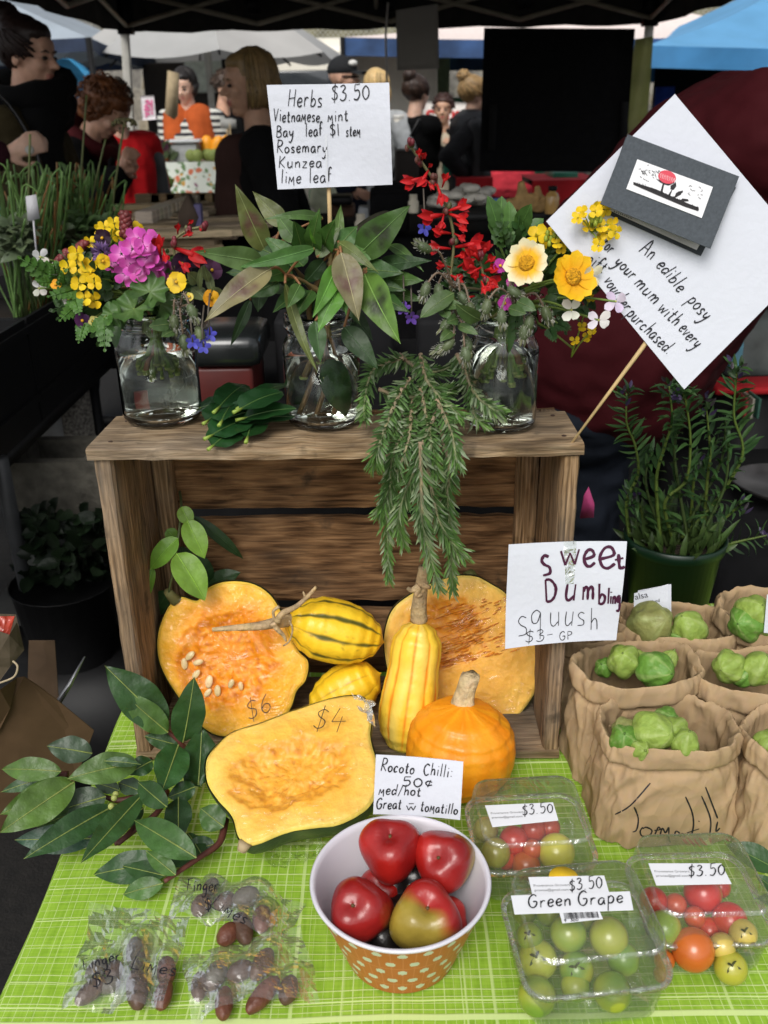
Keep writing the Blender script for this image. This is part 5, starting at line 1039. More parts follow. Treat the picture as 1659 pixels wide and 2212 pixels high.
q = MB(); q.tube([aty(1010, 1250, 1.03), aty(1025, 1240, 1.035)], [.010, .008], 8, (.10, .11, .03)); q.build('stem', M('stem_green', None, .7), h2)
PL3 = plane3(Yv(515, 1822, .712), Yv(730, 1790, .722), Yv(800, 1505, .872))
h3 = halfpumpkin('halved pear-shaped pumpkin marked $4 wrapped in film, lying in front of the crate',
    [(530, 1822), (512, 1800), (500, 1760), (470, 1725), (448, 1690), (443, 1650), (455, 1620), (500, 1580), (560, 1560), (640, 1530), (720, 1505), (770, 1500), (795, 1515), (802, 1550), (800, 1590), (815, 1650), (815, 1700), (795, 1740), (740, 1775), (680, 1785), (620, 1795), (560, 1818)],
    (640, 1660), PL3, .055, (630, 1665, 125, 78, .25), ((.62, .55, .10), (.88, .56, .13), (.87, .48, .075), (.85, .38, .035), (.50, .17, .03)), (.03, .05, .025), seed=9)
q = MB(); write(q, '$4', (PL3[0] + PL3[1] * .0085, PL3[1]), (674, 1575), (742, 1578), 52, .0011, .2); q.build('price_mark', INK, h3)
crumple(h3, [(770, 1500), (815, 1520), (822, 1565), (798, 1565)], (PL3[0], PL3[1]), .012, seed=4, mat=film('cling_film_bunched', strength=.9, rough=.12, bs=60, bump=1, base=.08, milk_sheen=.12))
crumple(h3, [(540, 1815), (745, 1775), (790, 1850), (600, 1885)], (Vector((0, 0, TZ + .004)), Vector((0, 0, 1))), .012, seed=8, nu=30, nv=12)
crumple(h3, [(735, 1785), (800, 1740), (790, 1800), (760, 1840)], (Vector((0, 0, TZ + .01)), Vector((0, 0, 1))), .015, seed=12)
q = MB(); q.tube([hit(530, 1820, PL3), hit(522, 1838, (PL3[0] - PL3[1] * .006, PL3[1]))], [.007, .005], 8, (.35, .27, .15)); q.build('stem', M('stem_green', None, .7), h3)
# ---- whole squashes
SKIN = M('squash_skin', None, .38, .07, 40, .12, 120, spec=.45)
def axm(d):
    d = Vector(d).normalized(); a = d.orthogonal().normalized(); return Matrix((a, d.cross(a), d)).transposed()
def squash(label, c, d, ln, rad, prof, ribs, colf, rib=.05, stem=None, name='delicata_squash', nn=180, kk=64, cat='squash', group='whole squashes'):
    Mx = axm(d); q = MB(); P = []
    for k in range(kk + 1):
        t = k / kk; x = t * (len(prof) - 1); i = min(int(x), len(prof) - 2); f_ = x - i; f_ = f_ * f_ * (3 - 2 * f_)
        P.append(((prof[i] * (1 - f_) + prof[i + 1] * f_) * rad, (t - .5) * ln))
    P[0] = (.0001, P[0][1]); P[-1] = (.0001, P[-1][1])
    base = Vector(c); root = thing(name, base - Vector((0, 0, rad)), label, cat, group)
    q.lathe(P, nn, c, Mx=Mx, fn=lambda a, t, r: r * (1 - rib * (abs(sin(a * ribs / 2 + .3 * sin(t * 4))) ** .0 - abs(sin(a * ribs / 2))) + .012 * sin(a * 2 + t * 6)), colf=colf); q.build('skin', SKIN, root)
    if stem: stem(root, Mx)
    return root
def stripes(ribs, base, st, seed, wid=.16, speck=.3, hi=None):
    def f_(a, t):
        x = (a * ribs / (2 * pi)) % 1; d = abs(x - .0) if x < .5 else 1 - x; e = noise.noise(Vector((cos(a) * 4, sin(a) * 4, t * 7 + seed)))
        c = mixt(base, hi or base, max(0, noise.noise(Vector((cos(a) * 2, sin(a) * 2, t * 3 + seed))) + .2))
        ww = wid * (.55 + .8 * sin(t * pi)) * (.8 + .7 * e)
        if d < ww: c = mixt(c, st, min(1, (ww - d) * 14))
        n3 = noise.noise(Vector((cos(a) * 14, sin(a) * 14, t * 30 + seed)))
        if n3 > 1 - speck - .15 and d < .33: c = mixt(c, st, .8)
        return c
    return f_
def stemfn(pts, rad, col=(.42, .30, .16)):
    def f_(root, Mx):
        q = MB(); pp = smooth(pts, 5); K = len(pp); rr = [lerp(rad[0], rad[-1], i / (K - 1)) for i in range(K)]
        q.tube(pp, rr, 10, [jit(col, .25) for _ in range(K)]); q.build('stem', M('squash_stem', None, .85, .3, 90, .5, 150), root)
    return f_
YEL = (.82, .50, .018); GRN = (.09, .085, .012); ORG_ = (.80, .25, .01)
yA = .965
pa, pb = aty(612, 1338, yA - .01), aty(832, 1388, yA); dd = pb - pa
sa = squash('plump yellow squash with dark green stripes and a branching dry stem', (pa + pb) / 2, dd, dd.length, .0385, [0, .55, .82, .97, 1, 1, .94, .8, .55, 0], 9, stripes(9, YEL, GRN, 3, .13, .28, (.86, .58, .03)), .035,
    stemfn([aty(628, 1340, yA - .012), aty(596, 1345, yA - .03), aty(560, 1352, yA - .04), aty(510, 1356, yA - .045), aty(458, 1360, yA - .05)], (.008, .0022)))
for pts, r_ in (([(598, 1343), (610, 1325), (640, 1310), (665, 1288), (683, 1268)], (.0042, .0018)), ([(590, 1345), (600, 1360), (612, 1372), (618, 1385)], (.004, .0012)), ([(603, 1310), (590, 1322), (596, 1345)], (.002, .0016)), ([(625, 1340), (632, 1360), (625, 1385), (612, 1395)], (.0013, .0009)), ([(660, 1293), (655, 1278)], (.0017, .0009))):
    stemfn([aty(u, v, yA - .042 + .01 * (u > 640)) for u, v in pts], r_)(sa, None)
yC = .96; pa, pb = aty(668, 1530, yC - .02), aty(820, 1455, yC)
dd = pb - pa; squash('yellow squash with thin dark lines half hidden behind the $4 pumpkin', (pa + pb) / 2, dd, dd.length * 1.05, .033, [0, .5, .75, .9, .98, 1, .9, .65, 0], 8, stripes(8, YEL, (.25, .15, .015), 11, .05, .12), .05)
yB = .917; pa, pb = aty(868, 1632, yB - .022), aty(908, 1335, yB + .03); dd = pb - pa
squash('long upright yellow squash with orange stripes leaning against the large pumpkin half', (pa + pb) / 2, dd, dd.length, .0345, [0, .62, .88, .98, 1, .97, .93, .88, .85, .87, .84, .62, 0], 10, stripes(10, (.83, .53, .04), ORG_, 21, .11, .2, (.86, .64, .16)), .05,
    stemfn([aty(905, 1340, yB + .03), aty(905, 1310, yB + .03), aty(910, 1270, yB + .028), aty(916, 1225, yB + .025)], (.0105, .0065)))
sb = bpy.data.objects.get('delicata_squash.002')
for pts in ([(905, 1265), (890, 1275), (880, 1270)], [(905, 1268), (900, 1285), (912, 1284)], [(912, 1262), (930, 1270)]):
    stemfn([aty(u, v, yB + .02) for u, v in pts], (.004, .002))(sb, None)
yO = .858
co = aty(995, 1618, yO); ro = 117 * (co - CAM).dot(cf) / F
def ocol(a, t):
    e = noise.noise(Vector((cos(a) * 3, sin(a) * 3, t * 4))); c = mixt((.80, .24, .006), (.84, .33, .012), max(0, min(1, .5 + e)))
    if noise.noise(Vector((cos(a) * 22, sin(a) * 22, t * 22))) > .56: c = (.84, .40, .05)
    return c
def ostem(root, Mx):
    q = MB(); b_ = aty(998, 1535, yO + .012); pp = smooth([b_, b_ + Vector((.002, .002, .018)), b_ + Vector((.009, .006, .042))], 5); K = len(pp)
    vs = []
    for i, p in enumerate(pp):
        for k in range(30):
            a = 2 * pi * k / 30; r_ = lerp(.0155, .0105, min(1, i / (K - 1) * 1.6)) * (1 + .16 * abs(sin(a * 2.5)) - .08); vs.append(p + Vector((cos(a) * r_, sin(a) * r_, .002 * cos(a * 5))))
    fs = [(i * 30 + k, i * 30 + (k + 1) % 30, (i + 1) * 30 + (k + 1) % 30, (i + 1) * 30 + k) for i in range(K - 1) for k in range(30)] + [tuple((K - 1) * 30 + k for k in range(30))]
    q.add(vs, fs, [jit((.50, .38, .21), .12) for _ in fs]); q.build('stem', M('squash_stem', None, .85, .3, 90, .5, 150), root)
squash('small round orange pumpkin with a thick pale stem, in front of the crate', co, Vector((.06, .05, 1)), ro * 1.86, ro, [0, .6, .87, .97, 1, 1, .97, .88, .66, .18], 14, ocol, .022, ostem, name='orange_pumpkin', cat='pumpkin', group=None)
# ================================================================ jars, herbs and flowers on the crate
random.seed(77)
def Dz(x0, y0, k): return lambda x, y: ((x0 + x / k) * .67770, (y0 + y / k) * .67770)
D3, D4, D5, D6, D7, D8, D9, DR = Dz(250, 1280, 1.952), Dz(0, 1900, 2.0738), Dz(600, 560, 2.0738), Dz(1100, 440, 1.8433), Dz(50, 680, 2.5523), Dz(1700, 1150, 2.218), Dz(0, 2550, 1.659), Dz(1100, 1000, 2.3277)
S5, S7, S6, S4, S3, S8 = (.6777 / k for k in (2.0738, 2.5523, 1.8433, 2.0738, 1.952, 2.218))
GLASS = glassmat('jar_glass', (.95, .98, .96), 1.46); WATER = glassmat('water', (.93, .96, .88), 1.33)
ZT = CZ + CH + .001
def mpp(p): return (p - CAM).dot(cf) / F
def jar(u, vb, r, H, fill, label):
    f0 = atz(u, vb, ZT); c = Vector((f0.x, f0.y + r, ZT)); root = thing('glass_jar', c, label, 'jar', 'glass jars of cut stems')
    out = [(0, 0), (.80, 0), (.93, .02), (1, .07), (1, .68), (.985, .74), (.88, .80), (.84, .835), (.88, .86), (.93, .88), (.93, .95), (.90, 1.0)]
    inn = [(.84, 1.0), (.83, .93), (.80, .84), (.84, .80), (.93, .73), (.955, .67), (.955, .10), (.88, .055), (0, .045)]
    q = MB(); q.lathe([(a * r, b_ * H) for a, b_ in out] + [(a * r, b_ * H) for a, b_ in inn], 56, c); q.build('glass', GLASS, root)
    q = MB(); q.lathe([(0, .047 * H), (.875 * r, .058 * H), (.952 * r, .105 * H), (.952 * r, fill * H), (0, fill * H)], 56, c); q.build('water', WATER, root); return c
J1 = jar(335, 930, .0435, .122, .60, 'glass jar with the left posy of pink geranium'); J2 = jar(696, 935, .041, .118, .62, 'glass jar holding the Vietnamese mint stems'); J3 = jar(1092, 941, .0365, .118, .72, 'glass jar with the right posy of red sage and daisies')
GREEN, DGRN, LGRN = (.055, .115, .022), (.022, .055, .014), (.13, .23, .035)
STEMG = (.16, .24, .05)
def instem(q, J, head, r_=.0016, col=STEMG, sway=.01):
    a = rnd(0, 6); b0 = J + Vector((cos(a) * .016, sin(a) * .014, .055 + rnd(-.012, .01))); m_ = J + Vector((cos(a + 3) * .012, sin(a + 3) * .010, .118)); q.tube(smooth([b0, m_, m_.lerp(head, .5) + Vector((0, 0, sway)), head], 5), [r_ * 1.2] * 10 + [r_ * .7] * 6, 6, jit(col, .2))
    q.tube([b0 + Vector((0, 0, .0)), b0 + Vector((0, 0, .002))], r_ * 1.6, 6, jit((.30, .36, .10), .1))
# ---- Vietnamese mint
BRZ = (.10, .12, .032); PNK = (.18, .16, .075); MAR = (.10, .045, .035); DK = (.020, .022, .012); BRT = (.075, .20, .022)
def mint(label, node, leaves):
    nd = aty(*D5(*node[:2]), node[2]); root = thing('mint_sprig', J2 + Vector((0, 0, .02)), label, 'herb sprig', 'Vietnamese mint sprigs in the middle jar')
    q = MB(); instem(q, J2, nd, .0024, (.20, .13, .05)); 
    for l in leaves:
        b_ = aty(*D5(l[0], l[1]), l[5]); q.tube(smooth([nd, nd.lerp(b_, .5) + Vector((0, 0, .004)), b_], 4), .0014, 5, (.26, .12, .05))
    q.build('stem', M('stem', None, .5, .15, 40, transl=.1), root)
    for x0, y0, x1, y1, w_, ya, yb, col, patch, bend in leaves:
        b_, t_ = aty(*D5(x0, y0), ya), aty(*D5(x1, y1), yb); wd = w_ * S5 * mpp(b_) * 1.12; q = MB(); nr = (CAM - b_).normalized() + Vector((rnd(-.3, .3), 0, rnd(.0, .4)))
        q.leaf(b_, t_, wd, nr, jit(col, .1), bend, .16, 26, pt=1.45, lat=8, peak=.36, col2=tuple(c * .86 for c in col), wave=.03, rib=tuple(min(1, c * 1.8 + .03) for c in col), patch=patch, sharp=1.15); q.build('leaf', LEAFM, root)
mint('bronze tinted mint sprig rising at upper left of the middle jar', (560, 480, .97), [(510, 500, 310, 60, 150, .96, .95, BRZ, MAR, .05), (640, 330, 430, 110, 120, 1.0, 1.02, BRZ, None, -.1), (890, 280, 520, 270, 62, .96, .93, GREEN, None, .25), (720, 440, 580, 250, 115, .95, .97, GREEN, None, .05), (865, 450, 800, 290, 80, .94, .93, BRT, None, 0), (520, 500, 600, 380, 70, .97, .99, (.16, .08, .05), None, 0)])
mint('mint sprig with wide pale leaves reaching left of the middle jar', (650, 660, .93), [(500, 575, 50, 500, 140, .93, .88, (.10, .17, .05), None, .08), (835, 480, 330, 610, 92, .92, .90, (.06, .15, .03), None, .2), (545, 615, 105, 950, 165, .91, .87, PNK, MAR, .12), (640, 710, 845, 1320, 70, .90, .87, BRZ, None, -.45), (740, 720, 660, 870, 95, .91, .89, GREEN, None, .1), (410, 820, 280, 1130, 70, .98, .97, DGRN, None, .1), (480, 700, 460, 900, 120, .98, .97, DGRN, None, .1)])
mint('mint sprig with one broad dark-chevroned leaf at upper right', (1040, 420, .96), [(980, 450, 1010, 190, 70, .96, .98, (.09, .16, .03), None, .05), (1050, 400, 1380, 205, 56, 1.0, 1.06, (.05, .045, .02), None, .3), (1120, 530, 1465, 195, 200, .95, .93, GREEN, DK, .05), (1330, 460, 1545, 610, 70, .97, .93, GREEN, None, .2), (850, 540, 1010, 330, 90, .94, .95, (.07, .11, .025), None, 0), (1060, 470, 1130, 380, 60, .97, .99, DGRN, None, 0)])
mint('mint sprig hanging in the centre with a pale pinkish leaf', (1000, 490, .92), [(990, 440, 1245, 625, 75, .92, .89, (.10, .13, .03), None, .25), (1010, 510, 1128, 955, 180, .90, .87, PNK, MAR, .05), (985, 590, 830, 930, 115, .90, .86, BRT, None, .1), (1000, 735, 858, 1027, 140, .89, .86, BRT, None, .1), (1010, 660, 1045, 920, 75, .90, .88, BRT, None, .05), (900, 560, 760, 720, 110, .96, .96, DGRN, None, .1)])
mint('mint sprig of drooping green leaves over the right side of the jar', (1160, 640, .94), [(1165, 650, 1392, 1105, 200, .91, .86, (.10, .19, .028), DK, .1), (1230, 610, 1600, 555, 110, .96, .93, DGRN, None, .1), (1290, 690, 1545, 690, 115, .96, .93, GREEN, None, .15), (1310, 770, 1545, 820, 95, .97, .94, GREEN, None, .15), (840, 960, 875, 1235, 110, .90, .885, (.035, .09, .02), None, .05), (1030, 1000, 1255, 1275, 140, .91, .89, DGRN, None, .1), (1050, 870, 1220, 1090, 110, .97, .96, DGRN, None, 0)])
q = MB()
for k in range(26):
    x, y = rnd(560, 1300), rnd(480, 920); b_ = aty(*D5(850 + (x - 850) * .35, 750), .97); t_ = aty(*D5(x, y), rnd(.97, 1.02)); q.leaf(b_.lerp(t_, .3), t_, .020, (rnd(-.4, .4), -.8, .5), jit((.02, .045, .012), .3), .1, n=8)
root = thing('mint_sprig', J2, 'dark mint foliage deep at the centre of the middle jar', 'herb sprig', 'Vietnamese mint sprigs in the middle jar'); q.build('foliage', LEAFM, root); q = MB()
sp_ = [(560, 640, 250, 640), (600, 700, 380, 800), (620, 640, 420, 560), (700, 560, 500, 400), (760, 520, 700, 300), (820, 500, 860, 230), (900, 480, 960, 300), (960, 500, 1120, 330), (1080, 560, 1320, 420), (1120, 620, 1420, 640), (1100, 680, 1440, 760), (1060, 720, 1330, 900), (760, 740, 560, 900), (820, 760, 700, 950), (900, 780, 940, 990), (1000, 760, 1130, 980), (680, 620, 480, 690), (760, 600, 640, 480), (1160, 520, 1290, 300), (720, 680, 640, 820), (1180, 740, 1460, 900), (640, 560, 400, 440)]
for (x0, y0, x1, y1) in sp_: b_ = aty(*D5(x0, y0), .95); q.leaf(b_, aty(*D5(x1, y1), .92 + rnd(-.02, .05)), rnd(.016, .026), (CAM - b_).normalized() + Vector((rnd(-.5, .5), 0, rnd(0, .5))), jit(random.choice([(.045, .115, .022), (.06, .14, .025), (.035, .085, .02)]), .2), rnd(0, .2), .16, 18, pt=1.4, lat=6, peak=.34, wave=.03, rib=(.12, .2, .05))
o = q.build('leaves', LEAFM, root)
q = MB(); b_ = J2 + Vector((.018, -.012, .03)); q.leaf(b_ + Vector((-.01, 0, .042)), b_ + Vector((.004, -.004, -.018)), .03, (0, -1, .2), (.03, .09, .02), .05); q.build('submerged_leaf', LEAFM, root)
q = MB()
for k in range(3): q.tube(smooth([J2 + Vector((-.02 + k * .014, 0, .012)), J2 + Vector((-.004 + k * .01, .005, .06)), J2 + Vector((.0, .0, .13))], 5), .0022, 6, (.22, .13, .06))
q.build('stem', M('stem', None), root)
# ---- flower builders
PETAL = M('petal', None, .55, .08, 80, .1, 120, spec=.3, transl=.22)
def petals(q, c, n, num, ln, wd, cols, cup=.3, spread=1.0, start=0, tip=None, fold=-.12, seg=6, peak=.6, rn=.1):
    n = Vector(n).normalized(); a = n.orthogonal().normalized(); b_ = n.cross(a)
    for k in range(num):
        t = start + 2 * pi * k / num * spread + rnd(-rn, rn); d = (a * cos(t) + b_ * sin(t)); e = (d + n * cup).normalized(); cc = cols(k) if callable(cols) else cols
        o = len(q.c); q.leaf(c + d * ln * .08, c + e * ln * rnd(.9, 1.08), wd * rnd(.9, 1.1), n - d * cup, jit(cc, .07), rnd(-.2, .05), fold, seg, peak=peak, sharp=.55)
        if tip:
            for i in range(o, len(q.c)):
                s_ = ((i - o) // 4 + .5) / seg
                q.c[i] = tip(s_, q.c[i], k)
def flowerthing(name, label, cat, J, head, group=None, stem=True, col=STEMG, r_=.0016):
    root = thing(name, J + Vector((0, 0, .03)), label, cat, group)
    if stem: q = MB(); instem(q, J, head, r_, col); q.build('stem', M('stem', None), root)
    return root
def facing(p, k=1.0): return ((CAM - p).normalized() * k + Vector((rnd(-.5, .5), rnd(-.2, .2), rnd(-.2, .6)))).normalized()
YLW = (.80, .55, .012)
def mustard(label, J, D, pts, y, S, size=62, buds=None):
    c0 = aty(*D(*pts[0]), y); root = flowerthing('mustard_flower', label, 'flower', J, c0 + Vector((0, .01, -.01)), 'yellow mustard flower clusters')
    st = MB(); hub = c0 + Vector((0, .012, -.02))
    for x, yy in pts:
        p = aty(*D(x, yy), y + rnd(-.012, .012)); s = size * S * mpp(p); q = MB(); n = facing(p, .9); petals(q, p, n, 4, s * .62, s * .52, YLW, .25, seg=5, rn=.25)
        for k in range(5): q.ball(p + n * s * .12 + Vector((rnd(-1, 1), rnd(-1, 1), rnd(-1, 1))) * s * .06, s * .05, 6, 4, (.55, .45, .02))
        q.build('blossom', PETAL, root); st.tube(smooth([hub, hub.lerp(p, .5) + Vector((0, 0, .003)), p - n * .003], 3), .0007, 4, (.22, .32, .04))
    if buds:
        for x, yy in buds: p = aty(*D(x, yy), y - .004); st.ball(p, (.0022, .0022, .0034), 7, 5, (.30, .36, .04)); st.tube([hub, p], .0006, 4, (.2, .3, .04))
    st.build('stalks', M('stem', None), root)
mustard('bright yellow mustard flower cluster left of the pink geranium', J1, D7, [(570, 450), (515, 570), (640, 560), (560, 690), (640, 710), (490, 375), (430, 440), (500, 325), (430, 530), (610, 420), (470, 640), (590, 480)], .905, S7, 125, [(470, 490), (490, 480), (480, 510), (455, 480)])
mustard('yellow mustard flower cluster behind the pink geranium', J1, D7, [(720, 110), (800, 80), (760, 160), (830, 180), (690, 140), (610, 240), (960, 120), (1000, 140), (860, 130)], .97, S7, 105, [(840, 130), (860, 140)])
GER = (.66, .095, .46)
root = flowerthing('geranium_flower', 'bright magenta pink geranium head with dark blotches in left jar', 'flower', J1, aty(*D7(1000, 420), .93), r_=.0024)
def gtip(s_, c, k): return mixt(c, (.16, .008, .06), .85) if (k in (0, 1) and .3 < s_ < .72) else mixt((.85, .35, .70), c, min(1, s_ * 2.2))
for x, y, dx, dy in ((860, 330, -.4, .3), (950, 290, -.1, .5), (1065, 360, .2, .2), (1130, 380, .4, .1), (985, 210, 0, .8), (1075, 225, .3, .8), (890, 490, -.4, -.4), (1120, 510, .3, -.5), (1000, 470, 0, -.2), (800, 390, -.7, 0), (1185, 450, .7, -.2), (940, 420, 0, 0), (1050, 280, 0, .5)):
    p = aty(*D7(x, y), .895 + .03 * (abs(x - 1000) / 230) ** 2 + (.02 if y < 260 else 0)); q = MB(); n = (CAM - p).normalized() + Vector((dx, 0, dy)) * .8; s = 128 * S7 * mpp(p); petals(q, p, n, 5, s * .85, s * .62, GER, .55, start=rnd(.9, 1.5), tip=gtip, rn=.2, seg=7, peak=.62); q.build('floret', PETAL, root)
def pansy(label, J, D, x, y, dep, size, cu_, cl_, S, name='viola_flower', n=None):
    p = aty(*D(x, y), dep); root = flowerthing(name, label, 'flower', J, p + Vector((0, .006, -.004))); q = MB(); s = size * S * mpp(p); n = n or facing(p); 
    petals(q, p, n, 5, s * .55, s * .55, lambda k: cu_ if k in (1, 2) else cl_, .1, start=.5, rn=.05, seg=5, tip=lambda s_, c, k: mixt(c, (.015, .004, .01), .9) if (k in (0, 3, 4) and cu_ != cl_ and s_ < .3) else c); q.ball(p + Vector(n) * .001, .0016, 7, 5, (.7, .4, .02)); q.build('petals', PETAL, root)
PUR = (.020, .004, .018); 
pansy('yellow viola with dark whiskered face above the jar mouth', J1, D7, 1310, 560, .885, 170, YLW, (.78, .5, .02), S7)
pansy('small yellow viola between mustard and geranium', J1, D7, 710, 390, .895, 120, (.78, .48, .01), YLW, S7)
pansy('dark purple pansy behind the pink geranium', J1, D7, 705, 200, .94, 140, PUR, PUR, S7); pansy('dark maroon pansy right of the pink geranium', J1, D7, 1350, 410, .90, 170, PUR, PUR, S7); pansy('dark maroon pansy behind the red sage flower', J1, D7, 1450, 370, .93, 140, PUR, PUR, S7)
pansy('deep purple pansy hanging below the left mustard flowers', J1, D7, 540, 875, .89, 130, (.06, .012, .07), (.06, .012, .07), S7); pansy('cream viola drooping beside the purple pansy', J1, D7, 635, 880, .89, 85, (.55, .50, .18), (.45, .42, .12), S7)
pansy('purple tinted pansy right of the left jar posy', J1, D7, 1600, 460, .92, 170, (.09, .03, .07), (.07, .025, .06), S7); pansy('golden viola half hidden under the pink mint leaf', J1, D7, 1590, 690, .90, 130, (.75, .38, .01), (.7, .3, .01), S7); pansy('tiny pale yellow bud above the borage', J1, D7, 1415, 680, .88, 70, (.7, .58, .12), (.6, .5, .1), S7); pansy('orange petal flower at far left of the posy', J1, D7, 330, 580, .90, 90, (.85, .38, .01), (.8, .35, .01), S7); pansy('orange and white small flower low at left', J1, D7, 430, 700, .90, 100, (.8, .36, .01), (.75, .7, .6), S7)
root = flowerthing('chive_flower', 'round lilac chive flower between yellow mustard and geranium', 'flower', J1, aty(*D7(700, 330), .93)); q = MB(); c = aty(*D7(700, 315), .91)
for k in range(90): d = Vector((rnd(-1, 1), rnd(-1, .4), rnd(-.7, 1))).normalized(); q.leaf(c + d * .003, c + d * rnd(.010, .0135), .003, d.orthogonal(), jit((.23, .14, .32), .25), n=3)
q.build('florets', PETAL, root)
def whiteflower(label, J, D, x, y, dep, S, size, col=(.72, .70, .66)):
    p = aty(*D(x, y), dep); root = flowerthing('rocket_flower', label, 'flower', J, p, 'white cross-shaped rocket flowers'); q = MB(); s = size * S * mpp(p); petals(q, p, facing(p), 4, s * .6, s * .42, col, .15, seg=5, rn=.25); q.ball(p, .0012, 6, 4, (.5, .5, .15)); q.build('petals', PETAL, root)
for x, y, l in ((200, 355, 'topmost white rocket flower at the far left of the posy'), (352, 455, 'white rocket flower beside the left mustard cluster'), (190, 610, 'lowest white rocket flower at the far left')): whiteflower(l, J1, D7, x, y, .91, S7, 130)
RED = (.50, .010, .012); RD2 = (.34, .006, .012)
def sage(label, J, D, stem, fl, y, S, k=1.0):
    pts = [aty(*D(a, b_), y + .01 * i / max(1, len(stem) - 1)) for i, (a, b_) in enumerate(stem)]; root = thing('red_sage', J + Vector((0, 0, .03)), label, 'flower', 'scarlet sage stems'); q = MB(); a = rnd(0, 6)
    q.tube(smooth([J + Vector((cos(a) * .015, sin(a) * .012, .06)), J + Vector((0, 0, .12))] + pts, 4), [.0017] * 40, 6, (.15, .13, .05)) if False else q.tube(smooth([J + Vector((cos(a) * .015, sin(a) * .012, .06)), J + Vector((0, 0, .12))] + pts, 4), .0015, 6, (.14, .13, .05))
    for x, yy in stem[1:]:
        for _ in range(6): p = aty(*D(x + rnd(-18, 18), yy + rnd(-25, 25)), y + rnd(-.004, .006)); q.ball(p, (.0024, .0022, .0034), 6, 5, random.choice([(.10, .10, .04), (.12, .04, .03), (.16, .02, .03)]))
    q.build('stem', M('stem', None), root)
    for (x0, y0, x1, y1) in fl:
        p0, p1 = aty(*D(x0, y0), y + rnd(-.004, .004)), aty(*D(x1, y1), y - rnd(.005, .02)); q = MB(); d = (p1 - p0); ln = d.length; dn = d.normalized(); nn = (CAM - p0).normalized(); sd = dn.cross(nn); w_ = ln * .11 * k; cc = jit(RED, .15)
        q.tube([p0, p0.lerp(p1, .35), p0.lerp(p1, .6)], [w_ * .35, w_ * .6, w_ * .8], 8, cc); m_ = p0.lerp(p1, .55)
        q.leaf(m_ - dn * w_, p1 + sd * w_ * .8, w_ * 2.4, nn, cc, .15, .5, 6); q.leaf(m_ - dn * w_, p1 - sd * w_ * 2.2 - dn * ln * .08, w_ * 2.2, nn, jit(RED, .15), -.3, .1, 6); q.leaf(m_, m_ + dn * ln * .25 - sd * w_ * 3, w_ * 1.8, nn, jit(RD2, .15), -.3, .1, 5); q.leaf(m_, m_ + dn * ln * .3 + sd * w_ * 2.6, w_ * 1.6, nn, jit(RD2, .15), .2, .1, 5)
        q.build('bloom', PETAL, root)
sage('red sage blooms right of the pink geranium', J1, D7, [(1290, 620), (1300, 430), (1290, 230), (1400, 140), (1530, 110)], [(1290, 280, 1560, 380), (1180, 360, 1150, 170), (1300, 370, 1420, 470), (1200, 290, 1230, 400), (1320, 170, 1315, 80), (1360, 190, 1440, 150), (1400, 100, 1440, 50), (1490, 110, 1510, 145)], .90, S7)
sage('tall scarlet sage spike with open red trumpets in the right jar', J3, D6, [(640, 950), (640, 600), (600, 420), (520, 250), (440, 130), (380, 40)], [(480, 230, 325, 270), (490, 190, 430, 290), (470, 240, 530, 300), (540, 270, 580, 400), (570, 290, 600, 200), (600, 430, 740, 385), (600, 440, 730, 490), (590, 450, 430, 470), (580, 450, 560, 540), (620, 560, 510, 545), (640, 560, 710, 600), (620, 650, 480, 640), (650, 640, 840, 610), (620, 760, 530, 740), (640, 700, 720, 680), (440, 130, 430, 60), (450, 130, 470, 85), (490, 175, 510, 150), (660, 760, 760, 700), (600, 800, 700, 840), (640, 500, 720, 540)], .915, S6)
sage('dense scarlet sage head beside the cream tipped daisy', J3, D6, [(850, 1050), (820, 850), (790, 700)], [(800, 760, 720, 800), (820, 740, 880, 690), (800, 800, 910, 870), (820, 780, 900, 760), (780, 780, 690, 720), (800, 840, 830, 915), (810, 700, 840, 600), (790, 720, 730, 640), (770, 850, 760, 780), (830, 820, 860, 900), (760, 930, 680, 945), (780, 700, 700, 660)], .90, S6, 1.25)
# berry spikes
for D, x0, y0, x1, y1, dep, J, l in ((D7, 905, 190, 890, 0, .955, J1, 'dark red knobbly seed spike above the geranium'), (D7, 350, 410, 430, 310, .96, J1, 'dark red seed head behind the white rocket flower'), (D7, 480, 310, 570, 240, .97, J1, 'dark red seed head behind yellow mustard flowers')):
    p0, p1 = aty(*D(x0, y0), dep), aty(*D(x1, y1), dep); root = flowerthing('seed_spike', l, 'seed spike', J, p0); q = MB()
    for k in range(34): t = k / 33; a = k * 2.4; q.ball(p0.lerp(p1, t) + Vector((cos(a), sin(a), 0)) * .0045 * (1 - .4 * t), .0036, 7, 5, jit((.12, .018, .018), .3))
    q.build('seeds', M('seeds_red', None, .5), root)
def daisy(label, D, x, y, dep, r, S, tip, n):
    p = aty(*D(x, y), dep); root = flowerthing('crown_daisy', label, 'flower', J3, p - Vector(n) * .004, 'crown daisies in the right jar', r_=.002); s = r * S * mpp(p); q = MB(); n = Vector(n).normalized(); petals(q, p, n, 12, s, s * .54, (.82, .46, .008), .12, tip=tip, seg=7, peak=.66, rn=.12, fold=.12); q.build('petals', PETAL, root)
    q = MB(); q.ball(p + n * .0015, (s * .34, s * .34, s * .17), 20, 10, (.72, .34, .006), Mx=axm(n), fn=lambda z: 1 + .12 * noise.noise(z * 14)); q.build('flower_centre', M('daisy_centre', None, .8, .3, 400, .8, 500), root)
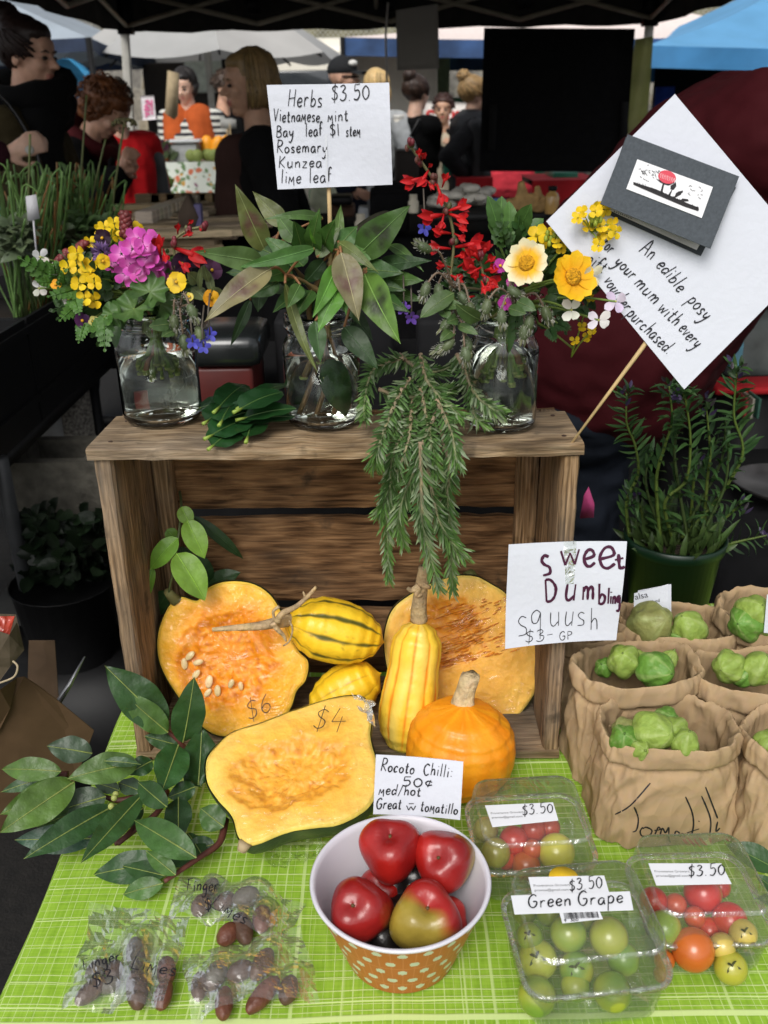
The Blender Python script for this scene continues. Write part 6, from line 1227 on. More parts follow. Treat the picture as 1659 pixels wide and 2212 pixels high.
daisy('yellow daisy with cream tipped petals in right posy', D6, 1068, 735, .885, 140, S6, lambda s_, c, k: mixt(c, (.80, .74, .48), min(1, max(0, (s_ - .52) * 5))), (-.35, -.8, .35)); daisy('deep golden daisy in right posy against the white card', D6, 1335, 815, .875, 150, S6, lambda s_, c, k: mixt((.82, .36, .004), (.84, .52, .012), s_), (.25, -.8, .3))
mustard('high yellow mustard flower cluster in front of the grey voucher', J3, D6, [(1470, 430), (1390, 440), (1530, 420), (1430, 520), (1490, 570), (1570, 510), (1540, 560), (1370, 470), (1480, 410), (1500, 520), (1490, 630), (1590, 550)], .885, S6, 78, [(1450, 480), (1470, 500), (1480, 470), (1440, 460), (1460, 460), (1500, 480)])
mustard('budding yellow mustard flower cluster behind the golden daisy', J3, D6, [(1290, 530), (1340, 560), (1240, 620), (1330, 630), (1370, 570), (1270, 650), (1220, 550), (1300, 590)], .91, S6, 62, [(1190, 560), (1210, 590), (1230, 570), (1200, 620), (1180, 590), (1250, 590)])
mustard('small yellow mustard flowers low at right of the jar', J3, D6, [(1350, 1190), (1420, 1170), (1450, 1130), (1440, 940), (1390, 1110)], .93, S6, 55)
mustard('single yellow mustard bloom behind the cream daisy', J3, D6, [(1150, 585), (1130, 575)], .93, S6, 120)
for x, y, c, l in ((1330, 1010, (.70, .69, .60), 'white four petalled flower under the golden daisy'), (1490, 1070, (.70, .66, .70), 'white flower drooping at the right of the posy'), (1590, 960, (.66, .56, .68), 'pale lilac flower in front of the white sign'), (1450, 810, (.68, .66, .5), 'cream flower half hidden behind the golden daisy')): whiteflower(l, J3, D6, x, y, .88, S6, 125, c)
for x, y, l in ((910, 750, 'magenta flower beside the cream tipped daisy'), (985, 840, 'little magenta flower below the cream daisy'), (940, 970, 'magenta bud among the borage')): pansy(l, J3, D6, x, y, .89, 85, (.50, .05, .36), (.50, .05, .36), S6, 'magenta_flower')
for D, S, J, x, y, l, dep in ((D7, S7, J1, 1440, 1045, 'blue borage star hanging left, beside the left jar', .87), (D7, S7, J1, 1530, 1085, 'lowest blue borage star beside the left jar', .87), (D7, S7, J1, 1580, 985, 'small blue borage flower nearest the black lid', .88), (D6, S6, J3, 465, 530, 'blue borage flower behind the scarlet sage', .95), (D6, S6, J3, 345, 1000, 'violet borage flower right of the mint leaf', .93), (D6, S6, J3, 390, 1055, 'purple borage flower hanging above the rosemary', .93)):
    p = aty(*D(x, y), dep); root = flowerthing('borage_flower', l, 'flower', J, p, stem=False); q = MB(); s = (95 if D is D7 else 70) * S * mpp(p); petals(q, p, facing(p) + Vector((0, 0, -.4)), 5, s * .7, s * .4, (.07, .07, .42) if x > 400 else (.16, .07, .42), .25, peak=.45, seg=5); q.tube([p, p + Vector((0, .0, .02)), p + Vector((0, .02, .035))], .0009, 5, (.12, .10, .08)); q.build('petals', PETAL, root)
# borage buds and hairy leaves
BOR = (.095, .125, .060)
def borage(label, J, D, S, buds, y, root_px, lv=()):
    hub = aty(*D(*root_px), y + .02); root = thing('borage_sprig', J + Vector((0, 0, .03)), label, 'herb sprig', 'hairy borage sprigs'); st = MB(); instem(st, J, hub, .002, (.16, .14, .08))
    for x, yy, a in buds:
        p = aty(*D(x, yy), y + rnd(-.01, .012)); d = Vector((cos(a), -.2, sin(a))).normalized(); s = 60 * S * mpp(p); q = MB()
        q.ball(p, (s * .42, s * .42, s * .78), 12, 8, jit(BOR, .15), Mx=axm(d), fn=lambda z: (1 - .25 * max(0, z.z)) * (1 + .1 * abs(sin(2.5 * math.atan2(z.y, z.x)))))
        for k in range(44): z = Vector((rnd(-1, 1), rnd(-1, 1), rnd(-1, 1))).normalized(); e = axm(d) @ Vector((z.x * .42, z.y * .42, z.z * .78)) * s; w_ = e.normalized(); q.tube([p + e * .95, p + e + w_ * s * .22 + d * s * .12], .00022, 3, (.42, .42, .36), cap=False)
        for k in range(4): aa = axm(d) @ Vector((cos(k * 1.6), sin(k * 1.6), 0)); q.leaf(p + d * s * .3 + aa * s * .2, p + d * s * 1.15 + aa * s * .25, s * .3, aa, jit((.13, .14, .07), .2), n=4)
        q.build('bud', LEAFM, root); tail = p - d * s * .7; pp = smooth([hub, hub.lerp(tail, .6) + Vector((0, -.003, .012)), tail], 5); st.tube(pp, .0011, 5, (.17, .12, .08))
        for z in pp:
            for _ in range(3): e = Vector((rnd(-1, 1), rnd(-1, 1), rnd(-1, 1))).normalized(); st.tube([z, z + e * .004], .00018, 3, (.4, .38, .34), cap=False)
    st.build('stem', M('stem', None), root)
    for x0, y0, x1, y1, w_ in lv: b_, t_ = aty(*D(x0, y0), y), aty(*D(x1, y1), y - .015); q = MB(); q.leaf(b_, t_, w_ * S * mpp(b_), facing(b_), jit((.06, .11, .03), .15), .15, .2, 8, wave=.05, rib=(.14, .2, .07)); q.build('leaf', LEAFM, root)
borage('hairy borage buds drooping over the right shoulder of left jar', J1, D7, S7 * 1.6, [(1290, 900, -1.6), (1440, 810, -1.2), (1500, 990, -1.4), (1370, 1060, -1.5)], .875, (1340, 760), [(1250, 900, 1090, 920, 70), (1280, 960, 1190, 1000, 60)])
borage('grey green borage buds left of the dense scarlet sage', J3, D6, S6 * 1.15, [(470, 900, -1.9), (550, 910, -1.5), (740, 1020, -1.4), (700, 950, -1), (460, 640, 2.6)], .89, (640, 880), [(640, 910, 440, 1050, 100), (560, 980, 700, 990, 60), (560, 1000, 620, 1060, 60)])
borage('borage sprig with buds hanging over the front of the right jar', J3, D6, S6 * 1.15, [(920, 1060, -1.5), (1080, 1090, -1.7), (1000, 910, -.6), (1185, 1040, -1.2), (830, 1000, -1.8), (1050, 1150, -1.7)], .875, (1000, 960), [(960, 1000, 1060, 1030, 60), (1010, 960, 1120, 1010, 70), (800, 1070, 650, 980, 90)])
borage('lower borage sprig drooping beside the rosemary', J3, D6, S6 * 1.15, [(590, 1100, -2.2), (600, 1220, -2.4), (720, 1220, -1.4), (710, 1280, -1.4), (560, 1240, -2.6)], .88, (660, 1060), [(660, 1100, 780, 1150, 50), (640, 1130, 560, 1190, 60), (660, 1060, 600, 1080, 60)])
# leafy greens
def frond(q, b_, t_, nr, col, n=5, w=.4):
    d = t_ - b_; ln = d.length; dn = d.normalized(); nr = Vector(nr); sd = dn.cross(nr).normalized(); q.tube([b_, b_.lerp(t_, .5), t_], [.0009, .0007, .0003], 4, col)
    for k in range(n + 1):
        p = b_.lerp(t_, k / (n + .6)); L_ = ln * w * (1 - .65 * k / n)
        for s in ((1, -1) if k < n else (0,)):
            e = p + (dn * .75 + sd * s).normalized() * L_ if s else t_
            q.leaf(p, e, L_ * .5, nr, jit(col, .15), rnd(-.1, .1), .1, 6, serr=.55)
            if s and k < n - 1: m_ = p.lerp(e, .5); q.leaf(m_, m_ + (dn * 1.2 + sd * s * .2).normalized() * L_ * .4, L_ * .26, nr, jit(col, .15), 0, .1, 5, serr=.4); q.leaf(m_, m_ + (-dn * .3 + sd * s).normalized() * L_ * .35, L_ * .22, nr, jit(col, .15), 0, .1, 5, serr=.4)
def ferny(label, J, D, items, y, col=(.06, .15, .022)):
    root = thing('feverfew_leaf', J + Vector((0, 0, .03)), label, 'leaf', 'feathery feverfew leaves')
    for x0, y0, x1, y1 in items:
        b_, t_ = aty(*D(x0, y0), y), aty(*D(x1, y1), y - .02); q = MB(); frond(q, b_, t_, facing(b_), col); q.build('frond', LEAFM, root)
    q = MB(); instem(q, J, aty(*D(items[0][0], items[0][1]), y), .0013); q.build('stem', M('stem', None), root)
ferny('feathery green leaf reaching out at far left of the posy', J1, D7, [(320, 530, 10, 350), (330, 560, 170, 560), (330, 500, 300, 380)], .91); ferny('feathery green leaf under the orange flower', J1, D7, [(480, 620, 250, 680), (400, 570, 390, 440)], .905); ferny('feathery leaf hanging down left of the jar', J1, D7, [(500, 740, 350, 880), (480, 700, 520, 830)], .90); ferny('short feathery leaf below the purple pansy', J1, D7, [(560, 900, 510, 1060), (620, 900, 650, 960)], .89); ferny('long feathery leaf hanging against the jar neck', J1, D7, [(720, 850, 725, 1130), (750, 860, 770, 900)], .88)
ferny('feathery dark leaf at the right of the right posy', J3, D6, [(1250, 1090, 1330, 1130), (1200, 1120, 1240, 1200), (1380, 1000, 1440, 1060)], .92, (.03, .08, .02))
def ruffle(label, x, y, r, dep, n):
    p = aty(*D7(x, y), dep); root = flowerthing('geranium_leaf', label, 'leaf', J1, p, 'ruffled geranium leaves'); R_ = r * S7 * mpp(p); n = Vector(n).normalized(); a = n.orthogonal().normalized(); b_ = n.cross(a); q = MB()
    def fn(u, v): t = .35 + u * (2 * pi - .7); k = v * R_ * (1 + .10 * sin(t * 9) * v); return p + (a * cos(t) + b_ * sin(t)) * k + n * (.22 * R_ * v * v * sin(t * 7) * .6 + .25 * R_ * v * v)
    q.grid(fn, 72, 7, lambda u, v: jit(mixt((.09, .16, .04), (.045, .105, .022), v) if v < .93 else (.12, .19, .05), .07)); q.build('blade', LEAFM, root)
ruffle('ruffled geranium leaf under the pink flower', 1090, 640, 150, .89, (.1, -.7, .6)); ruffle('broad geranium leaf lying on the jar mouth', 960, 780, 170, .885, (-.1, -.55, .8)); ruffle('geranium leaf at the left jar lip', 800, 830, 110, .885, (-.4, -.8, .3)); ruffle('geranium leaf at the right of the jar lip', 1180, 740, 130, .90, (.5, -.7, .5))
def bigleaves(label, J, D, S, items, y, col, name='green_leaf_sprig'):
    root = thing(name, J + Vector((0, 0, .03)), label, 'herb sprig', 'plain leafy sprigs'); q = MB(); instem(q, J, aty(*D(items[0][0], items[0][1]), y), .0018); q.build('stem', M('stem', None), root)
    for x0, y0, x1, y1, w_ in items: b_, t_ = aty(*D(x0, y0), y), aty(*D(x1, y1), y + rnd(-.02, .01)); q = MB(); q.leaf(b_, t_, w_ * S * mpp(b_), facing(b_), jit(col, .12), .08, .22, 12, serr=.07, wave=.02, rib=tuple(c * 1.7 for c in col)); q.build('leaf', LEAFM, root)
bigleaves('upright toothed green leaves behind the daisies', J3, D6, S6, [(890, 590, 925, 340, 150), (960, 560, 965, 370, 100), (1030, 540, 1090, 390, 110), (900, 540, 840, 340, 100), (1060, 570, 1165, 470, 90), (940, 640, 930, 480, 130), (1000, 600, 1060, 480, 90)], .96, (.07, .15, .035))
bigleaves('dark variegated leaves between left jar and mint', J1, D7, S7, [(1480, 560, 1400, 480, 110), (1500, 620, 1510, 430, 60), (1570, 560, 1530, 420, 60), (1600, 640, 1560, 460, 70), (1650, 700, 1600, 600, 110), (1540, 700, 1430, 600, 120)], .91, (.14, .17, .07))
for J, D, S, cx, cy, rx, ry, dep, l, n_ in ((J1, D7, S7, 900, 640, 480, 230, .95, 'dense dark green foliage filling the left posy', 120), (J3, D6, S6, 1020, 860, 420, 260, .95, 'dense dark green foliage filling the right posy', 130)):
    root = thing('posy_foliage', J + Vector((0, 0, .03)), l, 'foliage'); q = MB()
    for k in range(n_):
        a, rr = rnd(0, 2 * pi), sqrt(rnd(0, 1)); p = aty(*D(cx + rx * rr * cos(a), cy + ry * rr * sin(a)), dep + rnd(-.035, .03)); t_ = p + Vector((cos(a) * rnd(.005, .02), rnd(-.012, .0), -sin(a) * rnd(0, .02) + rnd(-.01, .012)))
        if rnd(0, 1) < .45: frond(q, p, p + (t_ - p) * 1.6, facing(p), jit((.03, .075, .016), .3), 3, .5)
        else: q.leaf(p, t_ + (t_ - p) * .3, rnd(.006, .012), facing(p), jit((.028, .068, .016), .35), .1, .2, 6, serr=.1)
    q.build('leaves', LEAFM, root); q = MB()
    for k in range(11): instem(q, J, aty(*D(cx + rnd(-.3, .3) * rx, cy + rnd(-.2, .3) * ry), dep), rnd(.0016, .0028), random.choice([(.16, .27, .05), (.20, .30, .07), (.13, .22, .05), (.25, .12, .06)]))
    q.build('stem', M('stem', None), root)
# ---- kaffir lime leaf pile
for k, (x0, y0, x1, y1, w_, dz) in enumerate(((880, 140, 960, 20, 150, .022), (790, 130, 900, 60, 130, .016), (800, 225, 1000, 130, 160, .010), (810, 310, 940, 200, 150, .003), (1045, 245, 1090, 110, 150, .006), (740, 45, 850, 20, 100, .012), (900, 110, 1100, 60, 150, .018), (1000, 110, 1230, 60, 110, .020), (960, 130, 1220, 100, 100, .012), (850, 60, 1000, -80, 130, .028), (1000, 40, 1240, -90, 130, .03), (980, 60, 1180, -30, 140, .034))):
    b_, t_ = atz(*D3(x0, y0), ZT + dz), atz(*D3(x1, y1), ZT + dz + .004); b_.y = max(b_.y, .875 + .002 * k); 
    q = MB(); d = (t_ - b_).normalized(); s = b_ + (t_ - b_) * .22; root = thing('lime_leaf', b_, ['glossy dark lime leaf with a pale stalk lying in the pile between jars', 'loose dark lime leaf at the back of the pile between jars'][k >= 7], 'leaf', ['stalked lime leaves at the front of the pile', 'lime leaves at the back of the pile'][k >= 7])
    q.leaf(s - d * .004, t_ + d * .022, w_ * S3 * mpp(b_) * 1.45, Vector((rnd(-.25, .25), -.35, 1)), jit((.012, .046, .012), .2), .08, .14, 10, wave=.03, rib=(.06, .12, .03), sharp=.7); q.build('blade', M('leaf_glossy', None, .28, .15, 60, .15, 60, spec=.55), root); q = MB(); q.tube([b_ - d * .004, s], [.0022, .0012], 6, (.26, .36, .06)); q.build('stalk', M('stem', None), root)
# ---- fresh lime sprig inside crate
root = thing('lime_sprig', aty(*D3(640, 640), 1.02), 'fresh light green lime leaf sprig hanging in the left of the crate', 'herb sprig'); LG = (.16, .29, .03)
for x0, y0, x1, y1, w_, c, ya, yb in ((640, 655, 700, 775, 95, LG, 1.0, .99), (675, 740, 785, 975, 140, LG, .99, .97), (620, 850, 440, 1045, 130, (.13, .26, .028), .98, .97), (550, 795, 615, 870, 80, (.09, .19, .025), 1.0, 1.0), (610, 945, 790, 1235, 185, LG, .97, .945), (465, 1035, 405, 1250, 70, (.10, .21, .02), .98, .97), (415, 950, 470, 1010, 50, (.05, .12, .02), 1.0, 1.0), (715, 715, 1035, 980, 75, DGRN, 1.03, 1.035), (800, 1145, 1005, 1060, 110, DGRN, 1.03, 1.03), (640, 900, 700, 1130, 120, DGRN, 1.03, 1.03), (740, 960, 830, 1130, 100, DGRN, 1.03, 1.03), (560, 1180, 480, 1330, 120, DGRN, 1.0, 1.0)):
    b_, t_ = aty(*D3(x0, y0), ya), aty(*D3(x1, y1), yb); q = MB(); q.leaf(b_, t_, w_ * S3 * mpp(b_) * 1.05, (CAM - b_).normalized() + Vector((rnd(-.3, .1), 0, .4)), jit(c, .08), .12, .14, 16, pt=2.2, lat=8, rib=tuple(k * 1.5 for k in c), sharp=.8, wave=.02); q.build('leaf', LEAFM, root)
q = MB(); q.tube(smooth([aty(*D3(630, 560), 1.05), aty(*D3(640, 660), 1.02), aty(*D3(620, 860), .99), aty(*D3(600, 1000), .98), aty(*D3(560, 1200), .98)], 5), .0016, 6, (.07, .09, .03)); q.build('stem', M('stem', None), root)
# ---- rosemary
def rosy(u, v): # how far out the sprigs lie
    return lerp(1.0, .882, min(1, max(0, (v - 770) / 190.))) if v < 960 else .876
for i, (l, st) in enumerate((('rosemary sprig hanging longest at the left of the bunch', [(600, 480), (520, 750), (370, 1000), (340, 1250), (315, 1500), (325, 1960)]), ('bright tipped rosemary sprig in the middle of the bunch', [(700, 690), (600, 900), (530, 1120), (470, 1280), (400, 1500), (435, 1700)]), ('rosemary sprig with pale needles touching the squash stem', [(560, 950), (570, 1400), (590, 1620), (700, 2030)]), ('rosemary sprig hanging down at the right of the bunch', [(640, 620), (770, 1100), (760, 1350), (780, 1600), (800, 2050)]), ('rosemary sprig arching left over the mint jar', [(430, 330), (300, 370), (200, 430), (145, 620), (140, 770)]), ('rosemary sprig arching in front of the right jar', [(830, 300), (890, 430), (960, 590), (1070, 690), (1140, 725)]), ('short rosemary shoot below the right jar arch', [(900, 480), (930, 620), (960, 760), (1010, 785)]), ('bushy rosemary tuft at upper left of the bunch', [(480, 480), (400, 640), (340, 900)]), ('short rosemary tuft over the board edge at right', [(680, 640), (790, 900), (830, 1110)]), ('rosemary sprig tangled behind the middle of the bunch', [(500, 640), (460, 980), (330, 1300), (260, 1480)]), ('rosemary sprig crossing behind at right', [(600, 1050), (650, 1350), (730, 1600), (880, 1800)]), ('upper rosemary sprigs lying on the crate top', [(560, 300), (600, 480), (720, 640), (860, 760)]), ('dark rosemary sprig lying across the crate top at left', [(250, 560), (420, 620), (600, 600), (800, 560)]), ('dense rosemary tuft spilling over the board edge', [(560, 560), (600, 760), (640, 960), (690, 1200)]), ('rosemary sprig spilling at the left board edge', [(420, 560), (330, 760), (250, 980), (230, 1120)]), ('small rosemary tuft lying at the back of the crate top', [(400, 300), (560, 420), (720, 420), (860, 340)]))):
    pts = smooth([aty(*DR(x, y), rosy(*DR(x, y)) - .012 * (i % 3)) for x, y in st], 14); root = thing('rosemary_sprig', pts[-1], l, 'herb sprig', 'rosemary sprigs of one hanging bunch')
    q = MB(); K = len(pts); q.tube(pts, [lerp(.0026, .0009, k / (K - 1)) for k in range(K)], 6, [jit(mixt((.30, .22, .14), (.16, .2, .09), min(1, 1.3 * k / K)), .25) for k in range(K)]); q.build('stem', M('rosemary_stem', None, .85, .3, 80), root)
    q = MB(); ln = sum((pts[k + 1] - pts[k]).length for k in range(K - 1)); NN = int(ln / .0016) * 3; pale = i in (2, 5, 6)
    for k in range(NN):
        t = (k + rnd(0, 1)) / NN * (K - 1.001); a = int(t); p = pts[a].lerp(pts[a + 1], t - a); d = (pts[a + 1] - pts[a]).normalized(); o = d.orthogonal().normalized(); ph_ = k * 2.4 + rnd(-.4, .4); o = o * cos(ph_) + d.cross(o) * sin(ph_); tt = t / (K - 1)
        L_ = rnd(.011, .020) * (1.05 if tt < .9 else .75); e = (d * (rnd(.5, 1.5) + .8 * tt * tt) + o).normalized(); tip = p + e * L_ + Vector((0, 0, -.002)); c = jit((.085, .17, .045) if tt < .7 else (.13, .25, .06), .35)
        if rnd(0, 1) < (.5 if pale else .25): c = jit((.27, .34, .19), .2)
        q.leaf(p, tip, .0023, o.cross(d) + e * .1, c, -.15 * (1 if o.z < .5 else -1), .2, 4, peak=.5, sharp=.35, col2=tuple(x * .8 for x in c))
    q.build('needles', LEAFM, root)
# ---- bay branches on the cloth
def bp(u, v, dz):
    p = atz(u, v, TZ + dz)
    if p.y > .86: p = aty(u, v, .872 - dz * .25)
    return p
BAY, BAYL, BAYG = (.026, .070, .018), (.085, .155, .030), (.050, .085, .045)
def bay(label, stems, leaves):
    root = thing('bay_branch', bp(*stems[0][0], .02), label, 'herb branch', 'cut bay branches on the cloth')
    for st in stems: q = MB(); pp = smooth([bp(u, v, .022) for u, v in st], 6); q.tube(pp, [lerp(.0042, .0022, k / (len(pp) - 1)) for k in range(len(pp))], 7, jit((.085, .025, .018), .1)); q.build('stem', M('bay_stem', None, .6, .3, 60), root)
    for (x0, y0), (x1, y1), w_, c, za, zb in leaves:
        b_, t_ = bp(x0, y0, za), bp(x1, y1, zb); q = MB(); nr = (CAM - b_).normalized() + Vector((rnd(-.35, .35), rnd(-.2, .2), rnd(0, .4))); c = jit(c, .08)
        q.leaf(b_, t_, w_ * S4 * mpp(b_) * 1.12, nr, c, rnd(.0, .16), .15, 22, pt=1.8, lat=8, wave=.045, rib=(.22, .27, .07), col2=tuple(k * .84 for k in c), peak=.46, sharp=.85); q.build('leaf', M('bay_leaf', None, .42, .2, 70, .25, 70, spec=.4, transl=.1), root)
d4 = lambda *l: [(D4(a, b_), D4(c, d), w_, col, za, zb) for a, b_, c, d, w_, col, za, zb in l]; d9 = lambda *l: [(D9(a, b_), D9(c, d), w_ * 1.25, col, za, zb) for a, b_, c, d, w_, col, za, zb in l]
bay('upright bay branch leaning against the left crate side', [[D4(1260, 1080), D4(1200, 980), D4(1100, 885)]], d4((1095, 860, 700, 465, 235, BAY, .03, .03), (1110, 900, 808, 640, 155, (.065, .13, .024), .05, .06), (1210, 965, 1285, 545, 195, BAY, .03, .02), (1175, 985, 953, 925, 105, BAY, .04, .05), (1180, 985, 1068, 1298, 200, (.03, .085, .02), .06, .05), (1310, 1250, 1335, 868, 230, BAY, .02, .01), (1250, 1130, 1330, 1260, 130, BAY, .03, .02)))
bay('bay branch with large pale leaves overhanging the table edge', [[D4(1000, 1088), D4(880, 1100), D4(760, 1130)], [D4(900, 1330), D4(780, 1350), D4(680, 1320)], [D4(450, 1180), D4(350, 1180), D4(300, 1200)]], d4((405, 1160, 0, 1140, 145, BAYL, .05, .05), (610, 1040, 308, 990, 160, BAYG, .03, .05), (910, 1105, 448, 1200, 185, (.070, .135, .028), .06, .07), (490, 1230, 0, 1560, 225, (.075, .145, .026), .06, .05), (470, 1215, 0, 1445, 150, BAYL, .045, .04), (400, 1165, 0, 1295, 95, BAY, .03, .02), (700, 1325, 368, 1425, 180, BAYG, .035, .03), (790, 1285, 620, 1230, 90, BAYG, .03, .03), (1005, 1090, 848, 1175, 120, BAY, .05, .05), (930, 1290, 780, 1230, 110, BAYG, .03, .03), (690, 1090, 930, 1110, 60, BAY, .075, .07)))
q = MB(); [q.ball(bp(*D4(x, y), .05), .0035, 10, 7, (.33, .36, .10)) for x, y in ((765, 1310), (755, 1335), (735, 1390))]; o = q.build('buds', M('stem', None)); o.parent = bpy.data.objects['bay_branch.001']; o.location = o.location - o.parent.location
bay('dark bay branch lying lowest at the table corner', [[D4(1100, 1290), D4(1030, 1440), D4(760, 1640)], [D4(900, 1530), D4(780, 1640)]], d4((740, 1395, 165, 1725, 170, BAY, .04, .045), (935, 1320, 540, 1755, 150, (.03, .08, .02), .045, .05), (640, 1600, 92, 1612, 170, (.03, .07, .04), .02, .02), (1105, 1395, 905, 1225, 140, BAY, .05, .05), (1180, 1330, 1180, 1630, 160, (.018, .045, .014), .03, .02), (1290, 1260, 1110, 1330, 120, BAY, .03, .03), (950, 1400, 690, 1560, 120, (.018, .05, .014), .02, .02), (640, 1380, 250, 1520, 140, (.05, .11, .02), .02, .03)))
bay('bay branch with a red-brown stem nearest the lime bags', [[D4(1490, 1480), D4(1450, 1630), D4(1300, 1740), D9(870, 430)]], d4((1300, 1730, 868, 1468, 190, (.045, .11, .022), .045, .05), (1480, 1525, 1322, 1400, 160, (.05, .11, .022), .03, .04), (1420, 1640, 1210, 1690, 130, BAY, .02, .015), (1340, 1720, 1240, 1560, 110, BAY, .02, .02)) + d9((880, 330, 488, 392, 150, BAY, .015, .006), (930, 397, 768, 265, 82, (.055, .125, .022), .03, .04), (870, 400, 648, 348, 95, BAY, .02, .015), (862, 440, 645, 500, 100, (.05, .12, .022), .015, .006), (1020, 310, 850, 280, 110, BAY, .015, .01)))
# ================================================================ signs, bowl, punnets, bags, pots
random.seed(99)
PAPER = M('white_paper', (.60, .62, .68), .8, .03, 6, .08, 140, spec=.2); STICK = M('bamboo', (.52, .37, .18), .6, .2, 40, scale=(1, 1, .1))
def sheet(root, px, pl, mat=None, th=.0007, name='paper', curl=0, n=10):
    P = [hit(u, v, pl) for u, v in px]; nn = pl[1]; q = MB()
    fn = lambda s: (lambda u, v: (P[0] * (1 - u) + P[1] * u) * (1 - v) + (P[3] * (1 - u) + P[2] * u) * v - nn * (s * th))
    for s in (0, 1): q.grid(fn(s), n, n)
    K = (n + 1) ** 2; ring = [i for i in range(n)] + [n + i * (n + 1) for i in range(n)] + [K - 1 - i for i in range(n)] + [(n - i) * (n + 1) for i in range(n)]
    for a, b_ in zip(ring, ring[1:] + ring[:1]): q.f.append((a, b_, b_ + K, a + K)); q.c.append((1, 1, 1)); q.m.append(0)
    return q.build(name, mat or PAPER, root, smooth=False)
def rot_line(fn): return fn
# herb list
plH = (aty(712, 300, .955), Vector((-.04, -1, .05)).normalized())
sg = thing('herb_sign', hit(712, 520, plH), 'white handwritten herb price list on a thin stick in the mint jar', 'sign')
sheet(sg, [(577, 184), (841, 179), (848, 399), (601, 409)], plH)
q = MB(); write(q, 'Herbs', plH, (622, 229), (695, 231), 38, .0011, .05); write(q, '$3.50', plH, (716, 218), (798, 216), 34, .0011, .02); write(q, 'VietnaWese', plH, (591, 262), (690, 263), 28, .0011, .05); write(q, 'Wint', plH, (708, 262), (752, 260), 26, .0011, .05); write(q, 'Bay', plH, (597, 296), (634, 295), 26, .0011, .05); write(q, 'leaf', plH, (660, 294), (696, 292), 28, .0011, .05); write(q, '$1', plH, (713, 294), (734, 292), 26, .0011, .02); write(q, 'steW', plH, (747, 294), (778, 294), 24, .0011, .05); write(q, 'Rosemary', plH, (598, 330), (706, 329), 26, .0011, .05); write(q, 'Kunzea', plH, (602, 362), (694, 361), 26, .0011, .05); write(q, 'liWe', plH, (608, 396), (650, 395), 28, .0011, .05); write(q, 'leaf', plH, (668, 395), (716, 392), 32, .0011, .05)
q.build('lettering', INK, sg); q = MB(); penline(q, [(699, 182), (704, 300), (707, 404)], plH, .0022, .0002, (.60, .62, .66)); q.build('fold_crease', INK, sg); bend(sg, plH, .005, True)
q = MB(); b_ = plH[0] - plH[1] * .0085; q.tube([hit(706, 300, (b_, plH[1])), hit(712, 450, (b_, plH[1])), hit(714, 620, (b_, plH[1]))], .0022, 8); q.build('stick', STICK, sg)
# posy sign
plP = plane3(aty(1458, 203, .925), aty(1180, 478, .895), aty(1478, 840, .875))
sg = thing('posy_sign', cr3(CW / 2 - .012, .004, CH), 'white diamond-set handwritten card offering an edible posy, on a skewer at the crate corner', 'sign')
sheet(sg, [(1458, 203), (1757, 560), (1478, 841), (1180, 478)], plP)
q = MB()
for tx, a, b_, c in (('An', (1380, 543), (1406, 561), 36), ('edible', (1416, 574), (1466, 632), 34), ('posy', (1484, 650), (1522, 692), 34), ('for', (1296, 532), (1316, 548), 30), ('your', (1326, 568), (1362, 604), 32), ('mum', (1370, 612), (1412, 658), 32), ('with', (1420, 668), (1458, 704), 34), ('every', (1464, 712), (1502, 752), 32), ('gift', (1264, 566), (1300, 590), 32), ('voucher', (1304, 606), (1348, 672), 32), ('purchased.', (1352, 680), (1442, 766), 32)): write(q, tx, plP, a, b_, c, .0013, .12)
q.build('lettering', INK, sg)
q = MB(); q.tube([cr3(CW / 2 - .012, .004, CH - .004), hit(1390, 748, (plP[0] - plP[1] * .004, plP[1])), hit(1470, 620, (plP[0] - plP[1] * .004, plP[1]))], [.0012, .0023, .0023], 8); q.build('skewer', STICK, sg)
plC = (plP[0] + plP[1] * .012, plP[1]); plC0 = (plP[0] + plP[1] * .0025, plP[1])
vc = thing('gift_voucher', hit(1440, 420, plC0), 'folded dark grey gift voucher card with a flower print, fixed on the diamond sign', 'card'); GREYC = M('card_charcoal', (.058, .068, .078), .8, .15, 300, .15, 400)
sheet(vc, [(1352, 296), (1590, 405), (1514, 553), (1296, 455)], plC0, M('card_charcoal_back', (.035, .04, .046), .8), .0008, 'back_cover')
sheet(vc, [(1352, 300), (1584, 400), (1505, 540), (1303, 448)], (plP[0] + plP[1] * .004, plP[1]), M('insert_paper', (.60, .58, .57), .85), .0006, 'insert')
plF = plane3(hit(1356, 290, (plP[0] + plP[1] * .006, plP[1])), hit(1597, 381, (plP[0] + plP[1] * .007, plP[1])), hit(1535, 537, (plP[0] + plP[1] * .022, plP[1])))
sheet(vc, [(1356, 290), (1597, 381), (1535, 537), (1297, 440)], plF, GREYC, .0008, 'front_cover')
o = sheet(vc, [(1377, 344), (1540, 404), (1516, 471), (1353, 408)], (plF[0] + plF[1] * .0009, plF[1]), M('print_white', (.74, .74, .75), .7, .02), .0005, 'print_panel')
q = MB(); plL = (plF[0] + plF[1] * .0010, plF[1]); DZ1 = Dz(1600, 250, 1.9564); K1 = (.018, .016, .017); R1 = (.60, .06, .09)
def inkpoly(q, pts, col, lift=.0003): P = [hit(*DZ1(x, y), (plL[0] + plL[1] * lift, plL[1])) for x, y in pts]; q.add(P, [tuple(range(len(P)))], col)
gp_ = [(820, 645), (880, 665), (960, 690), (1060, 735), (1150, 775), (1228, 805), (1225, 828), (1140, 800), (1040, 758), (940, 715), (870, 685), (820, 662)]
for k in range(len(gp_) // 2 - 1): inkpoly(q, [gp_[k], gp_[k + 1], gp_[-k - 2], gp_[-k - 1]], K1)
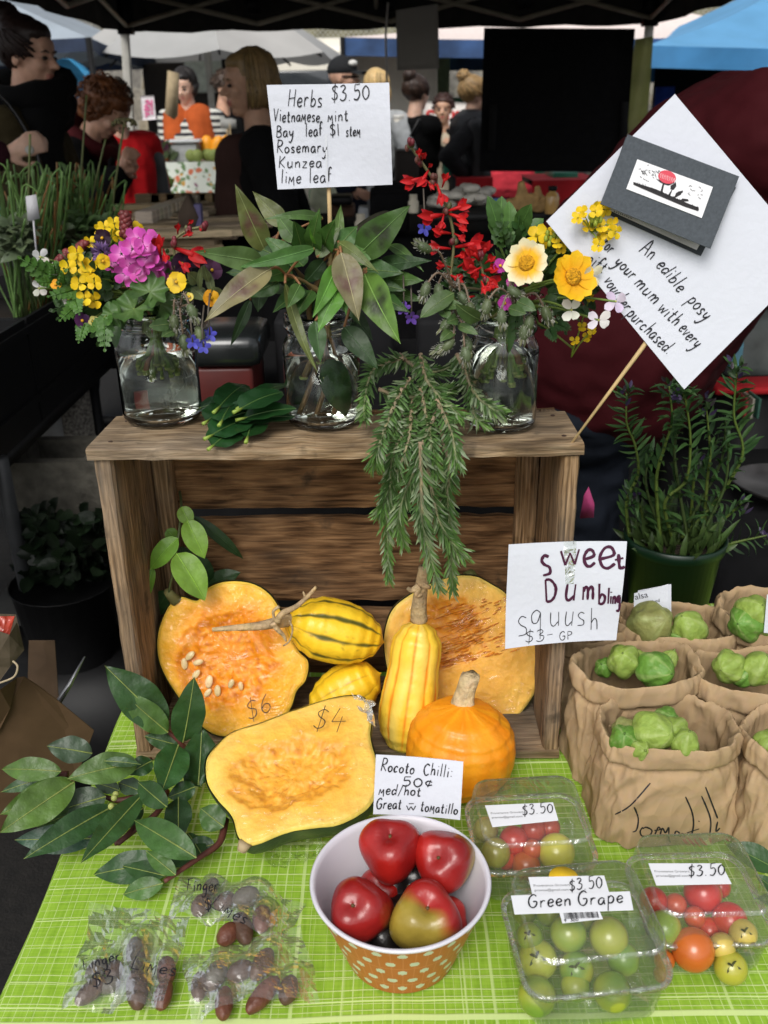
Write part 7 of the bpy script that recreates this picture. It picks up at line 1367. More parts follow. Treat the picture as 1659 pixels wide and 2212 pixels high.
for k in range(34): t = k / 33; x, y = lerp(825, 1225, t), lerp(652, 815, t); inkpoly(q, [(x - 4, y + 4), (x + 4, y + 6), (x + rnd(-6, 6), y - rnd(6, 26))], K1)
inkpoly(q, [(985, 715), (1000, 718), (1012, 660), (1003, 655)], K1); inkpoly(q, [(1030, 735), (1046, 740), (1080, 650), (1068, 680)], K1)
for pts in ([(960, 625), (990, 650), (1012, 660), (1040, 650), (1010, 640)], [(1008, 660), (1040, 668), (1088, 645), (1050, 650)], [(1050, 690), (1052, 668), (1085, 648), (1088, 672), (1070, 695)], [(1075, 740), (1085, 715), (1100, 705), (1130, 698), (1115, 725), (1090, 738)], [(1110, 762), (1125, 748), (1160, 752), (1165, 765), (1130, 768)]): inkpoly(q, pts, K1)
penline(q, [DZ1(1050, 742), DZ1(1085, 738), DZ1(1130, 705)], plL, .0011, .0004, K1)
inkpoly(q, [(1030 + 55 * cos(a) - 8 * sin(a), 615 + 40 * sin(a) + 14 * cos(a)) for a in [i * 2 * pi / 22 for i in range(22)]], R1, .0004)
for k in range(9): x = 985 + k * 11; y = 600 + k * 4; penline(q, [DZ1(x, y - 12), DZ1(x + 6, y + 4), DZ1(x + 2, y + 20)], plL, .0004, .0007, (.8, .62, .64))
for k in range(46): x, y = random.choice([(rnd(850, 915), rnd(540, 650)), (rnd(1150, 1245), rnd(660, 740)), (rnd(930, 980), rnd(570, 620)), (rnd(860, 900), rnd(560, 640))]); penline(q, [DZ1(x, y), DZ1(x + rnd(4, 16), y + rnd(-4, 14))], plL, .0006, .0004, K1)
lt = q.build('flower_print', INK, o, local=False) if False else None
me = q.build('flower_print', INK, vc); me.parent = o
q = MB()
for k in range(9): penline(q, [(1326 + k * 4.5, 455 + k * 1.9 + rnd(-1, 1)), (1328 + k * 4.5, 458 + k * 1.9)], (plP[0] + plP[1] * .0047, plP[1]), .0009, .0002)
q.build('inner_lettering', INK, vc)
# sweet dumpling sign
plS = (aty(1220, 1280, .876), Vector((.05, -1, .12)).normalized())
sg = thing('squash_sign', hit(1210, 1397, plS), 'white handwritten squash price card taped to the crate right upright', 'sign'); sheet(sg, [(1098, 1175), (1352, 1167), (1332, 1384), (1089, 1397)], plS)
PURI = (.055, .006, .03); q = MB()
for tx, a, b_, c, th, cl in (('s', (1172, 1246), (1194, 1240), 84, .0032, PURI), ('w', (1212, 1222), (1252, 1218), 62, .0030, PURI), ('e', (1260, 1224), (1286, 1220), 66, .0034, PURI), ('e', (1292, 1226), (1328, 1222), 90, .0032, PURI), ('t', (1328, 1226), (1348, 1222), 36, .0034, PURI), ('D', (1180, 1302), (1206, 1298), 48, .0030, PURI), ('u', (1220, 1300), (1244, 1300), 72, .0028, PURI), ('m', (1258, 1298), (1284, 1296), 56, .0028, PURI), ('b', (1292, 1306), (1308, 1304), 46, .0028, PURI), ('ling', (1312, 1304), (1338, 1302), 34, .0024, PURI), ('s', (1118, 1376), (1142, 1372), 84, .0010, (.02, .02, .025)), ('q', (1146, 1352), (1172, 1350), 66, .0010, (.02, .02, .025)), ('u', (1188, 1356), (1212, 1354), 62, .0010, (.02, .02, .025)), ('u', (1220, 1354), (1240, 1354), 66, .0010, (.02, .02, .025)), ('s', (1248, 1356), (1266, 1354), 62, .0010, (.02, .02, .025)), ('h', (1276, 1364), (1294, 1362), 46, .0010, (.02, .02, .025)), ('$3-', (1134, 1388), (1196, 1384), 26, .0009, (.02, .02, .025)), ('GP', (1210, 1386), (1238, 1383), 18, .0009, (.02, .02, .025))): write(q, tx, plS, a, b_, c, th, .1 if tx != 'D' else .05, .02, cl)
q.build('lettering', INK, sg); sheet(sg, [(1218, 1170), (1246, 1169), (1240, 1262), (1222, 1262)], (plS[0] + plS[1] * .0006, plS[1]), film('tape_clear', strength=.6, rough=.2, bs=50, bump=.6, base=.05, milk_sheen=.06), .0001, 'tape'); bend(sg, plS, .005)
# chilli bowl
bc = Vector((.0095, .625, TZ)); BH, BR, Br = .080, .0785, .051
bw = thing('chilli_bowl', bc, 'white lined orange bowl with pale polka dots holding red chillies', 'bowl')
def bcol(a, t):
    if t < .03: return (.62, .60, .64)
    row = t * 5.2; rr = int(row); fx = (a / (2 * pi) * 22 + (.5 if rr % 2 else 0)) % 1 - .5; fy = row - rr - .5; r_ = lerp(BR, Br, t); dx = fx / 22 * 2 * pi * r_; dy = fy * BH / 5.2 * 1.04
    if (dx / .0042) ** 2 + (dy / .0038) ** 2 < 1: return (.52, .55, .42)
    gx = (a / (2 * pi) * 44) % 1; gy = (row * 1.0) % 1
    return (.50, .16, .06) if gx < .06 or gy < .05 else (.43, .115, .028)
q = MB(); NB = 440; prof = [(lerp(BR, Br, (k / 60)) , BH * (1 - k / 60)) for k in range(61)]
q.lathe(prof, NB, bc + Vector((0, 0, .0015)), colf=bcol); q.lathe([(Br, .0015), (Br * .9, .0005), (0, .0005)], 60, bc, col=(.4, .11, .03)); q.build('outer_shell', M('melamine_print', None, .4, .04, 30, spec=.4), bw)
q = MB(); q.lathe([(BR, BH + .0012), (BR + .0018, BH + .0026), (BR + .0006, BH + .0042), (BR - .002, BH + .0038), (BR - .004, BH - .002), (lerp(BR, Br, .5) - .003, BH * .5), (Br - .002, .006), (Br * .7, .004), (0, .004)], 90, bc, col=(.66, .64, .68)); q.build('lining', M('melamine_white', (.62, .60, .65), .35, .04, 20, spec=.4), bw)
CHM = M('chilli_skin', None, .33, .2, 30, .2, 50, spec=.5, coat=.1)
def chilli(label, u, v, z, r, axis, gcol, gdir, asp=1.05, dim=.32, seed=0, name='rocoto_chilli', flat=(1, 1), th=.25):
    c = atz(u, v, bc.z + z); r *= 1.06; root = thing(name, c - Vector((0, 0, r)), label, 'chilli', 'round chillies in the dotted bowl'); Mx = axm(axis); gd = Vector(gdir).normalized(); q = MB()
    def fn(z_):
        a = math.atan2(z_.y, z_.x); k = 1 + .06 * noise.noise(z_ * 1.6 + Vector((seed * 3, 0, 0))) + .09 * cos(3 * a + seed) * (1 - abs(z_.z) ** 3) + .02 * cos(2 * a + seed * 2); 
        return k * (1 - dim * math.exp(-((1 - z_.z) / .10)) * (1 - .0) - .10 * math.exp(-((1 + z_.z) / .2)))
    q.ball(c, (r * flat[0], r * flat[1], r * asp), 64, 40, Mx=Mx, fn=fn)
    q.c = []
    for f_ in q.f:
        p = sum((q.v[i] for i in f_), Vector()) / len(f_); d = (p - c).normalized(); t = d.dot(gd) + .45 * noise.noise(p * 38 + Vector((seed, 0, 0))); cc = mixt((.44, .016, .010), (.20, .006, .007), .45 + .8 * noise.noise(p * 22 + Vector((seed, 0, 0))))
        if t > th: cc = mixt(cc, gcol, min(1, (t - th) * 2.2))
        q.c.append(cc)
    q.build('fruit', CHM, root); top = c + Mx @ Vector((0, 0, r * asp * (1 - dim) * .98)); q = MB(); q.tube([top - (Mx @ Vector((0, 0, .002))), top + (Mx @ Vector((0, 0, .0022)))], [.0022, .0014], 7, (.10, .06, .02)); q.build('stem_scar', M('stem', None), root)
OLG = (.27, .19, .022)
chilli('upright dark red chilli at the back of the bowl', 843, 1836, .080, .0265, (.0, -.25, 1), OLG, (0, 1, -.5), 1.12, seed=1)
chilli('red chilli with an olive green right side in the bowl', 958, 1858, .076, .0262, (-.35, -.75, .9), OLG, (1, .4, -.5), 1.0, seed=2)
chilli('long bright red chilli at the left of the bowl', 778, 1968, .068, .0258, (-.15, -.4, .6), (.05, .012, .01), (.6, .2, -.9), 1.22, .2, seed=3)
chilli('half green half red chilli at the front of the bowl', 920, 1982, .066, .0285, (.05, -.35, .9), (.30, .22, .03), (-.55, -.75, -.1), 1.05, .4, seed=4, th=-.05)
chilli('red chilli glimpsed behind the half green one', 962, 1992, .040, .020, (.5, -.3, .8), (.3, .01, .01), (0, 1, 0), 1, seed=5)
chilli('red chilli glimpsed behind the long left one', 828, 1915, .046, .019, (.3, -.3, .9), (.3, .01, .01), (0, 1, 0), 1, seed=6)
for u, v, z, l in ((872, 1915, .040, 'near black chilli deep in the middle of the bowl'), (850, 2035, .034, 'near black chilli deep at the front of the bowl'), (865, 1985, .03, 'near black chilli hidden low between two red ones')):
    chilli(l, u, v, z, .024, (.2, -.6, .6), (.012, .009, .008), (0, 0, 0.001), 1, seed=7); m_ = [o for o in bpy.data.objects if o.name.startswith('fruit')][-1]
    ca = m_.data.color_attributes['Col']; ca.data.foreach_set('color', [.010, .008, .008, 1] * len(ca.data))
plR = (aty(900, 1700, .712), Vector((.03, -1, .35)).normalized())
sg = thing('chilli_sign', hit(900, 1770, plR), 'small white handwritten chilli price card standing behind the bowl', 'sign'); sheet(sg, [(812, 1629), (1000, 1643), (994, 1772), (806, 1757)], plR)
q = MB(); write(q, 'Rocoto', plR, (822, 1664), (894, 1672), 26, .0013, .08); write(q, 'Chilli:', plR, (914, 1674), (976, 1678), 26, .0013, .08); write(q, '50@', plR, (868, 1698), (934, 1702), 20, .0013, .05); write(q, 'Wed/hot', plR, (818, 1716), (908, 1722), 24, .0013, .08); write(q, 'Great', plR, (812, 1746), (866, 1750), 24, .0013, .08); write(q, '~', plR, (878, 1752), (898, 1753), 20, .0013, .0); write(q, 'toWatillo', plR, (908, 1754), (988, 1760), 24, .0013, .08); q.build('lettering', INK, sg)
bend(sg, plR, .003)
q = MB(); q.tube([hit(897, 1700, (plR[0] - plR[1] * .006, plR[1])), hit(897, 1790, (plR[0] - plR[1] * .006, plR[1])), bc + Vector((.012, .05, .02))], .0016, 6); q.build('skewer', STICK, sg)
# ---- clear punnets of tomatoes
CLEAR = film('clear_plastic', tint=(.975, .985, .975), strength=.5, rough=.06, bs=22, bump=.3, base=.012, milk_sheen=.035); CLEARE = film('clear_plastic_edge', tint=(.90, .93, .90), strength=.8, rough=.15, bs=40, bump=.5, base=.09, milk_sheen=.05); TOM = M('tomato_skin', None, .28, .10, 25, spec=.5, coat=.25, sss=.08)  # pale haze in the clear plastic is a painted reflection of the sky
def rr(w_, d, r, n=6):
    out = []
    for cx, cy, a0 in ((w_ - r, d - r, 0), (-w_ + r, d - r, pi / 2), (-w_ + r, -d + r, pi), (w_ - r, -d + r, 1.5 * pi)):
        for k in range(n + 1): a = a0 + pi / 2 * k / n; out.append((cx + r * cos(a), cy + r * sin(a)))
    return out
def punnet(label, c, w_, d, rz, h0=.042, h1=.034):
    R = Matrix.Rotation(rz, 3, 'Z'); c = Vector(c); root = thing('tomato_punnet', c, label, 'punnet', 'clear plastic punnets of tomatoes')
    def shell(levels, name, mat, capz=None):
        q = MB(); n = None; vs = []
        for z, k, dr in levels: L_ = rr(w_ * k, d * k, .018 + dr); n = len(L_); vs += [c + R @ Vector((x, y, z)) for x, y in L_]
        fs = [(j * n + i, j * n + (i + 1) % n, (j + 1) * n + (i + 1) % n, (j + 1) * n + i) for j in range(len(levels) - 1) for i in range(n)]; fs.append(tuple(range(n)) if capz == 'b' else tuple((len(levels) - 1) * n + i for i in range(n))) if capz else None
        q.add(vs, fs); return q.build(name, mat, root)
    shell([(.001, .86, -.002), (.004, .90, 0), (h0 - .003, .96, 0), (h0, .97, 0)], 'base', CLEAR, 'b'); shell([(h0, .955, 0), (h0 - .001, 1.03, .003), (h0 + .002, 1.035, .003), (h0 + .004, 1.03, .003), (h0 + .004, .965, 0)], 'flange', CLEARE)
    shell([(h0 + .004, .962, 0), (h0 + h1 - .008, .92, 0), (h0 + h1 - .002, .905, 0), (h0 + h1, .88, -.002)], 'lid', CLEAR, 't'); shell([(h0 + h1 - .0035, .912, 0), (h0 + h1 + .0004, .896, 0), (h0 + h1 + .0008, .872, -.002)], 'lid_edge', CLEARE)
    q = MB()
    for k in (-.45, .45): q = MB(); q.tube([c + R @ Vector((w_ * (k - .12), -d * 1.035, h0 + .004)), c + R @ Vector((w_ * (k + .12), -d * 1.035, h0 + .004))], .0022, 6); q.build('catch', CLEARE, root)
    return root, (c + Vector((0, 0, h0 + h1)), Vector((0, 0, 1)))
def tomato(u, v, z, rpx, col, label, group, c2=None, stalk=False, asp=1.0):
    c = atz(u, v, TZ + z); r = rpx * mpp(c); c.z = max(c.z, TZ + r * .98 + .001); root = thing('tomato', c - Vector((0, 0, r)), label, 'tomato', group); q = MB(); ax = axm((rnd(-.6, .6), rnd(-1, .2), rnd(.3, 1)))
    q.ball(c, (r, r, r * asp), 28, 18, Mx=ax); q.c = []
    for f_ in q.f: p = sum((q.v[i] for i in f_), Vector()) / len(f_); q.c.append(mixt(col, c2 or tuple(k * .8 for k in col), min(1, max(0, .5 + 1.3 * noise.noise(p * 50) + (p.z - c.z) / r * -.3))))
    q.build('fruit', TOM, root)
    if stalk:
        q = MB(); t = c + Vector((-.2, -.55, .8)).normalized() * r
        for k in range(5): a = k * 1.26 + rnd(-.2, .2); q.leaf(t, t + Vector((cos(a) * .6, -.2 + .2 * sin(a), sin(a) * .6)).normalized() * r * .55, r * .16, (0, -1, .6), (.07, .075, .03), -.3, n=4)
        q.tube([t, t + Vector((-.002, -.004, .006))], .0010, 5, (.08, .08, .03)); q.build('calyx', M('stem', None), root)
DP = Dz(1500, 2450, 1.75); SP = .6777 / 1.75
def label_(root, px, pl, lines, name='price_label', printedtxt=True, th=.0011):
    o = sheet(root, px, (pl[0] + pl[1] * .0008, pl[1]), M('label_white', (.74, .75, .78), .5, .02), .0004, name); q = MB(); p2 = (pl[0] + pl[1] * .0010, pl[1])
    for tx, a, b_, c in lines: write(q, tx, p2, a, b_, c, th, .05)
    if printedtxt:
        P = [hit(u, v, (p2[0] + p2[1] * .0004, p2[1])) for u, v in px]; ex = (P[1] - P[0]).normalized(); ey = p2[1].cross(ex); h_ = (P[3] - P[0]).length; w_ = (P[1] - P[0]).length; o0 = P[0] + (P[3] - P[0]) * .42 + ex * w_ * .04
        printed(q, 'Provenance Growers', o0, ex, ey, w_ * .055, (.16, .16, .17)); printed(q, 'provtas@gmail.com', o0 - ey * h_ * .2, ex, ey, w_ * .055, (.16, .16, .17))
    t = q.build('lettering', INK, root); t.parent = o
ra, pla = punnet('back punnet of mixed tomatoes beside the orange pumpkin', (.140, .722, TZ + .001), .058, .052, .06, .040, .032)
label_(ra, [DP(80, 205), DP(460, 188), DP(490, 288), DP(122, 325)], pla, [('$3.50', DP(290, 262), DP(460, 242), 22)])
for i, (x, y, r, z, col, st, l) in enumerate(((140, 470, 82, .028, (.34, .30, .035), 0, 'yellow green tomato at front left of the back punnet'), (478, 465, 102, .028, (.52, .47, .05), 0, 'large pale yellow tomato at front right of the back punnet'), (240, 400, 80, .03, (.50, .035, .02), 0, 'pinkish red tomato under the label of the back punnet'), (345, 450, 55, .03, (.48, .08, .025), 0, 'small orange red tomato in the middle of the back punnet'), (85, 340, 70, .034, (.42, .36, .10), 0, 'pale green tomato at the left of the back punnet'), (350, 340, 70, .034, (.48, .05, .02), 0, 'red tomato at back centre of the back punnet'), (440, 330, 60, .032, (.46, .06, .02), 0, 'red tomato at back right of the back punnet'), (310, 540, 80, .016, (.45, .10, .02), 0, 'orange tomato at the bottom front of the back punnet'), (200, 510, 55, .016, (.45, .05, .015), 0, 'small red tomato low in the back punnet'))): tomato(*DP(x, y), z, r * SP, col, l, 'tomatoes in the back punnet', stalk=False)
rg, plg = punnet('front punnet labelled Green Grape, full of green tomatoes', (.167, .590, TZ + .001), .062, .056, .10, .044, .036)
GR, GR2 = (.30, .33, .035), (.14, .24, .03)
label_(rg, [DP(322, 605), DP(745, 596), DP(780, 715), DP(352, 735)], plg, [('$3.50', DP(552, 682), DP(735, 662), 26)])
pz = (plg[0] + plg[1] * .0012, plg[1]); label_(rg, [DP(225, 708), DP(888, 684), DP(908, 788), DP(245, 812)], pz, [('Green', DP(322, 778), DP(560, 762), 30), ('Grape', DP(600, 764), DP(850, 748), 30)], 'name_label', False, .0013)
pz = (plg[0] + plg[1] * .0004, plg[1]); o = sheet(rg, [DP(496, 805), DP(720, 795), DP(738, 838), DP(512, 862)], (pz[0] + pz[1] * .0005, pz[1]), MATS['label_white'], .0003, 'barcode_label'); q = MB()
for k in range(30): x = 520 + k * 6.4; penline(q, [DP(x, 804 - k * .2), DP(x + 8, 838 - k * .25)], pz, rnd(.0004, .0012), .0012)
write(q, '9', pz, DP(522, 856), DP(532, 856), 7, .0006, lift=.0012); write(q, '300', pz, DP(556, 852), DP(600, 850), 6, .0005, lift=.0012); t = q.build('barcode', INK, rg); t.parent = o
q = MB(); cc = hit(*DP(520, 608), (plg[0] + plg[1] * .0002, plg[1])); q.lathe([(.013, .0), (.013, .0002), (0, .0002)], 30, cc, col=(.75, .50, .02)); so_ = q.build('yellow_sticker', M('sticker_yellow', (.75, .48, .02), .5), rg)
for x, y, r, z, col, c2, st, l in ((375, 1065, 112, .032, (.40, .40, .05), GR, 1, 'large yellow green tomato with calyx at front left of the front punnet'), (330, 935, 76, .048, GR, GR2, 1, 'yellow green tomato behind the large front left one'), (545, 920, 105, .046, GR2, GR, 0, 'green tomato below the barcode in the front punnet'), (770, 940, 112, .044, GR, (.33, .33, .05), 0, 'large green tomato at right below the name label'), (590, 1120, 100, .028, GR2, (.36, .35, .04), 1, 'dark green tomato with calyx at front centre of the front punnet'), (850, 1060, 95, .03, GR2, GR, 0, 'mid green tomato at front right of the front punnet'), (370, 1270, 110, .024, GR, GR2, 0, 'green tomato low at the front left corner of the front punnet'), (585, 1215, 85, .022, GR, GR2, 0, 'green tomato low at the front centre of the front punnet'), (790, 1245, 110, .024, GR2, GR, 0, 'green tomato low at the front right corner of the front punnet'), (440, 800, 80, .04, GR2, GR, 0, 'green tomato at the back left of the front punnet'), (640, 830, 80, .036, GR2, GR, 0, 'green tomato at the back centre of the front punnet'), (300, 800, 70, .036, GR2, GR, 0, 'green tomato at the far back left of the front punnet')): tomato(*DP(x, y), z, r * SP * .97, col, l, 'green tomatoes in the front punnet', c2, st)
rr_, plr = punnet('right punnet of red, orange and yellow tomatoes at the table edge', (.281, .637, TZ + .001), .055, .053, .02, .038, .034)
label_(rr_, [DP(992, 528), DP(1398, 528), DP(1456, 642), DP(1036, 650)], plr, [('$3.50', DP(1216, 604), DP(1418, 590), 26)])
RDT = (.50, .022, .012); OT = (.52, .13, .02); YT = (.55, .42, .09)
for x, y, r, z, col, c2, st, l in ((1020, 740, 78, .045, RDT, None, 0, 'red tomato at the back left of the right punnet'), (1295, 700, 105, .045, RDT, None, 0, 'large red tomato under the right punnet label'), (1445, 845, 96, .04, RDT, None, 0, 'red tomato at the right of the right punnet'), (1145, 760, 62, .042, (.50, .08, .03), None, 0, 'small red tomato with an open lid hole above it'), (1250, 830, 60, .04, (.50, .06, .02), None, 0, 'small round red tomato in the middle of the right punnet'), (1080, 890, 95, .042, (.20, .30, .03), (.36, .38, .05), 0, 'green tomato at the left of the right punnet'), (1240, 1010, 118, .034, OT, (.45, .09, .012), 0, 'big orange tomato at the front centre of the right punnet'), (1520, 920, 78, .042, YT, None, 1, 'yellow tomato with calyx at the right of the right punnet'), (1405, 990, 72, .035, YT, None, 0, 'pale yellow tomato at the front of the right punnet'), (1450, 1110, 92, .024, (.38, .36, .04), (.3, .3, .03), 1, 'yellow green tomato low at the front right of the right punnet'), (1080, 1070, 58, .026, OT, None, 0, 'small orange tomato low at the front left of the right punnet'), (1070, 1145, 50, .018, (.42, .15, .02), None, 0, 'smallest orange tomato at the bottom left of the right punnet'), (1330, 900, 70, .03, RDT, None, 0, 'red tomato low in the middle of the right punnet'), (1390, 660, 60, .034, RDT, None, 0, 'red tomato at the back right of the right punnet')): tomato(*DP(x, y), z, r * SP, col, l, 'mixed tomatoes in the right punnet', c2, st)
# bay leaves by the right punnet
for (x0, y0), (x1, y1), w_, l in (((1700, 560), (1430, 420), 150, 'dark green leaf behind the right punnet, upper one'), ((1720, 700), (1590, 590), 80, 'dark green leaf behind the right punnet, middle one'), ((1760, 760), (1600, 720), 90, 'dark green leaf behind the right punnet, lower one')):
    q = MB(); b_, t_ = atz(*DP(x0, y0), TZ + .03), atz(*DP(x1, y1), TZ + .045); q.leaf(b_, t_, w_ * SP * mpp(b_), (0, -.5, .8), (.03, .08, .02), .1, n=14, rib=(.12, .2, .05), lat=8, pt=2); tag(q.build('bay_leaf', MATS['bay_leaf']), l, 'leaf', 'leaves behind the right punnet')
# ---- kraft bags of tomatillos
KRB = crease(M('kraft_bag', None, .82, .08, 26, spec=.15), 20, .8, .008); HUSK = M('husk', None, .5, .15, 50, .3, 120, transl=.15)
def tbag(label, c, a, b_, h, rz=0, seed=0, lean=0, text=None, fold=.017):
    c = Vector(c); R = Matrix.Rotation(rz, 3, 'Z'); root = thing('paper_bag', c, label, 'paper bag', 'brown paper bags of tomatillos'); q = MB(); nu, nv = 150, 60; rg = random.Random(seed); TW = [(rg.uniform(-1, 1), rg.uniform(-.6, 1), rg.uniform(14, 34), rg.uniform(0, 9)) for _ in range(7)]; sd = Vector((seed * 7.3, seed, 0))
    def ring(t, k): # superellipse, squarer at the base
        e = lerp(.42, .78, min(1, k)); cx, sy = cos(t), sin(t); return Vector((math.copysign(abs(cx) ** e, cx) * a, math.copysign(abs(sy) ** e, sy) * b_, 0))
    def fn(u, v):
        t = 2 * pi * u
        if v < .70: # outside up
            s = v / .70; p = ring(t, s) * lerp(1.03, .93, s) ; z = h * s * (1 + 0 * s); out = 0
            if s > .8: out = fold * .26 * min(1, (s - .8) / .025) + fold * .1 * (s - .8) / .2
        elif v < .80: s = (v - .70) / .10; p = ring(t, 1) * .93; z = h + .004 * sin(s * pi); out = lerp(fold * .30, -.001, s)
        else: s = (v - .80) / .20; p = ring(t, 1) * .93; z = h - s * h * .55; out = -.003 - .004 * s
        rim = min(1, max(0, (v - .3) * 2.2)); p = p * (1 + out / max(a, b_))
        wv = .005 * rim * noise.noise(Vector((cos(t) * 1.7, sin(t) * 1.7, seed * 3.1))); z = z * (1 + .07 * rim * noise.noise(Vector((cos(t) * 1.3, sin(t) * 1.3, seed + 9))) ) 
        P_ = Vector((p.x, p.y, z)); w3 = noise.noise(Vector((cos(t) * 5, sin(t) * 5, z * 22)) + sd); w4 = noise.noise(Vector((cos(t) * 11 + z * 30, sin(t) * 11, z * 45)) + sd); ac = t * a * 1.1; cr_ = sum(.0042 * (abs((((ac * x_ + z * y_ + .006 * w3) * f_ + o_) % 1) * 2 - 1) - .5) * (.55 if v > .56 else 1) * min(1, max(0, .35 + noise.noise(Vector((cos(t) * 2 + k, sin(t) * 2, z * 14)) + sd) * 1.6)) for k, (x_, y_, f_, o_) in enumerate(TW)) * 1.15 + .0018 * w4
        if v < .70:
            s = v / .7
            for fz in (.80,): cr_ -= .004 * math.exp(-((s - fz - .03 * w3) / .03) ** 2)
        nn = Vector((p.x / (a * a), p.y / (b_ * b_), 0)).normalized(); P_ += nn * (cr_ + wv); P_.z += .0018 * w4 * rim; cr_ = cr_; P_ += Vector((lean * z, -.15 * z * 0, 0)); return c + R @ P_
    q.grid(fn, nu, nv, lambda u, v: jit((.37, .258, .145) if v < .8 else (.34, .235, .13), .03), wrap=True); q.build('bag', KRB, root)
    return root, R
def tomatillo(label, u, v, z, rpx, col, group, ax=None, y=None):
    c = aty(u, v, y) if y else atz(u, v, z); r = rpx * 1.05 * mpp(c); root = thing('tomatillo', c - Vector((0, 0, r)), label, 'tomatillo', group); ax = axm(ax or (rnd(-.6, .6), rnd(-.9, -.1), rnd(.1, 1))); s_ = rnd(0, 9); q = MB()
    def fn(z_): a = math.atan2(z_.y, z_.x); return 1 + .19 * (abs(cos(a * 2.5 + s_ + z_.z * .3)) - .62) * (1 - z_.z ** 2) + .06 * noise.noise(z_ * 2 + Vector((s_, 0, 0))) + .22 * max(0, z_.z) ** 7
    q.ball(c, (r, r * .95, r * 1.05), 48, 28, Mx=ax, fn=fn, colf=lambda a, t: mixt(jit(col, .08), (.44, .52, .20), .6 if abs(sin(a * 2.5 + s_)) < .10 or abs(sin(a * 7.5 + s_ + t * 2)) < .07 else 0)); q.build('husk', HUSK, root)
    q = MB(); t = c + ax @ Vector((0, 0, r * 1.12)); q.tube([t - ax @ Vector((0, 0, .004)), t + ax @ Vector((.001, 0, .004))], .0013, 6, tuple(k * .6 for k in col)); q.build('stalk', M('stem', None), root)
T1, T2, T3 = (.27, .38, .07), (.26, .27, .085), (.13, .28, .04)
DB = Dz(1600, 1750, 1.9564); SB = .6777 / 1.9564
bags = [('front tomatillo bag with the word written on it in pen', (.293, .800, TZ + .001), .074, .052, .112, .05, 1), ('tomatillo bag directly behind the written one, against the crate', (.283, .890, TZ + .001), .072, .050, .128, .1, 2), ('tomatillo bag holding a folded white leaflet', (.352, .985, TZ + .001), .072, .052, .126, -.1, 3), ('tomatillo bag at right behind the written bag', (.418, .880, TZ + .001), .074, .052, .122, .0, 4), ('farthest right tomatillo bag near the green pot', (.478, .990, TZ + .001), .074, .055, .14, .1, 5), ('tomatillo bag cut off by the right edge, beside the written bag', (.430, .775, TZ + .001), .066, .052, .110, -.1, 6), ('mostly hidden tomatillo bag behind the squash sign', (.245, .995, TZ + .001), .048, .045, .120, .2, 7)]
for l, c, a, b_, h, rz, sd in bags: r_, _R = tbag(l, c, a, b_, h, rz, sd); (globals().__setitem__('bag1', r_) if sd == 1 else None)
plB = plane3(aty(1330, 1790, .7425), aty(1560, 1790, .7425), aty(1440, 1600, .748)); q = MB()
for st in ([(705, 1655), (800, 1600), (925, 1460)], [(825, 1610), (850, 1680), (840, 1750), (815, 1765)], [(880, 1735), (862, 1760), (875, 1790), (920, 1785), (935, 1755), (900, 1735), (880, 1745)], [(950, 1755), (985, 1750), (975, 1735), (950, 1790)], [(985, 1790), (1000, 1740), (1020, 1770), (1040, 1735), (1040, 1800), (1050, 1830)], [(1075, 1790), (1085, 1760), (1105, 1770), (1110, 1795)], [(1110, 1795), (1120, 1775), (1135, 1780), (1140, 1798)], [(1145, 1545), (1185, 1640), (1195, 1720), (1180, 1790)], [(1155, 1770), (1230, 1745)], [(1245, 1775), (1255, 1778)], [(1225, 1695), (1232, 1700)], [(1245, 1540), (1300, 1680), (1295, 1790)], [(1270, 1485), (1330, 1640), (1345, 1680)], [(1345, 1700), (1335, 1760), (1360, 1740)]): penline(q, [DB(*p) for p in [(a.x, a.y) for a in smooth([(x, y, 0) for x, y in st], 5)]], plB, .0016, .0)
wr = q; vs = []
def wrap_to(root, q, name): # lay the pen marks on the crumpled paper itself
    from mathutils.bvhtree import BVHTree
    o = [c for c in root.children if c.name.startswith('bag')][0]; off = root.location; t = BVHTree.FromPolygons([v.co + off for v in o.data.vertices], [tuple(p.vertices) for p in o.data.polygons])
    for i, p in enumerate(q.v):
        d = (p - CAM).normalized(); h_ = t.ray_cast(CAM, d)
        if h_[0]: q.v[i] = h_[0] - d * .0007
    m_ = q.build(name, INK, root); return m_
wrap_to(bag1, q, 'lettering')
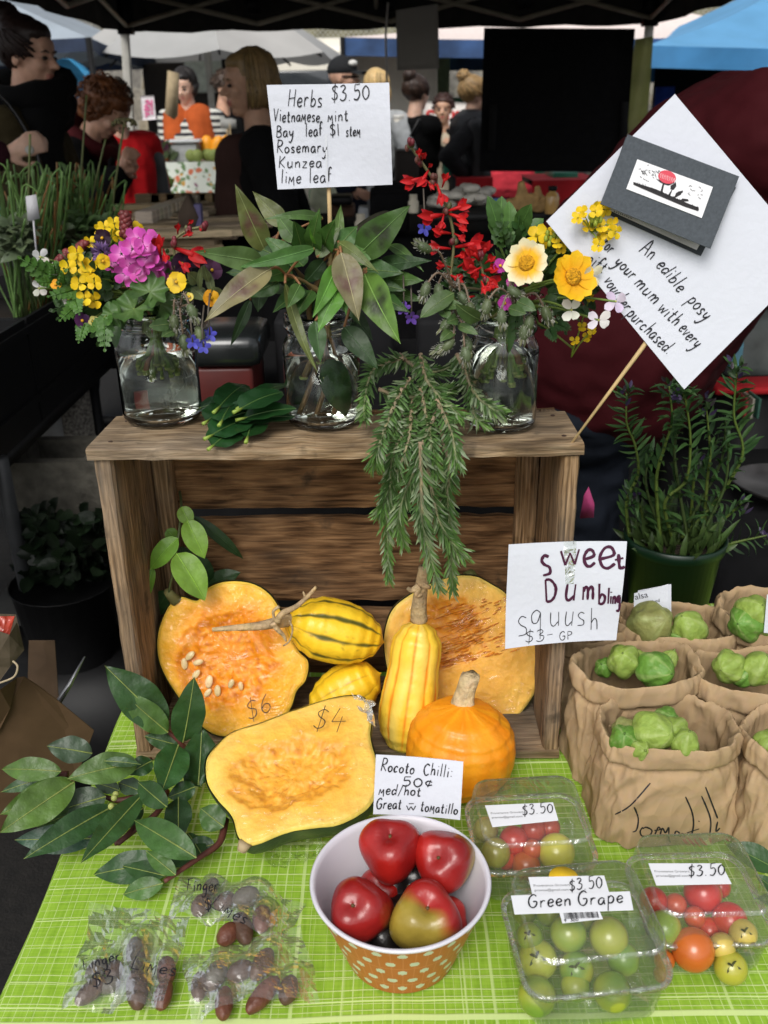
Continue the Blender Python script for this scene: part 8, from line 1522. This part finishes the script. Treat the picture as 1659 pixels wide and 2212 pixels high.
for items, g in (((( 930, 1145, 130, .868, T1, 'big tomatillo with husk on top in the written bag'), (760, 1190, 90, .862, T3, 'smooth green tomatillo at left of the written bag'), (1080, 1130, 85, .87, T1, 'tomatillo at the back of the written bag'), (1140, 1215, 85, .868, T1, 'tomatillo at right of the written bag'), (760, 1120, 70, .862, T2, 'brownish tomatillo at the back left of the written bag'), (860, 1255, 62, .862, T1, 'small tomatillo low in the middle of the written bag'), (1020, 1060, 75, .868, T3, 'green tomatillo against the back of the written bag')), 'tomatillos in the written bag'), (((760, 700, 100, .885, T1, 'pale tomatillo at left in the bag behind'), (950, 750, 110, .885, T3, 'deep green tomatillo with a dark star in the bag behind'), (640, 740, 60, .87, T3, 'small dark tomatillo at far left of the bag behind'), (850, 690, 60, .88, T1, 'tomatillo half hidden at the back of the bag behind'), (1040, 690, 55, .88, T1, 'tomatillo at the far right of the bag behind')), 'tomatillos in the bag behind'), (((920, 470, 135, .885, T2, 'large brownish tomatillo before the white leaflet'), (1170, 500, 105, .885, T1, 'bright ribbed tomatillo right of the white leaflet'), (1090, 560, 50, .875, T3, 'small tomatillo between two larger ones in the leaflet bag')), 'tomatillos in the leaflet bag'), (((1420, 735, 100, .884, T1, 'tomatillo at left in the right hand bag'), (1590, 750, 100, .884, T1, 'tomatillo at right in the right hand bag'), (1500, 790, 70, .876, T3, 'tomatillo between two others in the right hand bag')), 'tomatillos in the right hand bag'), (((1560, 400, 110, .905, T1, 'pale tomatillo in the farthest right bag'), (1530, 460, 110, .895, T3, 'darker tomatillo in the farthest right bag'), (1640, 460, 90, .895, T1, 'tomatillo at the frame edge in the farthest bag')), 'tomatillos in the farthest bag'), (((1660, 1215, 90, .862, T1, 'tomatillo showing at the right frame edge'),), 'tomatillo in the cut off bag')):
    for x, y, r, z, c, l in items: tomatillo(l, *DB(x, y), z, r * SB, c, g)
# leaflet
plQ = (aty(1410, 1290, .985), Vector((-.1, -1, .15)).normalized()); lf = thing('leaflet', hit(1410, 1330, plQ), 'folded white printed leaflet standing in a tomatillo bag', 'leaflet'); sheet(lf, [(1370, 1282), (1444, 1262), (1446, 1345), (1368, 1345)], plQ); q = MB(); P = hit(1372, 1296, (plQ[0] + plQ[1] * .0006, plQ[1])); ex = (hit(1440, 1282, plQ) - hit(1372, 1297, plQ)).normalized(); ey = plQ[1].cross(ex); printed(q, 'alsa', P, ex, ey, .011); printed(q, 'and washed', P - ey * .009, ex, ey, .006); printed(q, 'al', P - ey * .028, ex, ey, .006); q.build('lettering', INK, lf); sheet(lf, [(1378, 1276), (1450, 1262), (1450, 1340), (1378, 1345)], (plQ[0] - plQ[1] * .004, plQ[1]), name='back_page')
q = MB(); pl = (aty(1655, 1330, .93), Vector((0, -1, .1)).normalized()); rs = thing('price_card', hit(1680, 1368, pl), 'white price card cut off by the right edge above the bags', 'sign'); sheet(rs, [(1657, 1285), (1720, 1280), (1716, 1372), (1650, 1367)], pl)
# ---- finger lime bags
BAGF = film('lime_bag_film', tint=(1, 1, 1), strength=.6, rough=.2, bs=14, bump=.6, base=.02, milk_sheen=.05); LIME = M('finger_lime', None, .45, .2, 60, .3, 120, spec=.4); DL = Dz(0, 2550, 1.659); SL_ = .6777 / 1.659
def limebag(label, corners, limes, texts, seed, gname):
    P = [atz(*DL(x, y), TZ) for x, y in corners]; cen = sum(P, Vector()) / 4; root = thing('lime_bag', cen, label, 'plastic bag', 'clear bags of finger limes'); cs = []
    for x0, y0, x1, y1, w_, col, l in limes:
        r = w_ * SL_ * .5 * mpp(cen); a, b_ = atz(*DL(x0, y0), TZ + r + .001), atz(*DL(x1, y1), TZ + r + .002); q = MB(); d = b_ - a; Mx = axm(d); c = (a + b_) / 2; lr = thing('finger_lime', c - Vector((0, 0, r)), l, 'finger lime', gname)
        q.ball(c, (r, r, max(d.length * .68, r * 1.35)), 20, 16, Mx=Mx, fn=lambda z: 1 + .05 * noise.noise(z * 3 + c * 40), colf=lambda u, t: mixt(jit(col, .12), tuple(k * .55 for k in col), max(0, noise.noise(Vector((cos(u) * 2, sin(u) * 2, t * 4)) + c * 30)))); q.build('fruit', LIME, lr); q = MB(); q.ball(b_, r * .16, 6, 4, (.14, .09, .05)); q.build('tip', LIME, lr); cs.append((a, b_, r))
    sd = Vector((seed * 5.1, seed, 0))
    def hgt(p):
        h_ = .0022
        for a, b_, r in cs:
            d = b_ - a; t = max(0, min(1, (p - a).dot(d) / d.length_squared)); e = (p - a - d * t); e.z = 0; k = e.length / (r * 2.4); h_ = max(h_, (2 * r + .003) * max(0, 1 - k * k) ** .6 if k < 1 else 0)
        return h_
    q = MB()
    def fn(u, v):
        p = (P[0] * (1 - u) + P[1] * u) * (1 - v) + (P[3] * (1 - u) + P[2] * u) * v; e = min(u, 1 - u, v, 1 - v); p = p + Vector((noise.noise(p * 30 + sd), noise.noise(p * 30 - sd), 0)) * .005
        z = hgt(p); cz_ = .011 * abs(noise.noise(p * 24 + sd)) + .004 * abs(noise.noise(p * 60 + sd)); return Vector((p.x, p.y, TZ + z + cz_ * (1 if z < .006 else .35)))
    q.grid(fn, 26, 22); q.build('film', BAGF, root, smooth=False)
    if texts:
        q = MB(); plT = (Vector((0, 0, TZ + .028)), Vector((0, 0, 1)))
        for tx, a, b_, c in texts: write(q, tx, plT, DL(*a), DL(*b_), c, .0013, .15)
        q.build('lettering', INK, root)
LB, LG2, LR = (.085, .045, .028), (.10, .085, .06), (.13, .045, .025)
limebag('lower left bag of finger limes marked with $3', [(490, 560), (1010, 640), (880, 1180), (330, 1150)], [(480, 930, 540, 870, 95, LG2, 'grey finger lime at top left of the $3 bag'), (420, 1060, 540, 960, 95, LB, 'finger lime at lower left of the $3 bag'), (600, 940, 610, 870, 90, LB, 'short finger lime under the first pen word'), (720, 870, 715, 750, 100, LG2, 'grey finger lime standing highest in the $3 bag'), (730, 1080, 720, 920, 110, LB, 'finger lime in the middle of the $3 bag'), (880, 960, 880, 850, 100, LR, 'reddish finger lime at right of the $3 bag'), (850, 1090, 880, 970, 90, LR, 'reddish finger lime at lower right of the $3 bag'), (540, 1000, 620, 960, 80, LG2, 'small finger lime behind the price in the $3 bag')], [('Finger', (440, 900), (635, 845), 22), ('$3', (492, 1000), (600, 965), 32), ('LiWes', (690, 890), (925, 930), 30)], 1, 'finger limes in the $3 bag')
limebag('upper bag of finger limes with smudged writing', [(960, 420), (1640, 560), (1480, 800), (880, 640)], [(1100, 480, 1130, 440, 80, LG2, 'small grey finger lime at the top of the upper bag'), (1040, 590, 1090, 520, 100, LB, 'finger lime at left of the upper bag'), (1150, 560, 1220, 510, 90, LB, 'finger lime at top centre of the upper bag'), (1250, 540, 1350, 490, 110, LG2, 'wide grey finger lime at top right of the upper bag'), (1380, 680, 1390, 580, 100, LR, 'reddish finger lime at right of the upper bag'), (1180, 740, 1230, 680, 100, LR, 'finger lime at the bottom left of the upper bag'), (1300, 740, 1270, 620, 100, LB, 'finger lime at the bottom centre of the upper bag')], [('Finger', (985, 480), (1150, 480), 28), ('LiWes', (1110, 560), (1290, 660), 30), ('$', (1090, 590), (1120, 580), 26)], 2, 'finger limes in the upper bag')
limebag('lower right bag of brown finger limes without writing', [(965, 850), (1600, 690), (1700, 1080), (1010, 1190)], [(1050, 1040, 1060, 930, 90, LB, 'dark finger lime at far left of the unmarked bag'), (1130, 950, 1160, 890, 110, LG2, 'greenish finger lime at the back of the unmarked bag'), (1220, 930, 1320, 880, 105, LB, 'brown finger lime behind the unmarked bag centre'), (1350, 930, 1420, 810, 105, (.10, .05, .025), 'upright brown finger lime, tallest in the unmarked bag'), (1180, 1140, 1190, 1010, 95, LR, 'reddish finger lime at the front left of the unmarked bag'), (1330, 1100, 1450, 960, 100, LR, 'long reddish finger lime at the front of the unmarked bag'), (1510, 1060, 1540, 950, 100, LB, 'dark finger lime at the right of the unmarked bag'), (1080, 960, 1150, 980, 80, LB, 'short finger lime in the middle of the unmarked bag')], None, 3, 'finger limes in the unmarked bag')
# ---- pots and plants
pc = aty(1455, 1190, 1.2); pc = Vector((pc.x, 1.2, TZ)); pz = aty(1455, 1203, 1.2 - .07).z
gpot = thing('plant_pot', pc, 'dark green plastic pot holding a bushy hyssop plant', 'pot'); h_ = pz - TZ; q = MB(); q.lathe([(0, 0), (.052, 0), (.066, h_ - .018), (.070, h_ - .016), (.072, h_), (.069, h_ + .001), (.066, h_ - .004), (.064, h_ - .02), (0, h_ - .02)], 48, pc); q.build('pot', M('pot_green', (.003, .018, .007), .4, .15, 20, spec=.45), gpot); q = MB(); q.lathe([(.0635, h_ - .018), (.03, h_ - .014), (0, h_ - .014)], 24, pc); q.build('soil', M('soil', (.03, .02, .012), .95, .4, 90, 1, 150), gpot)
pp_ = thing('potted_plant', pc + Vector((0, 0, h_ - .015)), 'bushy narrow leaved plant with arching stems growing in the green pot', 'plant'); st_ = MB(); lv = MB()
for S_, n_ in (([(680, 1240), (660, 1000), (740, 800), (720, 600), (660, 440), (660, 230)], 1), ([(900, 1280), (870, 850), (930, 600), (980, 420), (960, 180)], 1), ([(1000, 1300), (930, 1010), (1080, 840), (1110, 560), (1080, 300), (1060, 230)], 1), ([(1050, 1250), (1260, 1030), (1440, 760), (1480, 600), (1420, 400), (1430, 180), (1440, 60)], 1), ([(1200, 1300), (1230, 850), (1250, 650), (1220, 300)], 1), ([(1200, 1340), (1440, 1280), (1670, 1230)], 1), ([(1100, 1300), (1130, 900), (1150, 700)], 1), ([(800, 1300), (760, 1050), (690, 960)], 1), ([(1150, 1300), (1350, 1120), (1480, 1000)], 1), ([(850, 1300), (1000, 950), (1180, 780), (1300, 560)], 0), ([(950, 1320), (800, 900), (830, 650)], 0), ([(1100, 1300), (1000, 700), (1030, 480)], 0), ([(1150, 1300), (1350, 900), (1380, 560)], 0), ([(1000, 1320), (1180, 1000), (1330, 700), (1360, 420)], 0)):
    y0 = 1.2 + rnd(-.03, .03); pts = smooth([aty(*D8(x, y), y0 - .03 * n_ * (i / len(S_))) for i, (x, y) in enumerate(S_)], 9); K = len(pts); st_.tube(pts, [lerp(.0028, .0010, k / (K - 1)) for k in range(K)], 6, jit((.11, .16, .03) if n_ else (.05, .08, .02), .2))
    for k in range(3, K, 2):
        d = (pts[k] - pts[k - 1]).normalized(); o = d.orthogonal().normalized(); a = k * 1.5 + rnd(-.3, .3)
        for s in (1, -1, *((rnd(-1, 1),) if k > K * .6 else ())): e = (o * cos(a) + d.cross(o) * sin(a)) * s; L_ = rnd(.026, .046) * (1 - .4 * k / K); lv.leaf(pts[k], pts[k] + (e + d * .45).normalized() * L_, L_ * .22, d + Vector((0, -.3, .3)), jit((.034, .085, .022) if rnd(0, 1) < .7 else (.06, .13, .035), .35), rnd(-.2, .5), .25, 6)
    if n_:
        for _ in range(10): e = pts[-1] + Vector((rnd(-.008, .008), rnd(-.008, .008), rnd(-.02, .01))); lv.leaf(e, e + Vector((rnd(-.01, .01), rnd(-.01, .01), rnd(.004, .014))), .005, (0, -1, 0), random.choice([(.05, .03, .09), (.03, .06, .02), (.04, .03, .04)]), n=4)
for k in range(150): a, r_ = rnd(0, 2 * pi), .062 * sqrt(rnd(0, 1)); b_ = pc + Vector((r_ * cos(a), r_ * sin(a), h_ - .015)); lv.leaf(b_, b_ + Vector((cos(a) * rnd(0, .03), sin(a) * rnd(0, .03), rnd(.01, .055))), .009, (rnd(-1, 1), -.6, .5), jit((.045, .08, .02), .4), .2, n=5)
st_.build('stems', M('stem', None), pp_); lv.build('leaves', LEAFM, pp_)
# chives in the black crates
zs_ = zc + .17; YC = lambda u: min(2.57, (.055 - XC) * 2007 / (829 - u) / .93)
q = MB(); q.box((-1.49, 1.43, zs_ - .02), (XC - .009, 1.996, zs_)); q.box((-1.49, 2.024, zs_ - .02), (XC - .009, 2.591, zs_)); tag(q.build('potting_soil', MATS['soil']), kind='stuff')
for g, (u0, u1, n_, l) in enumerate(((70, 150, 120, 'clump of green chives with orange dry tips, middle of the left herb crate'), (140, 250, 130, 'clump of chives nearest the posy, with a seed head'), (0, 75, 60, 'thin clump of chives at the far left edge'))):
    c = aty((u0 + u1) / 2, 560, YC((u0 + u1) / 2)); root = thing('chive_plant', Vector((c.x, c.y, zs_)), l, 'plant', 'chive clumps in the left herb crates'); A = MB(); B_ = MB()
    for k in range(n_):
        uu = rnd(u0, min(u1, 215)); y = YC(uu) + rnd(0, .12); b_ = aty(uu, 570, y); b_.z = zs_; t_ = aty(uu + rnd(-75, 65), rnd(350, 520), y - rnd(-.05, .10)); m_ = b_.lerp(t_, .55) + Vector((rnd(-.02, .02), 0, .02)); dry = rnd(0, 1) < .13
        (B_ if dry else A).tube(smooth([b_, m_, t_] + ([t_ + Vector((rnd(-.04, .04), 0, -.02))] if rnd(0, 1) < .25 else []), 4), [.0026, .0026, .0024, .0024, .0022, .0020, .0016, .0012, .0008] + [.0006] * 4 if False else .0024, 5, jit((.24, .12, .035), .3) if dry else jit((.10, .19, .05), .4))
    A.build('leaves', LEAFM, root); B_.build('dry_leaves', LEAFM, root)
    for (ub, vb, ut, vt, hd) in (((160, 560, 187, 205, 0), (150, 560, 228, 300, 0)), ((240, 540, 268, 268, 1), (250, 520, 262, 300, 0)), ((50, 560, 65, 290, 0),))[g]:
        y = YC(min(ub, 215)); q = MB(); b_ = aty(min(ub, 215), vb, y); b_.z = zs_; t_ = aty(ut * .69 if False else ut, vt, y); q.tube(smooth([b_, b_.lerp(t_, .5) + Vector((-.008, 0, 0)), t_], 5), (.0028), 6, (.12, .14, .05))
        if hd:
            for k in range(80): d = Vector((rnd(-1, 1), rnd(-1, .5), rnd(-.25, 1))).normalized(); q.ball(t_ + Vector((d.x * .030, d.y * .026, d.z * .013)), .0036, 5, 4, jit((.17, .16, .07), .3))
        q.build('flower_stalk', LEAFM, root)
q = MB(); r_ = thing('plant_label', aty(72, 470, 2.1), 'small white plant label stuck among the chives', 'label'); q.hexa([aty(u, v, y) for y in (1.6,) for u, v in ((60, 475), (86, 470), (86, 470), (60, 475))] and [aty(60, 478, 2.1), aty(86, 472, 2.1), aty(86, 472, 2.102), aty(60, 478, 2.102), aty(55, 424, 2.1), aty(78, 420, 2.1), aty(78, 420, 2.102), aty(55, 424, 2.102)]); q.build('card', M('label_grey', (.40, .40, .42), .6), r_); q = MB(); q.tube([aty(72, 475, 2.103), aty(80, 560, 2.103)], .002, 5); q.build('stake', MATS['label_grey'], r_)
for l, u0, u1, v0, v1, col, n_ in (('grey green sage-like plant at the left edge in front of the chives', 0, 70, 490, 560, (.085, .115, .06), 150), ('low purple brown leafy herb behind the left posy', 90, 190, 500, 560, (.05, .06, .03), 120), ('soft green herb between chives and yellow mustard', 150, 260, 470, 540, (.06, .11, .035), 130)):
    q = MB()
    for k in range(n_): y = YC((u0 + u1) / 2) - .06 + rnd(-.06, .06); p = aty(rnd(u0, u1), rnd(v0, v1), y); q.leaf(p, p + Vector((rnd(-.04, .04), rnd(-.05, .01), rnd(-.01, .04))), rnd(.014, .028), (rnd(-.4, .4), -.6, .7), jit(col, .35), .2, n=6)
    y0 = YC((u0 + u1) / 2); p0 = aty((u0 + u1) / 2, v1, y0)
    for k in range(9): q.tube([Vector((p0.x + rnd(-.06, .06), y0, zs_)), aty(rnd(u0, u1), rnd(v0, v1), y0)], .0022, 5, jit((.06, .08, .03), .2))
    tag(q.build('herb_plant', LEAFM), l, 'plant')
